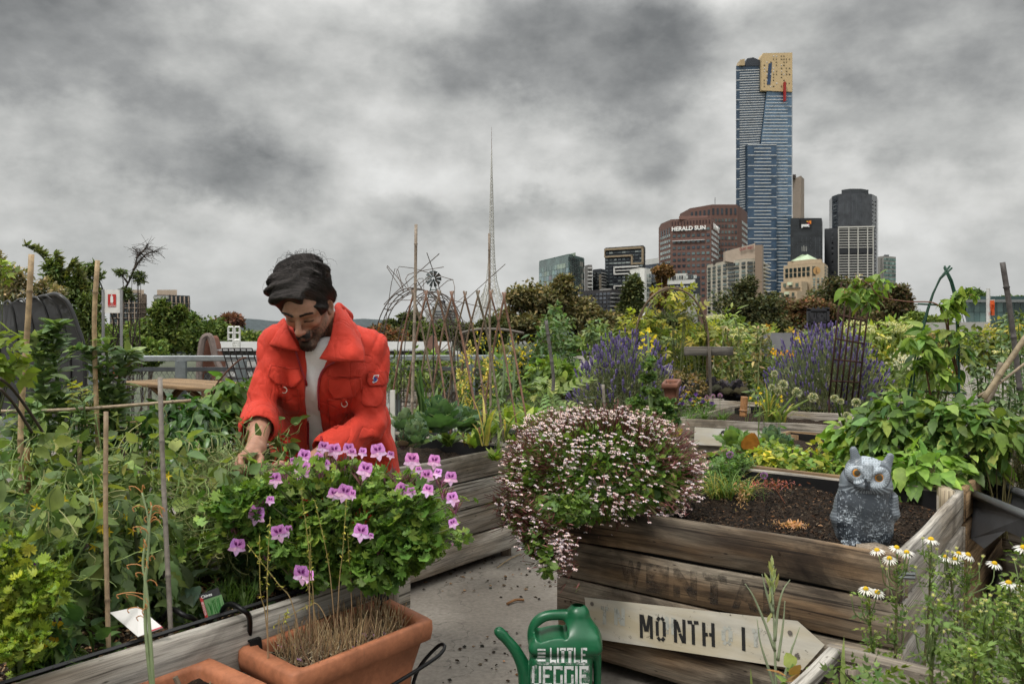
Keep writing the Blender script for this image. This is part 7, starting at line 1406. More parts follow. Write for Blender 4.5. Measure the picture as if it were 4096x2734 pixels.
for(x,y,r_,lab)in[(504,351,.042,'larger artichoke bud on its stalk'),(514.5,353,.032,'smaller artichoke bud right of the larger one')]:
 c=P(x,y,9.4);t=thing('artichoke',lab,'artichoke',c-V3(0,0,.3));m=MB();tube(m,spline([c-V3(.02,0,.42),c-V3(0,0,.2),c],8),.011,6,(.16,.22,.11));obj('stalk',m,M['stem'],t,True);m=MB()
 for k in range(60):a=k*2.4;z_=1-2*(k+.5)/60;q_=V3(math.cos(a)*math.sqrt(1-z_*z_),math.sin(a)*math.sqrt(1-z_*z_),z_*1.05);scatter(m,T_ovate(.8,.1,-.3,seg=3),(c+q_*r_*.8)[None],nrm(V3(0,0,1)+q_*.25)[None],q_,r_*.75,(.20,.22,.13),.12)
 obj('bracts',m,M['leaf'],t,True)
def sprays(name,label,base,tips,col,n=26,size=.016,stemcol=(.10,.16,.04),cat='flowering plant',leafc=GRN,nleaf=30,lsize=.05,group=None,r=.003,spread=.035,T=DIA):
 t=thing(name,label,cat,base,group);m=MB();fm=MB();lm=MB()
 for tp in tips:
  tp=np.asarray(tp,float);q=spline([base+rng.normal(0,.03,3)*[1,1,0],(base+tp)/2+rng.normal(0,.03,3),tp],16);tube(m,q,np.linspace(r,r*.4,16),4,stemcol);i=rng.integers(9,16,n);p_=q[i]+rdir(n)*spread*rng.uniform(.3,1,(n,1))*np.linspace(1.,.6,16)[i][:,None];tubes(m,curve_pts(q[i],p_,3),np.full(3,r*.3),3,stemcol)
  for j in range(3):scatter(fm,T,p_,rdir(n,.2),rdir(n),size,col,.18)
  i=rng.integers(1,11,nleaf);leaves_at(lm,q[i],rdir(nleaf),OVS,lsize,leafc)
 obj('stems',m,M['stem'],t,True);obj('blossoms',fm,M['petal'],t);obj('foliage',lm,M['leaf'],t,True);return t
YF=(.62,.52,.06)
sprays('mustard_plant','yellow flowering mustard stems in front of the willow canes',P(464,435,7.6),[P(x,y,7.6+rng.normal(0,.1))for x,y in((461,356),(467,352),(471,344),(459,370),(466,368),(470,378),(464,385))],(.60,.52,.14),22,.022)
sprays('mustard_plant','yellow mustard stems by the second tall pole',P(487,430,8.),[P(x,y,8.)for x,y in((485,360),(488,368),(484,376),(490,362))],(.60,.52,.14),22,.022)
sprays('mustard_plant','dense yellow flower sprays under the bent rod',P(500,410,11.5),[P(x,y,11.5+rng.normal(0,.3))for x,y in((475,330),(481,335),(489,336),(498,333),(502,341),(508,336),(515,342),(521,345),(526,348),(512,350),(530,337),(493,345),(480,342),(533,343),(518,331))],(.62,.50,.03),9,.024,spread=.09,r=.005,nleaf=14)
for(x,y,Y_,rx,rz,n,T,sz,cols,lab)in[(395,372,13.,.5,.16,500,OVS,.10,PARK,'green herbs at the left end of the long salad bed'),(420,368,14.,.35,.22,420,OV,.09,LT+PARK,'pale bushy herb behind the tall bamboo pole'),(445,370,15.,.5,.2,500,OV,.11,PARK+LT,'leafy greens along the long salad bed'),(475,372,14.5,.4,.2,450,OV,.11,PARK,'dark leafy greens behind the mustard'),(530,368,14.,.45,.25,500,OV,.12,PARK+DRK,'mixed greens at the artichoke\'s back'),(556,358,13.,.3,.4,700,OVS,.10,[(.04,.085,.03),(.06,.11,.035)],'dark feathery rosemary left of the lavender'),(556,330,15.,.22,.38,520,OV,.09,[(.10,.17,.08),(.14,.21,.11)],'pale climbing plant on the grey leaning stake'),(572,372,12.5,.28,.14,240,OV,.12,[(.16,.26,.04),(.10,.19,.03)],'bright lettuce tuft beside the left lavender'),(552,372,12.,.28,.12,220,OV,.12,[(.10,.18,.04),(.16,.24,.06)],'curled chard leaves at the right end of the GUE bed')]:
 c=P(x,y,Y_);bush('herb_bush',lab,c,(rx,rx*.7,rz),n,T,sz,cols,'plant',z0=min(c[2]-rz,BH-.1),clump=14)
def lavender(label,c,r,h,nst,cols,spike,lean=0.):
 c=np.asarray(c,float);t=thing('lavender_bush',label,'lavender',c,'lavender bushes');n=9500;d=rdir(n,.3);d[:,2]=np.abs(d[:,2]);q=rng.random(n)**(1/3.5);pos=c+V3(0,0,.03)+d*q[:,None]*V3(r*1.02,r*.8,h*.66);m=MB()
 leaves_at(m,pos,nrm(d+V3(0,0,.5)),OVS,.065,cols,jit=.35,droop=-.3,wid=.4);obj('foliage',m,M['leaf'],t,True)
 d=rdir(nst,.9);d[:,2]=np.abs(d[:,2])+.12;d=nrm(d);s_=c+d*V3(r,r*.8,h*.55)*.8;e_=c+d*V3(r*1.05,r*.9,h*.80)*rng.uniform(.72,1.12,(nst,1))+V3(0,0,h*.06);m=MB();tubes(m,curve_pts(s_,e_,4,rng.normal(0,.01,(nst,3))),np.full(4,.0022),3,(.16,.2,.10));obj('flower_stems',m,M['stem'],t,kind='stuff')
 ax=nrm(e_-s_+V3(0,0,.2)*0+rng.normal(0,.02,(nst,3))+V3(0,0,.15));L_=rng.uniform(.03,.055,nst)*spike;k=np.linspace(0,1,6)[None,:,None];PT=e_[:,None]+ax[:,None]*L_[:,None,None]*k;cc=pick([(.11,.085,.21),(.165,.13,.30),(.08,.06,.15),(.22,.18,.36)],nst);m=MB();tubes(m,PT,np.array([.003,.0068,.0062,.0072,.006,.001])*spike,5,cc);obj('flower_spikes',m,M['petal'],t,kind='stuff');return t
LC=[(.17,.20,.15),(.13,.16,.115),(.22,.25,.19),(.10,.125,.08)]
lavender('left lavender bush with purple spikes, behind the pink white mound',P(626,417,10.6),.50,.86,820,LC,1.15)
lavender('right lavender bush with the rusty wire grid in it',P(826,424,10.4),.55,1.0,950,LC,1.15)
sprays('wilting_lavender','small wilting mauve sprig plant right of the grid trellis',P(872,448,7.8),[P(x,y,7.8)for x,y in((866,420),(874,412),(882,405),(889,402),(860,428),(893,410),(884,420))],(.22,.13,.17),20,.016,(.2,.2,.08),leafc=[(.2,.18,.08),(.12,.15,.06)])
K0=P(651,432,8.1);t=thing('flowering_kale','tall curly kale stalk topped with yellow flowers before the left lavender','kale',K0-V3(0,0,.1));m=MB();q=spline([K0-V3(0,0,.1),P(650.5,400,8.1),P(649,365,8.1),P(648,331,8.1)],40);tube(m,q,np.linspace(.02,.006,40),7,(.22,.30,.13));obj('stalk',m,M['stem'],t,True);KC=[(.09,.17,.055),(.13,.22,.08),(.06,.12,.04)]
for(x,y,r_)in[(636,403,.055),(641,413,.06),(659,402,.05),(666,405,.06),(655,413,.045),(642,422,.055),(664,424,.05),(672,420,.05),(646,390,.035),(654,392,.032),(644,378,.026),(652,376,.025),(648,366,.026),(651,358,.022),(636,412,.04),(668,413,.04)]:
 c=P(x,y,8.1+rng.normal(0,.12));n=int(34+900*r_);m=MB();leaves_at(m,c+rdir(n)*(rng.random((n,1))**.4)*V3(r_*1.15,r_,r_*.75),rdir(n),CUR,.028+.22*r_,KC,jit=.6,droop=0.);st=q[np.argmin(abs(q[:,2]-c[2]+.03))];tube(m,[st,(st+c)/2-V3(0,0,.01),c],.006,4,(.2,.28,.12));obj('curled_leaf',m,M['leaf'],t,True)
for(x,y)in((649,437),(661,434),(668,432)):c=P(x,y,7.9);m=MB();leaves_at(m,c+rdir(40)*V3(.06,.04,.035),rdir(40),CUR,.045,[(.42,.38,.05),(.3,.3,.05)],jit=.6,droop=0.);obj('yellow_leaf',m,M['leaf'],t,True)
m=MB();
for(x,y)in[(643,334),(647,331),(651,330),(654,335),(644,340),(650,338),(655,340),(646,345),(652,345),(643,347),(648,350)]:c=P(x,y,8.1);scatter(m,OV,np.repeat((c+rng.normal(0,.008,(1,3))),5,0),rdir(5),V3(0,-1,.3),.026,(.66,.55,.04),.1);tube(m,[q[-1]-V3(0,0,.03*rng.random()*3),c],.0015,3,(.16,.22,.07))
obj('blossoms',m,M['petal'],t)
for(x,y)in[(640,357),(646,354),(653,357),(645,362),(640,352)]:m=MB();c=P(x,y,8.1);pos=c+rdir(20)*.02;leaves_at(m,pos,rdir(20),OVS,.02,[(.25,.32,.08)],jit=.8);tube(m,[q[np.argmin(abs(q[:,2]-c[2]+.05))],c],.003,4,(.2,.28,.12));obj('bud_cluster',m,M['leaf'],t,True)
for(x,y,Y_,lab)in[(686,410,9.5,'low chives in the white arrow bed, left'),(704,410,9.5,'chives left of centre in the white arrow bed'),(722,411,9.4,'chives with mauve buds in the white arrow bed'),(690,414,9.2,'front chives at the near corner of the white arrow bed')]:strap_plant('chives',lab,P(x,y,Y_)*[1,1,0]+V3(0,0,BH-.08),90,.17,.004,[(.07,.14,.04),(.10,.18,.05)],'chives in the arrow board bed',spread=.6,bend=.7)
for k,(x,y)in enumerate([(674,396),(680,398),(686,395),(690,399),(695,400),(699,397),(703,401),(707,399),(676,402),(682,403),(693,404),(701,404),(712,403),(688,391),(673,390),(696,394)]):viola('small dark purple and yellow viola in the crowd beyond the kale',P(x,y,10.4),[(.035,.015,.08),(.45,.32,.04)]if k%3 else[(.07,.03,.16),(.12,.05,.25)],'violas beyond the kale',s=.026)
bush('viola_foliage','low green leaves under the crowd of violas',P(692,405,10.5),(.24,.12,.06),420,OV,.03,GRN,'plant',z0=BH-.08,stems=5)
for(x,y)in((707,397),(713,396),(720,395)):c=P(x,y,9.6);t=thing('chive_flower','round mauve chive flower at the T post','flower',c-V3(0,0,.2),'mauve chive flowers');m=MB();tube(m,[c-V3(0,0,.2),c],.002,4,(.1,.16,.05));obj('stem',m,M['stem'],t);m=MB();head_ball(m,c,.02,(.42,.22,.42));obj('head',m,M['petal'],t)
ON=[(.14,.22,.06),(.18,.26,.08),(.10,.17,.05)]
def onion(label,base,tips,hr=.03,r=.009,heads=None):
 t=thing('onion_plant',label,'onion',base,'seeding onions with round pale heads')
 for i,tp in enumerate(tips):
  m=MB();q=spline([base+rng.normal(0,.02,3)*[1,1,0],(base+tp)/2+rng.normal(0,.015,3),tp],12);tube(m,q,r*np.array([.8,1,1.2,1.3,1.2,1.1,1,.9,.8,.7,.6,.4]),6,pick(ON,1)[0]);s_=obj('stalk',m,M['leaf'],t,True)
  if heads is None or heads[i]:m=MB();head_ball(m,tp,hr*rng.uniform(.8,1.2),(.50,.50,.34));obj('seed_head',m,M['petal'],s_)
 return t
onion('onions with leaning round seed heads at the right end of the arrow bed',P(770,425,9.),[P(x,y,8.9)for x,y in((774.5,373),(772,387),(783,384),(778,391),(765,390),(797,392),(813,397),(803,402))],.033,.012,[1,1,1,1,0,1,1,0])
leek('clump of green onion leaves at the right end of the arrow bed',P(768,428,8.9),.38,26,.016,ON+YL[:1],spread=.3,bend=.35)
leek('yellowing onion leaves bending over the arrow bed edge',P(782,425,8.8),.26,16,.018,ON+YL,spread=.6,bend=.9)
onion('onion stalk with pale head below the rusty grid',P(852,446,7.2),[P(x,y,6.6)for x,y in((841,401),(834.5,398),(847,415))],.022,.009)
onion('onion stalk with pale head behind the owl',P(868,448,6.9),[P(856,402,6.4),P(846,450,6.2)],.024,.010,[1,0])
for(x0,y0,x1,y1)in[(860,466,842,443)]:cane('single yellow onion leaf leaning behind the owl',[P(x0,y0,6.1),P(x1,y1,6.1)],.008,(.45,.30,.06),'onion_leaf',node=9)
for(x,y,Y_,R,c,lab)in[(733,449,7.,.14,[(.10,.19,.06),(.12,.22,.08)],'rounded light green cabbage in front of the painted white board'),(748,455,6.7,.12,[(.09,.17,.055),(.13,.21,.08)],'broad leafed cabbage with a brown leaf before the white board'),(772,447,7.1,.13,CBB,'blue green savoy cabbage under the tip of the white board'),(784,452,6.9,.10,CBB,'smaller savoy right of the blue green one')]:cabbage('cabbage',lab,P(x,y+4,Y_),R,c,15,ruff=.07)
m=MB();scatter(m,cup_leaf(),P(748,449,6.5)[None],V3(.1,-.3,.9)[None],V3(0,-1,.3),.12,(.30,.13,.05),.1);obj('brown_leaf',m,M['leaf'],None,True,label='withered brown leaf on the broad leafed cabbage',cat='leaf')
for k in range(26):
 u=rng.random();v=rng.random();b=np.array([*(mBL[:2]+E1*(.15+1.2*v)+E2*(.15+.95*u)),BH-.06]);bush('strawberry_plant','strawberry plant in the low leafy carpet behind the owl bed',b+V3(0,0,.06),(.09,.09,.06),60,T_ovate(.75,.08,.2,seg=5,ser=.12),.045,[(.13,.22,.04),(.08,.16,.03),(.20,.26,.05)]if rng.random()<.75 else[(.35,.36,.05),(.22,.28,.05)],group='strawberry plants behind the owl bed',z0=BH-.1,stems=10,sr=.002)
for(x,y,Y_,lab)in[(712,470,5.7,'parsley like herb at the back corner of the owl bed'),(720,478,5.5,'low herb beside the flowering mound'),(736,462,6.,'thyme along the back board of the owl bed')]:bush('herb_bush',lab,P(x,y,Y_),(.10,.09,.07),420,T_lobed(.9,2,.1),.03,[(.10,.19,.05),(.07,.15,.04)],'plant',z0=BH-.1,clump=10)
for(x,y,lab,R)in[(728,490,'drooping chive clump with a mauve flower at the back of the owl bed',.22),(745,492,'second drooping chive clump in the owl bed',.18),(715,487,'sparse chives next to the flowering mound',.16)]:
 b=P(x,y,5.3)*[1,1,0]+V3(0,0,BH-.09);strap_plant('chives',lab,b,80,R,.004,[(.08,.16,.05),(.12,.2,.06),(.3,.28,.08)],'chives in the owl bed',spread=.7,bend=.9)
for(x,y,Yh_)in((730,454,5.2),(764,475,5.2),(794,466,6.4)):c=P(x,y,Yh_);t=thing('chive_flower','single mauve chive flower standing above the owl bed','flower',c-V3(0,0,.16),'mauve chive flowers over the owl bed');m=MB();tube(m,spline([c-V3(-.01,0,.16),c-V3(.004,0,.08),c],6),.0018,4,(.1,.16,.05));obj('stem',m,M['stem'],t);m=MB();head_ball(m,c,.017,(.34,.16,.42));obj('head',m,M['petal'],t)
m=MB();pos=P(790,510,4.6)*[1,1,0]+V3(0,0,BH-.075)+rng.normal(0,1,(200,3))*[.035,.02,.004];leaves_at(m,pos,V3(0,0,.3),OVS,.02,[(.45,.27,.17),(.4,.25,.15)],jit=1.);obj('dried_flowerhead',m,M['leaf'],None,label='crushed pinkish dried flower head lying on the soil',cat='dry flower')
m=MB();pos=P(772,483,5.2)+rng.normal(0,1,(130,3))*[.05,.02,.012];leaves_at(m,pos,V3(0,0,.3),OVS,.022,[(.28,.10,.10),(.2,.08,.07)],jit=1.);tube(m,[P(785,492,5.2)*[1,1,0]+V3(0,0,BH-.08),P(772,483,5.2)],.003,4,(.2,.1,.08));obj('red_seedhead',m,M['leaf'],None,label='dull red amaranth like seed head in the chives',cat='plant')
m=MB();pos=P(742,495,4.9)+rng.normal(0,1,(120,3))*[.014,.014,.03];leaves_at(m,pos,V3(0,0,.6),OVS,.018,[(.30,.20,.11)],jit=.8);obj('dried_sprig',m,M['leaf'],None,label='upright pale brown dried sprig near the flowering mound',cat='dry plant')
for(x,y,lab)in[(687,396,'dark purple cabbage left of the T post'),(712,394,'dark purple cabbage at the foot of the T post'),(722,397,'blackish purple cabbage right of the T post'),(738,396,'outer purple cabbage near the chive stake'),(700,399,'low purple cabbage leaves before the T post')]:cabbage('purple_cabbage',lab,P(x,y+3,12.2),.20,[(.055,.055,.085),(.035,.035,.06),(.10,.10,.15)],13,vein=(.12,.12,.16),group=None)
bush('brown_shrub','small rusty brown shrub above the faded terracotta pot',P(683,384,12.),(.26,.2,.16),700,DIA,.04,[(.14,.10,.05),(.10,.08,.04),(.2,.16,.07)],'plant',z0=.5)
bush('grey_herb','silver grey herb cushion behind the rusty shrub',P(688,373,14.),(.28,.2,.10),400,OVS,.05,[(.25,.25,.2),(.18,.19,.15)],'plant',z0=.6)
YG=[(.24,.27,.05),(.18,.23,.045),(.30,.30,.07),(.13,.17,.04)]
for(x,y,Y_,rx,rz,n,T,sz,cols,lab,st)in[(640,322,13.5,.30,.15,110,VINE,.12,YG,'yellow green vine on the left foot of the arch',12),(676,296,13.5,.36,.09,90,VINE,.11,YG,'yellow green vine draped under the top of the arch',10),(697,325,13.5,.25,.35,150,VINE,.12,YG,'yellow vine hanging on the right leg of the arch',10),(640,345,13.4,.4,.3,330,VINE,.11,YG+PARK,'lower vine leaves at the left leg of the arch',10),(690,352,14.5,.5,.42,700,VINE,.12,YG[1:]+PARK,'broad mixed vine thicket under the arch',10),(662,345,15.,.45,.3,500,OV,.11,PARK,'green shrub seen through the arch',10),(604,345,15.,.5,.16,500,OV,.09,[(.12,.2,.07),(.17,.25,.08)],'light green growth over the left lavender',10),(595,332,14.,.14,.2,240,OV,.07,[(.13,.2,.1),(.18,.25,.13)],'pale green shoot tip left of the lavender crown',6),(617,336,14.,.12,.14,200,OV,.07,[(.13,.2,.1),(.18,.25,.13)],'second pale green shoot tip behind the lavender',6),(725,358,15.5,.6,.45,900,T_ovate(.3,.1,.3),.14,[(.11,.17,.05),(.15,.2,.06),(.08,.13,.04)],'tall seeding shrub behind the T post',16),(705,378,14.,.4,.25,420,VINE,.1,YG[1:]+PARK,'green tangle left of the T post foot',10),(745,365,14.,.4,.35,600,OV,.09,PARK+YG[:1],'mixed shrub right of the T post',12),(735,385,13.,.5,.2,520,OV,.08,PARK,'low green plants right of the T post',8),(764,378,13.,.3,.35,420,OVS,.09,[(.10,.15,.05),(.14,.17,.07)],'loose seeding greens before the pale panel',14),(720,335,17.,.7,.35,800,T_ovate(.35,.1,.3),.14,[(.12,.18,.05),(.17,.23,.07),(.09,.14,.045)],'elder like shrub between arch and skyline trees',14),(755,345,17.,.6,.3,600,T_ovate(.35,.1,.3),.13,[(.12,.18,.05),(.16,.2,.07)],'pale seeding shrub left of the pale panel',14),(790,346,18.,.7,.22,600,VINE,.13,[(.22,.24,.06),(.18,.20,.06),(.25,.18,.06)],'autumn tinted vine left of the POP UP sign',8),(800,368,15.,.6,.3,650,VINE,.11,YG[1:]+PARK,'green vine below the pale panel',8),(826,345,19.,.6,.18,600,OVS,.12,[(.10,.16,.07),(.13,.19,.09)],'grey green shrubs below the POP UP sign',10),(860,350,17.,.6,.42,900,T_ovate(.4,.1,.3),.14,[(.17,.24,.05),(.22,.28,.06),(.12,.18,.04)],'bright elder shrub behind the rusty grid',14),(895,345,17.,.5,.42,800,T_ovate(.4,.1,.3),.14,[(.17,.24,.05),(.21,.27,.06),(.12,.18,.04)],'second bright elder shrub right of the rusty grid',14),(880,372,15.,.7,.3,800,OV,.10,YG[1:]+PARK,'sprawling green growth before the elder shrubs',8),(920,350,18.,.5,.3,500,VINE,.12,[(.2,.15,.06),(.15,.17,.05)],'russet vine in front of the pavilion',8),(935,372,15.,.5,.35,600,OV,.09,PARK+YG[1:],'green shrub behind the left hoop',8),(985,352,17.,.6,.35,700,OV,.12,PARK+YG[1:2],'round green shrub before the teal hall',8),(1005,335,17.,.35,.18,400,DIA,.07,[(.38,.36,.08),(.28,.28,.06)],'rounded yellow flowering shrub at the right',8),(1018,330,22.,.4,.4,500,OV,.12,DRK+PARK,'dark green shrub at the right frame edge',8),(955,345,20.,.5,.25,450,OV,.12,DRK+PARK,'dark shrub behind the right hoop',8),(560,385,13.,.4,.14,300,OV,.1,PARK,'greens along the bed end left of the lavender',6),(905,392,12.,.5,.2,500,OV,.08,PARK,'low green growth between lavender and raspberries',8),(770,400,11.5,.35,.15,300,OVS,.09,[(.09,.14,.05)],'loose herbs behind the onion clump',8)]:
 c=P(x,y,Y_);bush('shrub',lab,c,(rx,rx*.6,rz),n,T,sz,cols,z0=min(c[2]-rz,.3),clump=16 if n>200 else 6,stems=st,sr=.006,base=np.array([c[0],c[1],0.0 if Y_>9 else BH]),stemcol=(.16,.18,.08))
for k,(x,y,Y_)in enumerate([(715.5,315,15.),(739,328,14.5),(742,340,14.5),(760,337,15.),(766,342,14.5),(757,350,14.5),(737,334,15.),(855,321,15.),(868,325,16.),(893,322,15.5),(905,325,15.5),(916,333,15.),(843,326,15.),(847,330,15.),(866,329,15.5),(900,329,15.5),(885,336,15.5),(1002,350,14.)]):
 c=P(x,y,Y_);t=thing('elder_umbel','flat pale cream flower head held above the shrubs','flower',c-V3(0,0,.4),'flat cream flower heads over the shrubs');m=MB();tube(m,spline([c-V3(.05,0,.55),c-V3(0,0,.2),c],8),.006,4,(.14,.2,.06));obj('stem',m,M['stem'],t);m=MB();n=150;a=rng.uniform(0,6.28,n);rr_=rng.random(n)**.5*.13;pos=c+np.stack([np.cos(a)*rr_,np.sin(a)*rr_,rng.normal(0,.012,n)-rr_*.2],1);scatter(m,DIA,pos,rdir(n),V3(0,0,1),.028,(.56,.56,.30),.15);obj('head',m,M['petal'],t)
for k in range(11):
 x=715+k*6+rng.uniform(-3,3);b=P(x,400,12.5)*[1,1,0]+V3(0,0,.5);top=P(x+rng.uniform(-8,8),318+rng.uniform(0,20)+abs(k-4)*2,12.5);t=thing('seeding_plant','tall pale leafy stem gone to seed behind the T post','plant',b,'tall seeding stems behind the T post');m=MB();q=spline([b,(b+top)/2+rng.normal(0,.06,3),top],24);tube(m,q,np.linspace(.012,.004,24),5,(.20,.24,.10));obj('stem',m,M['stem'],t,True);m=MB();i=rng.integers(6,24,60);leaves_at(m,q[i],rdir(60),OVS,.085,[(.16,.2,.08),(.22,.18,.12),(.11,.17,.06),(.26,.25,.14)],jit=.5,droop=.4);obj('foliage',m,M['leaf'],t,True)
for(cx_,cy_,rx,ry,Y_,n,col,lab,nm)in[(790,354,10,5,12.,26,(.75,.30,.02),'orange marigolds behind the right lavender','marigold_patch'),(775,352,6,4,12.,16,(.75,.42,.02),'yellow orange marigolds left of the right lavender','marigold_patch'),(912,362,18,9,13.5,230,(.70,.68,.50),'mass of white feverfew flowers behind the raspberries','feverfew_patch'),(935,371,16,4,13.,40,(.72,.4,.08),'orange yellow flowers right of the feverfew','marigold_patch'),(798,340,3,6,11.,14,(.72,.55,.03),'yellow brassica flowers at the lavender\'s left edge','brassica_flower'),(836,348,40,6,16.,30,(.45,.05,.03),'scattered red flowers beyond the right lavender','poppy_patch'),(765,400,20,10,9.,16,(.72,.55,.03),'sparse tiny yellow flowers over the arrow bed','brassica_flower')]:
 c=P(cx_,cy_,Y_);t=thing(nm,lab,'flowers',c-V3(0,0,.3));pos=np.array([P(cx_+rng.normal(0,rx*.5),cy_+rng.normal(0,ry*.5),Y_+rng.normal(0,.3))for _ in range(n)]);m=MB()
 for j in range(5):a=j*1.257;scatter(m,OV,pos,V3(math.cos(a),-.4,math.sin(a)),V3(0,-1,.5),.016 if n<100 else .018,col,.15)
 obj('blossoms',m,M['petal'],t);m=MB();tubes(m,curve_pts(pos,pos-V3(0,0,.35)+rng.normal(0,.04,(n,3)),3),np.full(3,.003),3,(.10,.15,.05));leaves_at(m,pos-V3(0,0,.14)+rng.normal(0,.07,(n,3)),rdir(n),OVS,.07,GRN);obj('foliage',m,M['leaf'],t)
RC=[(.05,.11,.03),(.085,.16,.04),(.11,.20,.05),(.065,.13,.035),(.15,.25,.06),(.19,.27,.07)]
def rasp(label,c,r,n,size=.10,cols=RC,**k):return bush('raspberry_bush',label,c,r,n,RASP,size,cols,group='raspberry bushes behind the owl',droop=.45,up=.6,jit=.4,wid=1.,stemcol=(.14,.12,.05),**k)
rasp('large raspberry bush right behind the owl\'s head',P(905,432,5.9),(.26,.2,.24),760,.080,z0=BH-.05,lo=.4,stems=30)
rasp('raspberry bush to the right of the hoops',P(955,440,5.7),(.24,.2,.22),680,.080,z0=BH-.05,lo=.4,stems=30)
rasp('raspberry leaves spilling left of the owl',P(860,440,6.1),(.16,.14,.15),150,.085,[(.14,.25,.05),(.18,.3,.06)],z0=BH-.05,stems=16)
rasp('raspberry leaves low at the right corner of the bed',P(925,468,5.35),(.2,.1,.1),110,.10,[(.13,.25,.05),(.17,.3,.06)],z0=BH-.08,stems=14)
rasp('raspberry shoot in front of the drooping beans',P(1000,432,5.5),(.16,.14,.16),120,.10,z0=BH-.3,stems=12)
rasp('young raspberry leaves around the foot of the hoops',P(938,352,6.),(.16,.12,.17),80,.09,z0=1.,stems=10,base=P(935,430,6.))
for(lab,pts,clusters)in[('long bare raspberry cane arching left to a leafy tip in the sky',[P(958,430,6.),P(958,380,6.),P(950,350,5.95),P(945,318,5.9),P(935,303,5.85),P(905,301,5.8),P(880,296,5.8),P(870,285,5.8),P(861,279,5.8)],[(862,286,.05,22,.05),(850,292,.06,26,.06),(866,300,.05,24,.055),(876,290,.04,16,.05),(888,285,.035,12,.05),(857,277,.03,8,.035),(878,277,.03,10,.045)]),('upright raspberry cane beside the right hoop',[P(958,430,6.),P(959,380,6.),P(950,340,5.95),P(948,310,5.9),P(952,298,5.9),P(965,296,5.9),P(975,293,5.9)],[(952,300,.05,22,.06),(960,295,.05,20,.055),(950,312,.05,18,.06),(968,290,.03,10,.04),(958,334,.05,20,.06),(975,296,.03,8,.035)]),('low raspberry cane with large leaves left of the hoops',[P(935,430,6.),P(928,380,5.9),P(920,345,5.9),P(905,336,5.9)],[(924,338,.06,22,.075),(932,352,.05,20,.075),(910,340,.04,12,.06),(940,372,.06,20,.075),(922,360,.05,18,.07)])]:
 t=thing('raspberry_cane',lab,'raspberry cane',pts[0],None);m=MB();q=spline(pts,50);tube(m,q,np.linspace(.006,.002,50),5,(.16,.07,.045));obj('cane',m,M['stem'],t,True);m=MB()
 for(x,y,r_,n,sz)in clusters:c=P(x,y,5.85);pos=c+rdir(n)*rng.random((n,1))*r_;leaves_at(m,pos,rdir(n,-.2),RASP,sz*1.15,[(.13,.22,.05),(.17,.27,.06),(.10,.18,.04)],droop=.5);tube(m,[q[np.argmin(np.linalg.norm(q-c,axis=1))],c],.002,4,(.16,.08,.04))
 obj('foliage',m,M['leaf'],t,True)
m=MB();
for(x,y)in((858,275),(859,279),(846,290),(852,293)):pos=P(x,y,5.8)+rdir(16)*.014;leaves_at(m,pos,rdir(16),OVS,.014,[(.6,.55,.42),(.35,.2,.12)],jit=.8)
obj('raspberry_blossom',m,M['petal'],None,label='faded cream raspberry blossoms at the tip of the arching cane',cat='blossom')
BD=[(.13,.20,.12),(.17,.25,.15),(.10,.16,.09)]
for k,(x,y0,y1)in enumerate([(1008,312,440),(1000,330,440),(1018,318,440),(1022,340,450),(975,350,430),(984,362,440),(992,380,445),(1012,350,450),(1026,325,450)]):
 Y_=6.9+rng.normal(0,.25);stalk_plant('drooping_bean','tall broad bean with limp grey green leaves at the right edge',[P(x+rng.uniform(-6,6),y1,Y_),P(x+3,(y0+y1)/2,Y_),P(x,y0,Y_)],85,BEAN,.075,BD,'limp broad beans at the right edge',droop=.9,jit=.35,sr=.007,up=.1)
for k,(x,y)in enumerate([(985,478),(1000,470),(1015,465),(975,492),(1008,490),(1022,480)]):
 b=P(x,y+18,5.7);t=thing('rosemary','dark upright rosemary stems right of the raspberry bed','rosemary',b,'dark rosemary at the right edge');m=MB();lm=MB()
 for j in range(9):top=b+V3(rng.normal(0,.07),rng.normal(0,.06),rng.uniform(.14,.3));q=spline([b+rng.normal(0,.03,3)*[1,1,0],(b+top)/2+rng.normal(0,.01,3),top],16);tube(m,q,.003,4,(.10,.09,.04));i=rng.integers(2,16,70);leaves_at(lm,q[i],rdir(70,.6),OVS,.028,[(.05,.09,.03),(.08,.10,.03),(.11,.11,.04)],wid=.4,jit=.3,droop=-.3)
 obj('stems',m,M['stem'],t);obj('foliage',lm,M['leaf'],t,True)
def daisy(p,s,parent,bud=False,face=None):
 f=nrm(V3(rng.normal(0,.25),rng.normal(-.25,.2),1.))if face is None else nrm(face);x=nrm(np.cross(f,V3(0,1,.2)));y=np.cross(f,x);m=MB();k=15 if not bud else 9
 for j in range(k):
  a=j*2*math.pi/k+rng.normal(0,.05);d=x*math.cos(a)+y*math.sin(a);dr=d-f*(.35 if not bud else-1.4);scatter(m,T_ovate(.30,.05,.15 if not bud else-.2,seg=3),(p+d*s*.16)[None],nrm(dr)[None],f[None],s*(.42 if not bud else .26),(.74,.73,.68)if not bud else(.62,.60,.38),.04)
 o_=obj('flower' if not bud else 'bud',m,M['petal'],parent)
 m=MB();n=9;rows=[];
 for i in range(5):e=i/4*math.pi/2;rows.append([p+f*(s*.17*math.sin(e)-s*.01)+(x*math.cos(a)+y*math.sin(a))*s*.19*math.cos(e)for a in np.linspace(0,2*math.pi,n)])
 V=np.array(rows).reshape(-1,3);m.add(V,[(i*n+j,i*n+j+1,(i+1)*n+j+1,(i+1)*n+j)for i in range(4)for j in range(n-1)],(.62,.40,.02)if not bud else(.45,.45,.12));obj('disc',m,M['rough'],o_,True)
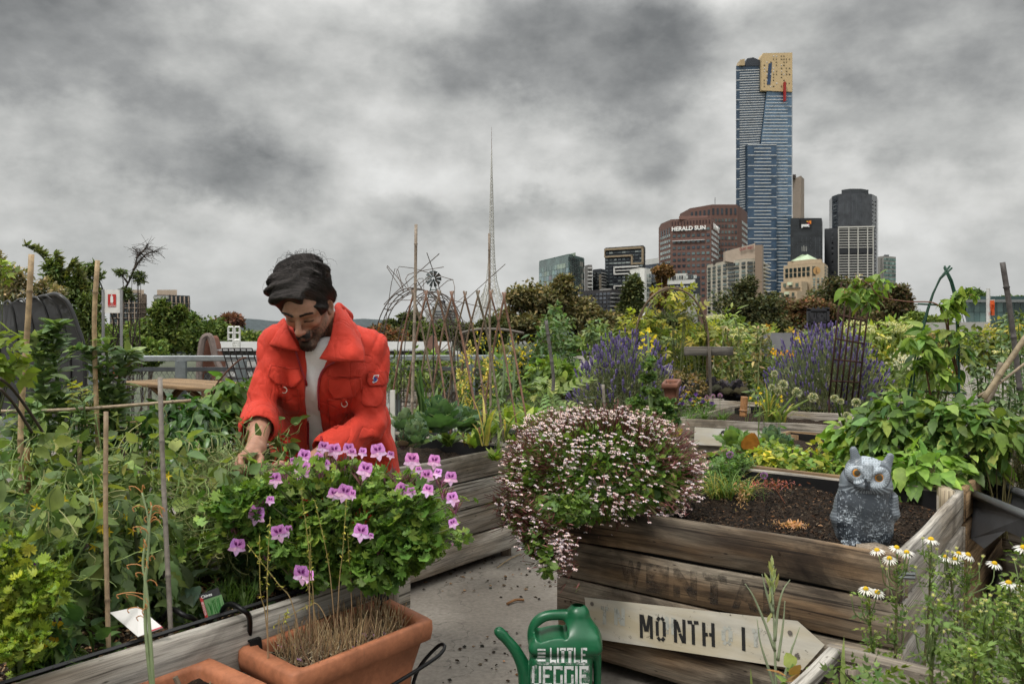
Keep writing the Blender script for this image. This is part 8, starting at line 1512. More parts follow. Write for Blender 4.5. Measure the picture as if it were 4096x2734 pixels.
def chamo(label,stem,heads,buds,Y_,group='chamomile plants at the lower right'):
 base=P(*stem[0],Y_);t=thing('chamomile',label,'chamomile',base,group);m=MB();q=spline([P(x,y,Y_)for x,y in stem],30);tube(m,q,np.linspace(.0045,.002,30),5,(.12,.11,.05));tp=[]
 for(x,y,s_)in heads+buds:
  p=P(x,y,Y_+rng.normal(0,.05));i=min(range(30),key=lambda i_:abs(q[i_][2]-(p[2]-.07)));br=spline([q[i],(q[i]+p)/2+V3((p[0]-q[i][0])*.25,0,-.012),p-V3(0,0,.0)],10);tube(m,br,np.linspace(.002,.0012,10),4,(.13,.18,.06))
 obj('stems',m,M['stem'],t,True)
 for(x,y,s_)in heads:p=P(x,y,Y_);daisy(p,s_*Y_/DU,t)
 for(x,y,s_)in buds:p=P(x,y,Y_);daisy(p,s_*Y_/DU,t,True)
 m=MB();n=75;i=rng.integers(0,30,n);leaves_at(m,q[i]+rng.normal(0,.004,(n,3)),rdir(n,.3),T_lobed(.5,3,.1),.045,[(.09,.15,.04),(.12,.19,.05)],wid=.7,jit=.4,droop=-.1);obj('foliage',m,M['leaf'],t,True);return t
Z=lambda x,y:(725+x*.1648,425+y*.1648)
def ZL(L_,s_=14):return[(*Z(x,y),s_)for x,y in L_]
chamo('chamomile with two open daisies low left of the bed corner',[Z(900,1700),Z(905,1450),Z(885,1250),Z(875,1060)],ZL([(855,990),(925,1010)],15),ZL([(765,1030),(828,1040),(862,1075),(880,1215),(848,1250),(912,1250),(880,1240)],7),2.75)
chamo('tallest chamomile in front of the bed corner with four daisies',[Z(1040,1700),Z(1035,1400),Z(1040,1100),Z(1042,850)],ZL([(922,755),(1042,740),(998,805),(1102,768)],15),ZL([(953,855),(980,870),(1088,810),(1120,775),(1020,1195),(990,1210),(1015,1235),(1090,1210)],7),2.7)
chamo('chamomile with one large daisy against the pale side boards',[Z(1195,1700),Z(1215,1400),Z(1240,1050),Z(1245,760)],ZL([(1250,690)],17),ZL([(1200,685),(1232,735),(1155,860),(1268,850),(1285,750),(1140,1200),(1155,1250),(1100,1130),(1210,1110)],8),2.85)
chamo('chamomile with three daisies right of the single large one',[Z(1410,1700),Z(1405,1350),Z(1380,1000),Z(1345,820)],ZL([(1335,795),(1418,775),(1395,808)],14),ZL([(1405,745),(1350,765),(1380,770),(1325,915),(1388,935),(1425,820),(1435,1060)],8),2.95)
chamo('chamomile carrying a wide daisy with a yellow centre above the deck',[Z(1490,1750),Z(1480,1350),Z(1465,1050),Z(1470,870)],ZL([(1475,783),(1635,835)],15),ZL([(1565,795),(1542,842),(1490,860)],8),3.0)
chamo('chamomile with two daisies near the right frame edge',[Z(1760,1750),Z(1745,1350),Z(1740,1100),Z(1725,980)],ZL([(1722,952),(1775,985)],17),ZL([(1755,812),(1800,860),(1610,1030),(1575,1060),(1555,1080),(1740,1040),(1690,1075)],9),2.5)
chamo('budding chamomile mostly green between the two right hand flower stems',[Z(1590,1750),Z(1580,1400),Z(1560,1200),Z(1540,1090)],[],ZL([(1520,1100),(1560,1110),(1600,1100),(1550,1250),(1480,1265),(1560,1305),(1510,1300),(1620,1140),(1640,1130)],8),2.6)
chamo('chamomile cut by the right frame edge',[Z(1830,1750),Z(1835,1300),Z(1830,900),Z(1812,760)],ZL([(1812,740)],18),ZL([(1800,1060),(1770,1190),(1725,1195),(1700,1190)],9),2.3)
for k in range(10):
 x=rng.uniform(950,1040)if k>1 else rng.uniform(868,960);y1=rng.uniform(590,650)+(1010-min(x,1010))*.12;chamo('budding chamomile in the thick growth at the lower right',[(x+rng.uniform(-5,5),720),(x,(y1+700)/2),(x+rng.uniform(-6,6),y1)],[],[(x+rng.normal(0,9),y1+rng.uniform(-6,40),rng.uniform(6,10))for _ in range(9)],rng.uniform(1.9,2.6),'budding chamomile in the lower right corner')
t=thing('spindly_plant','pale grey green spindly plant rising before the MONTH board','plant',P(775,712,2.6));
for pts in([(777,712),(775,650),(773,600),(770,570)],[(775,650),(764,620),(753,595),(745,583)],[(775,640),(778,610),(783,590),(790,579)],[(773,612),(766,590),(762,573)],[(779,700),(790,655),(795,640),(800,626)],[(776,690),(766,660),(760,640),(757,617)],[(773,605),(772,585),(774,565)],[(778,660),(783,625),(785,600)]):
 m=MB();q=spline([P(x,y,2.6)for x,y in pts],16);tube(m,q,np.linspace(.0042,.0008,16),5,(.24,.28,.17));obj('stalk',m,M['stem'],t,True)
m=MB();leaves_at(m,P(772,590,2.6)+rng.normal(0,1,(26,3))*[.004,.004,.03],V3(0,0,1),OVS,.03,[(.28,.33,.18)],jit=.25,droop=-1.);obj('leaf_tuft',m,M['leaf'],t,True)
for(x0,y0,x1,y1,lab)in[(842,712,839,632,'single pale grass blade at the bottom right'),(860,712,868,668,'short pale grass blade beside the taller blade'),(752,712,744,650,'thin blade left of the spindly plant')]:
 b=P(x0,y0,2.4);t=thing('grass_blade',lab,'grass blade',b);m=MB();blades(m,b[None],1,np.linalg.norm(P(x1,y1,2.4)-b),.010,[(.16,.22,.09)],spread=.05,bend=.05);obj('blade',m,M['leaf'],t,True)
bush('strawberry_plant','strawberry leaves with a red brown tint at the bottom edge by the cut board',P(798,690,2.45),(.07,.06,.05),60,T_ovate(.8,.08,.2,seg=5,ser=.12),.045,[(.13,.18,.05),(.2,.12,.05),(.1,.16,.04)],group='strawberries at the bottom edge',z0=.3,stems=10,sr=.0018)
m=MB();
for k in range(34):
 b=np.array([*(a_+E2*rng.uniform(.1,1.1)-E1*rng.uniform(.1,.7)),BH-.05])if False else None
aN=G(831,638,BH)[:2]
for k in range(12):
 b=np.array([*(aN+E2*rng.uniform(.12,.9)-E1*rng.uniform(.12,.6)),BH-.04]);bush('chamomile_foliage','feathery low chamomile greenery in the nearest bed',b+V3(0,0,.07),(.08,.08,.09),90,T_lobed(.5,3,.1),.045,[(.08,.14,.035),(.11,.18,.05)],'plant',group='feathery greenery in the nearest bed',z0=BH-.06,droop=-.3,stems=8,sr=.0015)
MAN=thing('person','bearded man in a red coverall over a white shirt, picking peas','person',(-.66,3.42,0))
hy,hpit=math.radians(8.4),math.radians(36)
f_h=V3(-math.sin(hy),-math.cos(hy),0);HF=f_h*math.cos(hpit)-V3(0,0,1)*math.sin(hpit);HU=f_h*math.sin(hpit)+V3(0,0,1)*math.cos(hpit);HS=np.cross(HU,HF)
HC=PW(307.5,306,2.88);HSC=.985;HR=np.stack([HS,HF,HU],1)
hw=lambda x,y,z:HC+HR@(np.array([x,y,z])*HSC)
hl=lambda p:((np.asarray(p)-HC)@HR)/HSC
SL,SR=PW(277,342,2.96),PW(370,349,3.07);EL,ER=PW(260,412,2.86),PW(371.5,424,3.0);WL,WR=PW(256.5,447,2.63),PW(303,466,2.78)
NB=PW(328,337,3.06);CH=PW(322,372,3.06);WA=PW(331,430,3.25);HP=PW(338,458,3.36)
LA,RA=V3(-.85,3.50,.08),V3(-.62,3.54,.08);LK,RK=V3(-.83,3.44,.50),V3(-.58,3.46,.50)
B=SDF((-1.12,2.40,-.01),(-.30,3.72,1.80),.0042)
def he(x,y,z,rx,ry,rz,k=.015,sub=False,rot=None):
 R=HR if rot is None else HR@rot;B.ell(hw(x,y,z),np.array([rx,ry,rz])*HSC,R,k*HSC,sub)
def hc(a,b,ra,rb,k=.012,sub=False):B.cone(hw(*a),hw(*b),ra*HSC,rb*HSC,k*HSC,sub)
B.cone(CH,WA,.10,.095,.05,flat=((1,0,0),1.5));B.cone(WA,HP,.095,.11,.05,flat=((1,0,0),1.4));B.cone(SL,NB,.045,.05,.05);B.cone(SR,NB,.045,.05,.05);B.cone(CH,NB,.09,.06,.05)
for h_,k_,a_ in((HP+V3(-.09,0,0),LK,LA),(HP+V3(.09,0,0),RK,RA)):B.cone(h_,k_,.085,.055,.04);B.cone(k_,a_,.055,.04,.03);B.ell(a_+V3(0,-.06,-.03),(.045,.12,.045),k=.03)
for s_,e_,w_ in((SL,EL,WL),(SR,ER,WR)):
 B.cone(s_,e_,.052,.042,.03);m_=e_+(w_-e_)*.35;B.cone(e_,m_,.041,.043,.02);B.cone(m_,w_,.043,.027,.02)
B.cone(hw(0,-.045,-.03),NB+V3(0,-.0,.0),.058,.066,.03);B.cone(hw(.0,.0,-.07),NB+V3(-.03,-.05,0),.045,.05,.03)
he(0,-.012,.035,.076,.097,.085);he(0,.025,-.04,.053,.062,.078,.03);he(0,.05,.03,.062,.045,.055,.03)
for s_ in(-1,1):
 hc((s_*.051,.005,-.062),(s_*.015,.075,-.112),.015,.015,.022);he(s_*.041,.064,-.020,.019,.018,.015,.02);hc((s_*.012,.092,.026),(s_*.048,.076,.026),.0105,.009,.014)
 he(s_*.033,.103,.003,.019,.018,.0125,.012,True);he(s_*.0325,.0775,.003,.0150,.0135,.0125,.003)
 hc((s_*.020,.0905,-.0015),(s_*.045,.0825,-.0025),.0028,.0022,.003)
 rt=np.array(Matrix.Rotation(s_*.35,3,'Z'));he(s_*.079,-.008,-.004,.009,.020,.031,.006,rot=rt);he(s_*.083,-.003,-.002,.006,.011,.019,.005,True,rot=rt);he(s_*.077,-.002,-.030,.008,.010,.009,.006)
 he(s_*.013,.105,-.037,.0085,.010,.008,.006)
hc((0,.092,.018),(0,.118,-.030),.0085,.0115,.010);he(0,.117,-.035,.0115,.012,.010,.008);he(0,.078,-.112,.022,.018,.017,.02)
he(0,.090,-.064,.026,.013,.018,.02);he(0,.103,-.064,.017,.0055,.004,.004);he(0,.102,-.073,.015,.0055,.0045,.004);hc((-.017,.106,-.070),(0,.107,-.0685),.0015,.0015,.002,True);hc((.017,.106,-.070),(0,.107,-.0685),.0015,.0015,.002,True)
def hand(wr,palm,knk,fingers,thumb,pn):
 """palm: centre; knk: four knuckles; fingers: list of joint lists; all world points"""
 B.cone(wr,palm,.026,.024,.02,flat=None);
 for k_ in knk:B.cone(wr+(palm-wr)*.45,k_,.016,.0115,.012)
 for k_,f in zip(knk,fingers):B.path([k_]+f,[.0108,.0095,.0085,.0070][:len(f)+1],.004)
 B.path([wr+(palm-wr)*.25]+thumb,[.016,.0135,.0115,.0085][:len(thumb)+1],.006)
q=lambda x,y,Y:PW(x,y,Y)
hand(WL,q(248.5,456,2.575),[q(240.5,456.5,2.545),q(239,459.5,2.568),q(238.5,462,2.59),q(240,464.5,2.612)],[[q(240.5,463.,2.512),q(246.5,468.5,2.508),q(251.8,471.6,2.515)],[q(237.,466.5,2.54),q(243,471.5,2.535),q(249.,474,2.54)],[q(236.,469,2.575),q(241.5,473.5,2.575),q(246.5,475.5,2.575)],[q(237,470.5,2.605),q(241.5,474,2.605),q(245.5,475.5,2.605)]],[q(259.5,458,2.565),q(259.5,465,2.535),q(255.3,471.3,2.518)],None)
hand(WR,q(292,473,2.72),[q(284.5,470,2.67),q(284,474,2.665),q(284.5,478,2.67),q(286,481.5,2.68)],[[q(276,470.5,2.63),q(269.5,472,2.615),q(264.5,474,2.61)],[q(275.5,475,2.625),q(269,477.5,2.61),q(264.5,479.5,2.61)],[q(276.5,479.5,2.63),q(271,482.5,2.615),q(267,484.5,2.615)],[q(279,483,2.64),q(274.5,486,2.63),q(271.5,488,2.63)]],[q(288,466,2.66),q(281,463.5,2.62),q(275,464.5,2.60)],None)
V,F=B.mesh();V=relax(V,F,1,.5);Nn=vnormals(V,F)
def skin_col(V):
 L_=hl(V);c=np.tile(V3(.37,.195,.13),(len(V),1));x,y,z=L_.T;ax_=np.abs(x)
 red=np.exp(-((ax_-.04)/.02)**2-((z+.025)/.018)**2)*(y>.04);c+=red[:,None]*V3(.05,-.02,-.015)
 nz=np.exp(-(x/.016)**2-((z+.035)/.015)**2)*(y>.09);c+=nz[:,None]*V3(.07,.0,.0)
 beard=(z<-.043+.020*np.clip((ax_-.03)/.03,0,1)+.004*vnoise(V,200.,2))&(y>-.02)&(z>-.155)&~((ax_<.015)&(z>-.078)&(z<-.0605)&(y>.09));beard|=(ax_<.025)&(z<-.0435)&(z>-.062)&(y>.085)
 beard|=(ax_>.055)&(z<.01)&(y>-.012)&(y<.03)&(z>-.12)
 under=(y<.055)&(z<-.115);dens=np.where(beard,np.clip(.62+.3*vnoise(V,330.,5),.2,.97),0);dens=np.where((ax_<.026)&(z<-.043)&(z>-.060)&(y>.093),.92,dens);dens=np.where((ax_<.02)&(z<-.083),.86,dens);dens=np.where((ax_>.045)&(z>-.085)&beard,dens*.5,dens);dens[under]*=.75
 c=c*(1-dens[:,None])+V3(.035,.024,.019)*dens[:,None]
 lip=(ax_<.015)&(z>-.078)&(z<-.0605)&(y>.095);c[lip]=V3(.20,.10,.08)
 brow=(ax_>.010)&(ax_<.055)&(np.abs(z-(.0285+.004*np.sin((ax_-.012)/.043*2.6)-.06*np.clip(ax_-.04,0,1)))<.0042*(1-.5*(ax_-.01)/.045)+.001*vnoise(V,400.,7))&(y>.05);c[brow]=V3(.022,.016,.013)
 lash=(ax_>.017)&(ax_<.049)&(z<-.0005)&(z>-.0060)&(y>.077);c[lash]=V3(.04,.025,.02)
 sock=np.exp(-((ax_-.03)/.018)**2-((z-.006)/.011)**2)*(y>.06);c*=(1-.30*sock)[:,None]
 scalp=((z>.03)&(y<.035))|(z>.088);c[scalp]=V3(.03,.022,.018)
 arm=(V[:,2]<1.16)&(V[:,2]>.98);hair=arm*np.clip(vnoise(V*[1,1,.45],150.,9)-.1,0,1)*.55;lo_=np.clip((V[:,2]-1.05)/.05,0,1);c=c*(1-(hair*lo_)[:,None])+V3(.07,.045,.035)*(hair*lo_)[:,None]
 kn=(V[:,2]<1.06)&(V[:,2]>.93);c[kn]*=(1+.10*vnoise(V[kn],90.,3))[:,None]*V3(1.05,.94,.92)
 shoe=V[:,2]<.13;c[shoe]=V3(.03,.025,.02);far=np.linalg.norm(L_,axis=1)>.19;b0=np.tile(V3(.37,.195,.13),(len(V),1));arm=(V[:,2]<1.16)&(V[:,2]>.98)
 hair=arm*np.clip(vnoise(V*[1,1,.45],150.,9)-.1,0,1)*.22*np.clip((V[:,2]-1.05)/.05,0,1);b0=b0*(1-hair[:,None])+V3(.07,.045,.035)*hair[:,None];b0*=(1+.08*vnoise(V,90.,3))[:,None];b0[shoe]=V3(.03,.025,.02);c=np.where(far[:,None],b0,c);return np.clip(c,0,1)
def m_skin(name):
 mt,nt_,out_=newmat(name);bs=N(nt_,'ShaderNodeBsdfPrincipled');tcn=N(nt_,'ShaderNodeTexCoord').outputs['Object'];c=attr(nt_,'Col').outputs['Color']
 c=mixc(nt_,1.,c,ramp(nt_,noise(nt_,tcn,90,5),[(.3,.86),(.7,1.1)]),'MULTIPLY');L(nt_,c,bs.inputs['Base Color']);bs.inputs['Roughness'].default_value=.5;bs.inputs['Specular IOR Level'].default_value=.38
 bs.inputs['Subsurface Weight'].default_value=.12;bs.inputs['Subsurface Radius'].default_value=(.012,.005,.003);bs.inputs['Subsurface Scale'].default_value=.6
 L(nt_,bump(nt_,noise(nt_,tcn,420,4),.22,.0012),bs.inputs['Normal']);L(nt_,bs.outputs[0],out_.inputs[0]);return mt
M['skin']=m_skin('skin');m=MB();m.add(V,F,skin_col(V));obj('body',m,M['skin'],MAN,True)
C_=SDF((-1.0,3.2,-.005),(-.3,3.75,.20),.006)
for a_ in(LA,RA):C_.ell(a_+V3(0,-.07,-.045),(.055,.14,.05),k=.02);C_.cone(a_-V3(0,0,.02),a_+V3(0,0,.1),.055,.05,.02)
v_,f_=C_.mesh();m=MB();m.add(v_,f_,(.03,.025,.02));obj('boots',m,M['plastic'],MAN,True)
S=SDF((-.95,2.72,.90),(-.40,3.42,1.50),.006);S.cone(CH+V3(0,.0,.0),WA,.128,.118,.05,flat=((1,0,0),1.42));S.cone(CH,NB+V3(-.005,-.03,-.03),.120,.075,.06,flat=((1,0,0),1.1))
S.ell(PW(318.5,350,2.96),(.075,.05,.05),k=.05);
S.cone(hw(0,-.045,-.03),NB+V3(-.012,-.035,.015),.060,.078,.008,True);S.cone(NB+V3(-.01,-.03,-.0),NB+V3(-.012,-.04,.2),.078,.09,.008,True)
S.warp(lambda p:.004*np.sin((p[:,0]*1.+p[:,2]*.35)*75+3*vnoise(p,9.,3))*np.clip(vnoise(p,7.,5)+.35,0,1)+.0015*vnoise(p,40,2));v_,f_=S.mesh();v_=relax(v_,f_,1)
m=MB();m.add(v_,f_,(.80,.79,.79));M['cotton']=m_plain('white_cotton',.85,.15,nscale=180,namt=.06,bstr=.12,bdist=.0008);obj('t_shirt',m,M['cotton'],MAN,True)
J=SDF((-1.12,2.66,.03),(-.22,3.78,1.56),.0055)
J.cone(CH,WA,.142,.128,.05,flat=((1,0,0),1.46));J.cone(WA,HP,.142,.150,.06,flat=((1,0,0),1.42));J.cone(SL+V3(.02,0,-.01),SR-V3(.02,0,.01),.075,.078,.05);J.cone(CH,NB,.13,.09,.06,flat=((1,0,0),1.2))
J.ell(PW(292,380,2.98),(.085,.06,.10),k=.05);J.ell(PW(348,385,3.02),(.085,.06,.10),k=.05);J.cone(PW(372,420,3.22),PW(382,500,3.34),.075,.10,.05);J.cone(PW(292,425,3.20),PW(292,490,3.28),.07,.08,.05)
for h_,k_,a_ in((HP+V3(-.11,0,-.04),LK,LA),(HP+V3(.11,0,-.04),RK,RA)):J.cone(h_,k_,.125,.085,.05);J.cone(k_,a_,.085,.07,.03)
for s_,e_,w_,cu in((SL,EL,WL,.40),(SR,ER,WR,.62)):J.cone(s_,e_,.065,.053,.025);J.cone(e_,e_+(w_-e_)*cu,.056,.056,.02)
def folds(p):
 d=0
 def rid(q,sc,sd,pw=4):return(1-np.abs(vnoise(q,sc,sd)))**pw
 st_=np.stack([p@nrm(V3(1,.3,.55))*1.0,p@nrm(V3(-.5,.2,1))*.16,p[:,1]*.6],1);st2=np.stack([p@nrm(V3(1,.3,-.6)),p@nrm(V3(.6,.2,1))*.16,p[:,1]*.6],1)
 wl=np.clip((-.62-p[:,0])/.1+.5,0,1);mk=np.clip(vnoise(p,5.5,20)*1.4+.45,0,1);d=d+(.010*rid(st_,14.,11,7)*wl+.010*rid(st2,14.,12,7)*(1-wl))*mk+.005*rid(st2,30.,13,6)*wl*mk+.005*rid(st_,30.,14,6)*(1-wl)*mk-.003
 d=d+.006*vnoise(p,7.,1)+.0045*vnoise(p,15.,2)
 for e_,w_,ax_ in((EL,WL,(.35,.2,1)),(ER,WR,(.7,.1,.75))):
  r_=np.linalg.norm(p-(e_+(w_-e_)*.2),axis=1);g=np.exp(-(r_/.115)**2);a=nrm(ax_);d=d+g*.0105*np.abs(np.sin((p@a)*62+3.2*vnoise(p,10.,4)))**.8-g*.004
 r_=np.linalg.norm((p-PW(283,385,2.9))*[1,1,.6],axis=1);d=d+np.exp(-(r_/.09)**2)*.006*np.sin((p@nrm(V3(1,.3,.5)))*85+2*vnoise(p,9,6))
 r_=np.linalg.norm((p-PW(356,405,2.95))*[1,1,.7],axis=1);d=d+np.exp(-(r_/.10)**2)*.007*np.sin((p@nrm(V3(1,.2,-.7)))*75+2*vnoise(p,9,7))
 lo=np.clip((1.20-p[:,2])/.2,0,1)*np.clip((p[:,2]-.2)/.3,0,1);d=d+lo*.007*np.sin((p@nrm(V3(1,.3,.22)))*48+3*vnoise(p,5,8))
 return d
J.warp(folds)
for s_,e_,w_,cu in((SL,EL,WL,.40),(SR,ER,WR,.62)):
 ew=e_+(w_-e_)*cu;d_=nrm(w_-e_);J.cone(ew-d_*.048,ew,.064,.0665,.006);J.cone(ew-d_*.02,ew+d_*.2,.050,.056,.004,True)
J.path([PW(320,334,2.90),PW(317,350,2.90),PW(313.8,375,2.925),PW(314.3,400,3.0),PW(315.5,428,3.08),PW(316,456,3.15)],[.050,.040,.025,.025,.028,.030],.006,True,flat=((0,1,0),4.2))
J.cone(hw(0,-.045,-.03),NB+V3(-.01,-.035,.02),.066,.085,.01,True);J.cone(NB+V3(-.01,-.03,0),NB+V3(-.012,-.05,.25),.086,.12,.01,True)
v_,f_=J.mesh();v_=relax(v_,f_,2,.5)
RED=V3(.53,.040,.021)
def m_cloth(name):
 mt,nt_,out_=newmat(name);bs=N(nt_,'ShaderNodeBsdfPrincipled');tcn=N(nt_,'ShaderNodeTexCoord').outputs['Object'];c=attr(nt_,'Col').outputs['Color']
 c=mixc(nt_,1.,c,ramp(nt_,noise(nt_,tcn,14,5),[(.3,.86),(.7,1.08)]),'MULTIPLY');L(nt_,c,bs.inputs['Base Color']);bs.inputs['Roughness'].default_value=.72;bs.inputs['Specular IOR Level'].default_value=.25
 bs.inputs['Sheen Weight'].default_value=.04;n1=noise(nt_,tcn,17,3,.5,1.2);n2=noise(nt_,tcn,700,2);cz=noise(nt_,tcn,5.5,2,.5,1.6,(1,1,.7));cz=ramp(nt_,math_(nt_,'ABSOLUTE',math_(nt_,'SUBTRACT',cz,.5)),[(0.,0.),(.035,.55),(.16,1.)]);L(nt_,bump(nt_,mixc(nt_,.12,mixc(nt_,.55,n1,cz),n2),.6,.014),bs.inputs['Normal']);L(nt_,bs.outputs[0],out_.inputs[0]);return mt
M['red_cloth']=m_cloth('red_cotton_twill');m=MB();m.add(v_,f_,RED);CO=obj('coverall',m,M['red_cloth'],MAN,True)
BV=BVHTree.FromPolygons([tuple(x)for x in v_],[tuple(x)for x in f_])
def proj(px,py,off=.004):
 d=Vector(nrm([(px-512)/FL,1,(HY-py)/FL]));hit=BV.ray_cast(Vector((0,0,H)),d)
 if hit[0]is None:return None
 n_=hit[1]if hit[1].dot(d)<0 else-hit[1];return np.array(hit[0])+np.array(n_)*off*.5-np.array(d)*off*.5
def patch(name,poly,off=.005,col=RED,res=1.1,mat='red_cloth',thick=.003,seam=True):
 """cloth piece laid on the garment; poly = outline as surveyed, conformed by ray casting"""
 poly=np.array(poly,float);x0,y0=poly.min(0);x1,y1=poly.max(0);nx=int((x1-x0)/res)+2;ny=int((y1-y0)/res)+2
 rows=[];ys=np.linspace(y0+.01,y1-.01,ny)
 for y in ys:
  xs_=[];k=len(poly)
  for i in range(k):
   (xa,ya),(xb,yb)=poly[i],poly[(i+1)%k]
   if(ya-y)*(yb-y)<0:xs_.append(xa+(xb-xa)*(y-ya)/(yb-ya))
  if len(xs_)<2:continue
  rows.append([(x,y)for x in np.linspace(min(xs_),max(xs_),nx)])
 G_=[];last=None;Dp=[]
 for r in rows:
  g=[]
  for(x,y)in r:p=proj(x,y,off);g.append(p);
  ok=[p for p in g if p is not None]
  if not ok:continue
  fb=ok[0];g=[(fb if p is None else p)for p in g];G_.append(g)
 A=np.array(G_);dep=A[...,1].copy();
 for _ in range(2):dep[1:-1,1:-1]=(dep[1:-1,1:-1]*2+dep[:-2,1:-1]+dep[2:,1:-1]+dep[1:-1,:-2]+dep[1:-1,2:])/6
 A=A*(dep/A[...,1])[...,None]*[1,1,0]+A*[0,0,1]if False else A
 a,b=A.shape[:2];V_=A.reshape(-1,3);back=V_+V3(0,1,0)*thick*2.2;Q=[(i*b+j,(i+1)*b+j,(i+1)*b+j+1,i*b+j+1)for i in range(a-1)for j in range(b-1)];n=a*b
 ring=[j for j in range(b)]+[i*b+b-1 for i in range(1,a)]+[(a-1)*b+j for j in range(b-2,-1,-1)]+[i*b for i in range(a-2,0,-1)]
 Q+=[(ring[i],ring[(i+1)%len(ring)],n+ring[(i+1)%len(ring)],n+ring[i])for i in range(len(ring))]
 m=MB();m.add(np.vstack([V_,back]),Q,col);o_=obj(name,m,M[mat],CO,True)
 if seam:
  c2=poly.mean(0);ins=c2+(poly-c2)*(1-1.1/np.maximum(np.linalg.norm(poly-c2,axis=1),1))[:,None];pts=[]
  for i in range(len(ins)):
   for s_ in np.linspace(0,1,8,endpoint=False):q_=ins[i]+(ins[(i+1)%len(ins)]-ins[i])*s_;p=proj(q_[0],q_[1],off+.0012);
  sm=MB();
  for i in range(len(ins)):
   pp_=[proj(*(ins[i]+(ins[(i+1)%len(ins)]-ins[i])*s_),off+.0014)for s_ in np.linspace(0,1,8)];pp_=[p for p in pp_ if p is not None]
   if len(pp_)>2:tube(sm,pp_,.0007,3,col*.62)
  if sm.n:obj('stitching',sm,M['red_cloth'],o_)
 return o_
zz=lambda x,y:(225+x*.1674,237.5+y*.1674)
PL=lambda L_:[zz(*p)for p in L_]
patch('pocket_flap',PL([(272,760),(445,782),(458,845),(415,892),(305,872),(256,820)]),.009);patch('pocket',PL([(315,880),(440,895),(448,1020),(425,1075),(360,1055),(335,1000)]),.005)
patch('pocket_flap',PL([(612,836),(808,835),(815,895),(775,950),(650,958),(612,905)]),.009);patch('pocket',PL([(612,960),(760,955),(735,1050),(665,1140),(625,1128)]),.005)
sl_p=patch('sleeve_pocket',PL([(818,885),(962,885),(945,980),(905,1012),(830,1008),(812,980)]),.004);sf=patch('sleeve_pocket_flap',PL([(848,796),(970,795),(968,862),(945,884),(865,886),(842,858)]),.009)
patch('shoulder_yoke',PL([(700,735),(832,742),(838,775),(812,832),(612,830),(618,790)]),.003,seam=False)
def badge(pts,off,col,name):
 c=np.mean(pts,0);m=MB();P3=[proj(*zz(*p),off)for p in pts];P3=[p for p in P3 if p is not None]
 if len(P3)==len(pts):m.add(P3,[tuple(range(len(P3)))[::-1]],col);obj(name,m,M['paint'],sf)
bz=[(884,820),(916,818),(914,832),(898,840),(912,846),(900,862),(882,868),(877,858),(888,850),(878,842)];c_=np.mean(bz,0);bzi=[tuple(c_+(np.array(p)-c_)*.72)for p in bz]
badge(bz,.014,(.72,.70,.70),'badge_rim');badge(bzi,.0165,(.03,.05,.25),'badge_body');badge([(889,824),(911,823),(909,831),(893,836)],.019,(.45,.03,.04),'badge_top')
for(x,y,lab)in((344,908,''),(709,985,'')):
 px,py=zz(x,y);c=proj(px,py,.012);m=MB();
 if c is not None:
  m2=MB();tube(m,[c+V3(math.cos(a)*.0105,-.002,math.sin(a)*.0105)for a in np.linspace(math.pi*.0,math.pi*2,17)],.0016,6,(.45,.42,.36));obj('d_ring',m,M['metal'],CO,True)
  patch('tab',[(px-2,py-5),(px+2.2,py-5),(px+2.,py-1),(px-1.8,py-1)],.010,seam=False)
  patch('strap',[(px-1.6,py+1.5),(px+1.8,py+1.5),(px+2.2,py+15),(px-1.0,py+15)],.006,seam=False)
for pts in(PL([(425,680),(450,760),(478,850),(490,950),(493,1060),(492,1230)]),PL([(655,742),(600,775),(572,830),(560,900),(562,1000),(572,1120),(580,1225)])):
 q_=spline([np.array([*p,0])for p in pts],70);P3=[proj(a[0],a[1],.006)for a in q_];P3=[p for p in P3 if p is not None];A=np.array(P3);
 for _ in range(3):A[1:-1]=(A[:-2]+A[1:-1]*2+A[2:])/4
 m=MB();tube(m,A,.0034,5,(.28,.012,.02));zp=obj('zip',m,M['red_cloth'],CO,True);m=MB()
 for i in range(0,len(A),1):m_=A[i];box(m,m_-V3(.0036,.0046,.0009),m_+V3(.0036,-.002,.0009),(.36,.02,.03))
 obj('zip_teeth',m,M['plastic'],zp)
def collar(grid):
 A=np.array([[PW(*p)for p in r]for r in grid]);a,b,_=A.shape;m=MB();fine=[spline(r,18)for r in A];fine=np.array(fine);g2=np.array([spline(fine[:,j],12)for j in range(18)]);V_=g2.reshape(-1,3);n=len(V_)
 nn_=np.cross(np.gradient(g2,axis=0),np.gradient(g2,axis=1));nn_=nrm(nn_).reshape(-1,3);nn_[nn_[:,1]>0]*=-1;V_=V_+nn_*(.002*vnoise(V_,22,3)+.001*vnoise(V_,60,4))[:,None]
 R_,C2=g2.shape[:2];Q=[(i*C2+j,(i+1)*C2+j,(i+1)*C2+j+1,i*C2+j+1)for i in range(R_-1)for j in range(C2-1)];ring=[j for j in range(C2)]+[i*C2+C2-1 for i in range(1,R_)]+[(R_-1)*C2+j for j in range(C2-2,-1,-1)]+[i*C2 for i in range(R_-2,0,-1)]
 back=V_-nn_*.0055;Q2=[(n+a_,n+d_,n+c_2,n+b_)for(a_,b_,c_2,d_)in Q]+[(ring[i],ring[(i+1)%len(ring)],n+ring[(i+1)%len(ring)],n+ring[i])for i in range(len(ring))]
 m.add(np.vstack([V_,back]),Q+Q2,RED*1.03);o_=obj('collar',m,M['red_cloth'],CO,True)
 sm=MB();e=V_.reshape(R_,C2,3);nv=nn_.reshape(R_,C2,3);tube(sm,[e[-2,j]+nv[-2,j]*.001 for j in range(1,C2-1)]if False else[e[i,C2-2]+nv[i,C2-2]*.001 for i in range(R_)],.0007,3,RED*.6);obj('stitching',sm,M['red_cloth'],o_)
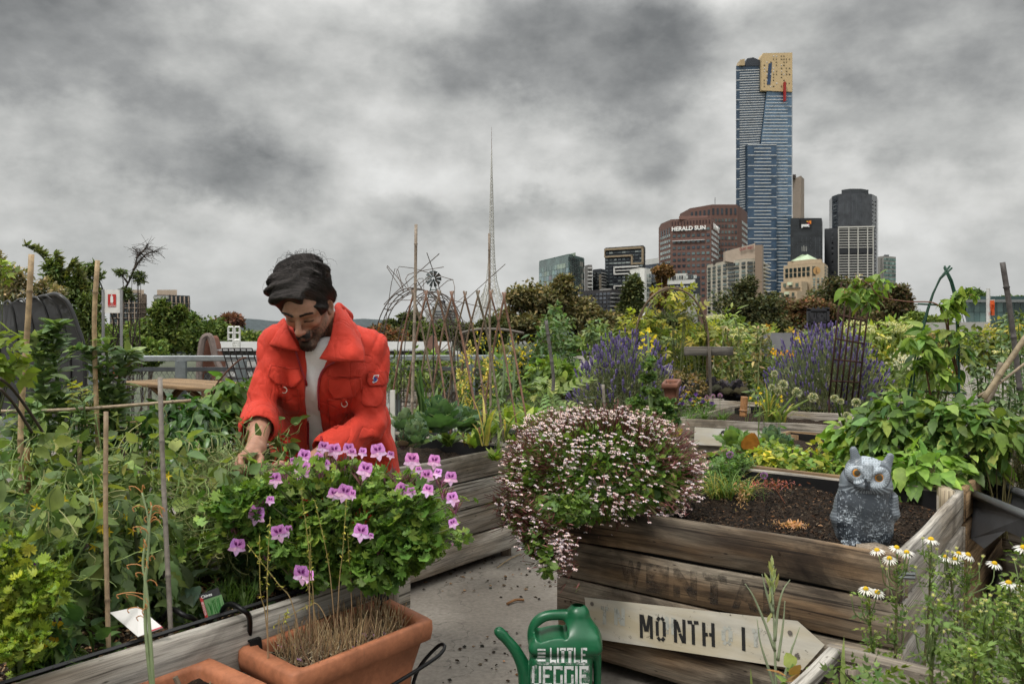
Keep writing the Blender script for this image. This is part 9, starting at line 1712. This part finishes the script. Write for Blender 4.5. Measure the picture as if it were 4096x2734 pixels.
collar([[(337,302,3.02),(341,306,3.01),(346,313,3.02),(351,321,3.05)],[(334,316,2.955),(342,320,2.93),(352,327,2.935),(359,335,2.98)],[(332,331,2.90),(340,337,2.875),(353,342,2.875),(364,347,2.905)],[(327,345,2.855),(337,350,2.84),(352,354,2.845),(365,356,2.885)],[(319,358,2.845),(333,361,2.832),(350,362,2.842),(365,361.5,2.88)]])
collar([[(284,317,2.93),(280,320,2.93),(276,325,2.935),(272,331,2.95)],[(287,324,2.885),(281,329,2.88),(275,335,2.885),(268,340,2.915)],[(291,334,2.86),(284,339,2.85),(276,342,2.86),(267,343.5,2.895)],[(296,343,2.855),(289,346,2.845),(280,347,2.855),(271,345.5,2.885)],[(299,350,2.86),(295,350,2.85),(287,349,2.853),(278,347,2.875)]])
m=MB();tube(m,spline([hw(-.075,-.05,-.10)+V3(-.005,.03,-.03),NB+V3(-.07,.05,.06),NB+V3(0,.075,.08),NB+V3(.07,.05,.075),PW(338,306,3.03)],20),.017,8,RED*.9);obj('collar_stand',m,M['red_cloth'],CO,True)
for px0,px1 in(((378,432),(384,452)),):pass
HA=SDF(HC-.26,HC+.26,.0045)
def hh(x,y,z,rx,ry,rz,k=.02,sub=False):HA.ell(hw(x,y,z),np.array([rx,ry,rz])*HSC,HR,k*HSC,sub)
hh(0,-.022,.045,.090,.105,.092);hh(.002,-.02,.124,.062,.072,.060,.035);hh(-.048,-.005,.108,.050,.062,.050,.03);hh(-.036,.045,.100,.062,.052,.042,.03);hh(-.074,.042,.086,.030,.040,.030,.02);hh(.035,.03,.105,.045,.05,.040,.03);hh(.068,-.005,.045,.030,.058,.055,.02);hh(-.060,-.005,.045,.035,.07,.055,.02);hh(.050,-.03,.12,.04,.05,.035,.02)
hh(.004,.125,-.01,.085,.062,.072,.012,True);hh(.028,.125,.045,.036,.060,.042,.015,True);hh(-.03,.13,.03,.06,.052,.038,.012,True);hh(0,.02,-.09,.12,.16,.075,.012,True);hh(.082,.01,-.012,.03,.035,.038,.01,True)
HA.warp(lambda p:.008*np.sin(((hl(p)@V3(.25,.9,-.45)))*105+4*vnoise(p,13.,3))+.004*vnoise(p,24,1));v_,f_=HA.mesh();v_=relax(v_,f_,1)
def m_hair(name):
 mt,nt_,out_=newmat(name);bs=N(nt_,'ShaderNodeBsdfPrincipled');c=attr(nt_,'Col').outputs['Color'];L(nt_,c,bs.inputs['Base Color']);bs.inputs['Roughness'].default_value=.5;bs.inputs['Specular IOR Level'].default_value=.35;L(nt_,bs.outputs[0],out_.inputs[0]);return mt
M['hair']=m_hair('dark_hair');m=MB();m.add(v_,f_,(.010,.009,.008));HO=obj('hair',m,M['hair'],MAN,True)
HB=BVHTree.FromPolygons([tuple(x)for x in v_],[tuple(x)for x in f_]);hc0=hw(0,-.01,.05)
def hsurf(d,lift=0.):
 d=nrm(d);w_=HR@d;o_=hc0;hit=HB.ray_cast(Vector(o_+w_*.35),Vector(-w_));
 return(np.array(hit[0])+w_*lift)if hit[0]is not None else o_+w_*.1
m=MB();PTS=[];CC=[]
def strand(d0,d1,arch=0.,wav=.0,n=12,lift=.002):
 pts=[];d0=nrm(d0);d1=nrm(d1);ph=rng.uniform(0,6)
 for t_ in np.linspace(0,1,n):
  d=nrm(d0*(1-t_)+d1*t_+V3(0,0,1)*arch*math.sin(math.pi*t_));pts.append(hsurf(d,lift+wav*math.sin(ph+t_*7)))
 return pts
for k in range(2600):
 u=rng.random();part=nrm(V3(.38+.06*rng.normal(),.62-1.05*u,.75+.15*u))
 g_=rng.random()
 if g_>.88:part=nrm(V3(.36+.03*rng.normal(),.98-.3*u,.55+.1*u));d1=nrm(V3(.9+.1*u,.75-.5*u+rng.normal(0,.05),-.05-.35*rng.random()));ar=.05
 elif g_<.32:d1=nrm(V3(-1.0,.62-1.1*u+rng.normal(0,.07),.36-.12*u+rng.normal(0,.10)+.2*rng.random()));ar=.22
 elif g_<.74:part=nrm(V3(.36+.05*rng.normal(),.98-.75*u,.46+.36*u));d1=nrm(V3(-1.0,1.25-.8*u+rng.normal(0,.08),.44-.30*rng.random()));ar=.12+.1*u
 else:d1=nrm(V3(1.,.28-.9*u+rng.normal(0,.10),-.02+rng.normal(0,.16)-.1*rng.random()));ar=.1
 PTS.append(strand(part+rng.normal(0,.03,3),d1,ar,.0015,lift=rng.uniform(.0005,.0045)));CC.append(V3(.030,.026,.025)*rng.uniform(.3,3.2))
PTS=np.array(PTS);tubes(m,PTS,np.linspace(1,.35,12)*.0012,3,np.array(CC));obj('strands',m,M['hair'],HO)
m=MB();PTS=[]
for k in range(120):
 d0=nrm(V3(rng.normal(.05,.5),rng.normal(-.1,.4),1));s_=hsurf(d0,0);a=rdir(1,.4)[0];b_=nrm(np.cross(HR@d0,a));e_=s_+(HR@d0)*rng.uniform(.002,.016)+b_*rng.uniform(.02,.05);PTS.append(spline([s_,(s_+e_)/2+(HR@d0)*rng.uniform(.008,.020),e_,e_+b_*.01-(HR@d0)*.012],10))
tubes(m,np.array(PTS),np.linspace(1,.3,10)*.0006,3,(.02,.017,.016));obj('wisps',m,M['hair'],HO)
m=MB();PTS=[];BB=BVHTree.FromPolygons([tuple(x)for x in V],[tuple(x)for x in F])
def facept(x,z):
 hit=BB.ray_cast(Vector(hw(x,.2,z)),Vector(-HF));return np.array(hit[0])if hit[0]is not None else hw(x,.1,z)
for k in range(260):
 s_=rng.choice([-1,1]);ax=rng.uniform(.011,.053);p=facept(s_*ax,.0285+.004*math.sin((ax-.012)/.043*2.6)-.06*max(0,ax-.04)+rng.normal(0,.0018));d=nrm(HS*s_*.9+HU*.25+HF*.25);PTS.append([p,p+d*.004,p+d*.007-HU*.001])
for k in range(900):
 x=rng.uniform(-.024,.024);z=-.0525+rng.normal(0,.0045)-abs(x)*.2;p=facept(x,z);d=nrm(HS*np.sign(x)*.6-HU+HF*.25);PTS.append([p,p+d*.004,p+d*.007-HF*.0005])
for k in range(1300):
 x=rng.uniform(-.062,.062);z=rng.uniform(-.135,-.05)if abs(x)>.022 else rng.uniform(-.135,-.082);p=facept(x,z);d=nrm(-HU+HF*.4+HS*rng.normal(0,.3));PTS.append([p,p+d*.003,p+d*.0055])
tubes(m,np.array(PTS),np.array([.0007,.0006,.0002]),3,(.025,.018,.015));obj('beard',m,M['hair'],MAN)
OY=3.02;t=thing('owl_decoy','grey plastic owl decoy with orange eyes standing in the front right corner of the bed','owl decoy',V3(PW(862,543,OY)[0],OY,BH-.085))
op=lambda x,y,dy=0.:PW(x,y,OY+dy);S_=OY/FL
O=SDF(op(822,560)-V3(0,.16,0)+V3(0,0,0),op(905,438)+V3(0,.16,0),.0026)
rl=lambda a:np.array(Matrix.Rotation(math.radians(a),3,'Y'))
O.ell(op(863,512),(.101,.085,.150),rl(-3),.02);O.ell(op(864,528),(.098,.082,.085),None,.03);O.ell(op(866.5,482),(.094,.080,.058),rl(13),.03);O.ell(op(868,470),(.080,.070,.050),rl(13),.02)
for(a,b_,r1,r2)in((op(856.5,462,-.01),op(853.5,449.5,-.01),.022,.014),(op(885,468,-.01),op(890.2,456,-.01),.022,.014)):O.cone(a,b_,r1,r2,.012,flat=((0,1,0),.75))
for(a,b_,s_)in((op(843,500,.0),op(839,537,.0),-1),(op(890,496,.0),op(886,528,.0),1)):O.cone(a,(a+b_)/2+V3(s_*.006,0,0),.024,.028,.010,flat=((0,1,0),1.8));O.cone((a+b_)/2+V3(s_*.006,0,0),b_,.028,.008,.010,flat=((0,1,0),1.8))
eL,eR=op(856,472,-.062),op(878.3,476.8,-.062)
for e,r_ in((eL,.034),(eR,.036)):O.ell(e+V3(0,.006,-.003),(r_,.020,r_*.92),None,.006);O.ell(e+V3(0,-.020,0),(r_*.62,.016,r_*.60),None,.008,True)
O.cone(op(867.5,466,-.072),op(867.3,478,-.085),.020,.010,.012);O.cone(op(857,464.5,-.06),op(867,474,-.082),.009,.010,.006);O.cone(op(883,469,-.06),op(867.5,474,-.082),.009,.010,.006);O.cone(op(867.3,478,-.085),op(867,484.5,-.088),.009,.004,.004)
O.ell(op(868,486,-.066),(.055,.022,.020),rl(13),.01)
for x in(845,851,857):O.ell(op(x,543,-.085),(.011,.03,.012),None,.006)
def owl_pat(p):
 cc0=op(866,500);vd=nrm(cc0[:2]);rt_=np.array([vd[1],-vd[0]]);X_=lambda w:866+((np.atleast_2d(w)[:,:2]-cc0[:2])@rt_)/S_;Z_=lambda w:500-(np.atleast_2d(w)[:,2]-cc0[2])/S_
 x=X_(p);z=Z_(p)
 body=z>489;row=np.floor((z-489)/6.4);ph=(row%2)*.5;u=(x/9.4+ph);fu=u-np.floor(u)-.5;fz=(z-489)/6.4-row;sc=np.sqrt((fu*1.9)**2+(fz-.0)**2)
 scal=np.clip((np.abs(sc-.86)<.13)*1.,0,1);streak=np.sin(x*4.4+6*vnoise(p,60,2));wh=(vnoise(p*[1,1,1.6],150.,4)+.45*streak+.35*vnoise(p,40.,8));side=np.abs(x-866)/32
 low=np.clip((z-500)/22,0,1);dense=np.clip(.15+.55*low+.35*np.exp(-((x-846)/9)**2)*(z<520),0,1)
 val=np.clip((wh-.62+dense*.72)*2.2,0,1)*(1-scal*.75)
 wing=((x<839.5)|(x>890))&(z>493)&(z<541);val=np.where(wing,.18+.25*(np.sin(z*2.2+x*.6)>0.3),val)
 face=~body;fv=np.full(len(p),.35)
 for e,ang in((eL,0),(eR,0)):
  ex=X_(e)[0];ez=Z_(e)[0];r=np.hypot(x-ex,z-ez);th=np.arctan2(z-ez,x-ex);ring=(r>4.2)&(r<10.5);fv=np.where(ring,.50+.5*(np.sin(th*26)>-.2),fv);fv=np.where((r>10.5)&(r<12),.05,fv)
 top=(z<474)&(np.abs(x-867)<14-(z-458)*.55);dots=(np.sin(x*2.3+np.floor(z/2.1)%2*1.6)>.5)&(np.sin(z*3.)>0.3);fv=np.where(top,1.-.7*dots,fv)
 chin=(z>483)&(z<490);fv=np.where(chin,.1+.5*(np.sin(np.arctan2(z-476,x-868)*34)>.2),fv);val=np.where(face,fv,val)
 ear=(z<462)&((x<862)|(x>882));val=np.where(ear,.22+.25*(np.sin(z*3+x*2)>.4),val);beak=(np.abs(x-867.3)<2.4)&(z>477)&(z<486);val=np.where(beak,.0,val)
 return np.clip(val,0,1),x,z
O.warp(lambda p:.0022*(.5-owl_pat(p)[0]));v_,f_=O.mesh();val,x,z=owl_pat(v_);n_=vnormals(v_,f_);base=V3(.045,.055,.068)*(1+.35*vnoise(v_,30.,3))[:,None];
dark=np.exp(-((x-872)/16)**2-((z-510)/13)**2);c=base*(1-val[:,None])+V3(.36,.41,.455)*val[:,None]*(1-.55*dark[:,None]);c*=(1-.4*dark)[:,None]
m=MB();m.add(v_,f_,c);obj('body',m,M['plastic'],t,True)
for e,r_ in((eL,.0185),(eR,.0198)):
 rows=[];
 for i in range(7):a=i/6*math.pi/2;rows.append([e+V3(math.cos(b_)*r_*math.cos(a),-.003-.008*math.sin(a),math.sin(b_)*r_*math.cos(a))for b_ in np.linspace(0,2*math.pi,25)])
 Ve=np.array(rows).reshape(-1,3);r2=np.linalg.norm((Ve-e)*[1,0,1],axis=1);cc=np.where((r2<r_*.62)[:,None],V3(.07,.055,.03),V3(.62,.24,.01));m=MB();m.add(Ve,[(i*25+j,i*25+j+1,(i+1)*25+j+1,(i+1)*25+j)for i in range(6)for j in range(24)],cc);obj('eye',m,M['plastic'],t,True)
m=MB();q_=op(870,458.6,-.02);box(m,q_-V3(.006,.004,.002),q_+V3(.006,.004,.004),(.01,.01,.01));obj('top_slot',m,M['plastic'],t)
CY=3.02;cp_=lambda x,y,dy=0.:PW(x,y,CY+dy);t=thing('watering_can','green plastic watering can lettered LITTLE VEGGIE in worn white paint, before the MONTH bed','watering can',V3(cp_(564,700)[0],CY,0))
W_=SDF(V3(cp_(490,600)[0],CY-.13,-.01),V3(cp_(612,600)[0],CY+.13,cp_(500,604)[2]),.0042);gz=lambda y:cp_(500,y)[2]
def spath(pts,rad,k):q_=spline(pts,26);r_=np.interp(np.linspace(0,1,26),np.linspace(0,1,len(rad)),rad);W_.path(list(q_),list(r_),k)
def rbox(x0,x1,yt,yb,dep,r,k=.01,sub=False,zb=None):
 a=cp_(x0,yt)[0];b_=cp_(x1,yt)[0];zt=gz(yt);zb_=gz(yb)if zb is None else zb;c=V3((a+b_)/2,CY,(zt+zb_)/2);hx=V3((b_-a)/2,dep,(zt-zb_)/2)
 sl,g=W_._win(c-hx-.03,c+hx+.03);q=np.abs(g-c)-(hx-r);d=np.linalg.norm(np.maximum(q,0),axis=-1)+np.minimum(q.max(-1),0)-r;W_._mix(sl,d,k,sub)
rbox(529.5,591,648,700,.078,.030,.012,zb=.0);rbox(528,600.5,636,648,.082,.022,.010);W_.ell(cp_(578,638),(.078,.072,.085),None,.03);rbox(533,598,628,640,.07,.02,.03)
W_.cone(cp_(578,630),cp_(578,614.5),.060,.044,.02)
spath([cp_(533.5,640),cp_(533,630),cp_(537,620.5),cp_(546,615.2),cp_(560,613.8),cp_(573,615)],[.020,.018,.0165,.0165,.0175,.022],.006)
W_.path([cp_(540,629.5),cp_(552,626.5),cp_(562,627.5)],[.018,.017,.012],.004,True,flat=((0,1,0),8));W_.cone(cp_(563,623),cp_(564,629),.012,.012,.004,True,flat=((0,1,0),8))
spath([cp_(528,705),cp_(525,672),cp_(517,652),cp_(506,638),cp_(499.5,631.5)],[.034,.024,.019,.0155,.0165],.008);W_.cone(cp_(501.5,633.5),cp_(498.8,630.6),.018,.0185,.004)
spath([cp_(596,648),cp_(597.3,665),cp_(597,700),cp_(594,718)],[.015,.0125,.0125,.014],.008);W_.cone(cp_(590,648),cp_(598,647),.02,.014,.01)
W_.ell(cp_(578.5,611.5),(.0315,.034,.016),None,.003,True);W_.ell(cp_(498,629.6),(.011,.012,.012),None,.003,True)
for y in(661,670.5,680,690):
 a=cp_(531,y)[0];b_=cp_(590,y)[0];W_.cone(V3(a+.02,CY-.083,gz(y)),V3(b_-.02,CY-.083,gz(y)),.0035,.0035,.006,True)
v_,f_=W_.mesh();v_=relax(v_,f_,2);m=MB();m.add(v_,f_,(.008,.105,.042));M['green_plastic']=m_plain('green_plastic',.34,.5,nscale=18,namt=.16,bstr=.04,mottle=((.03,.16,.08),60.,.63));cb=obj('can_body',m,M['green_plastic'],t,True)
BW=BVHTree.FromPolygons([tuple(x)for x in v_],[tuple(x)for x in f_])
def on_can(px,py,off=.0016):
 d=Vector(nrm([(px-512)/FL,1,(HY-py)/FL]));h_=BW.ray_cast(Vector((0,0,H)),d);return None if h_[0]is None else np.array(h_[0])-np.array(d)*off
def can_quads(x0,y0,x1,y1,col,m,sub=6,off=.0016,slant=0.):
 P3=[];nx=max(2,int(abs(x1-x0)/1.2)+1);ny=max(2,int(abs(y1-y0)/1.2)+1)
 for j in range(ny):
  for i in range(nx):p=on_can(x0+(x1-x0)*i/(nx-1)+slant*j/(ny-1),y0+(y1-y0)*j/(ny-1),off);P3.append(p)
 if any(p is None for p in P3):return
 m.add(P3,[(j*nx+i,(j+1)*nx+i,(j+1)*nx+i+1,j*nx+i+1)for j in range(ny-1)for i in range(nx-1)],col)
WH=(.62,.64,.63);GR2=(.008,.105,.042)
GL={'L':['x..','x..','x..','x..','xxx'],'I':['x','x','x','x','x'],'T':['xxx','.x.','.x.','.x.','.x.'],'E':['xxx','x..','xx.','x..','xxx'],'V':['x.x','x.x','x.x','x.x','.x.'],'G':['xxx','x..','x.x','x.x','xxx'],'H':['x.x','x.x','xxx','x.x','x.x']}
def glyphs(word,x0,x1,y0,y1,part='lettering'):
 wid=[len(GL[c][0])for c in word];cw={1:[0,.8],3:[0,.72,2.1,2.82]};tot=sum(cw[w_][-1]for w_ in wid)+.5*(len(word)-1);u=(x1-x0)/tot;x=x0
 for c,w_ in zip(word,wid):
  m=MB();G_=GL[c];dy=(y1-y0)/5
  for r in range(5):
   for k in range(w_):
    if G_[r][k]=='x':E_=cw[w_];can_quads(x+E_[k]*u,y0+(r+.13)*dy,x+E_[k+1]*u,y0+(r+(.87 if G_[r].count('x')>1 and k==1 else 1.13))*dy,WH,m)
  if m.n:obj('letter',m,M['worn_paint_light'],t)
  x+=(cw[w_][-1]+.5)*u
glyphs('LITTLE',550,587,646.5,661.5);glyphs('VEGGIE',532,588.5,664.5,686)
m=MB()
for k,y in enumerate((648,651.5,655,658.5)):can_quads(537.5,y,545.5,y+1.9,WH,m)
if m.n:obj('small_lettering',m,M['worn_paint_light'],t)
m=MB();can_quads(530.8,662,537,690,WH,m,off=.0012);can_quads(583,663,590,690,WH,m,off=.0012);can_quads(535,661,588,664,WH,m,off=.001)
M['overspray']=m_faded('white_overspray',.46,.8,40)
if m.n:obj('overspray',m,M['overspray'],t)
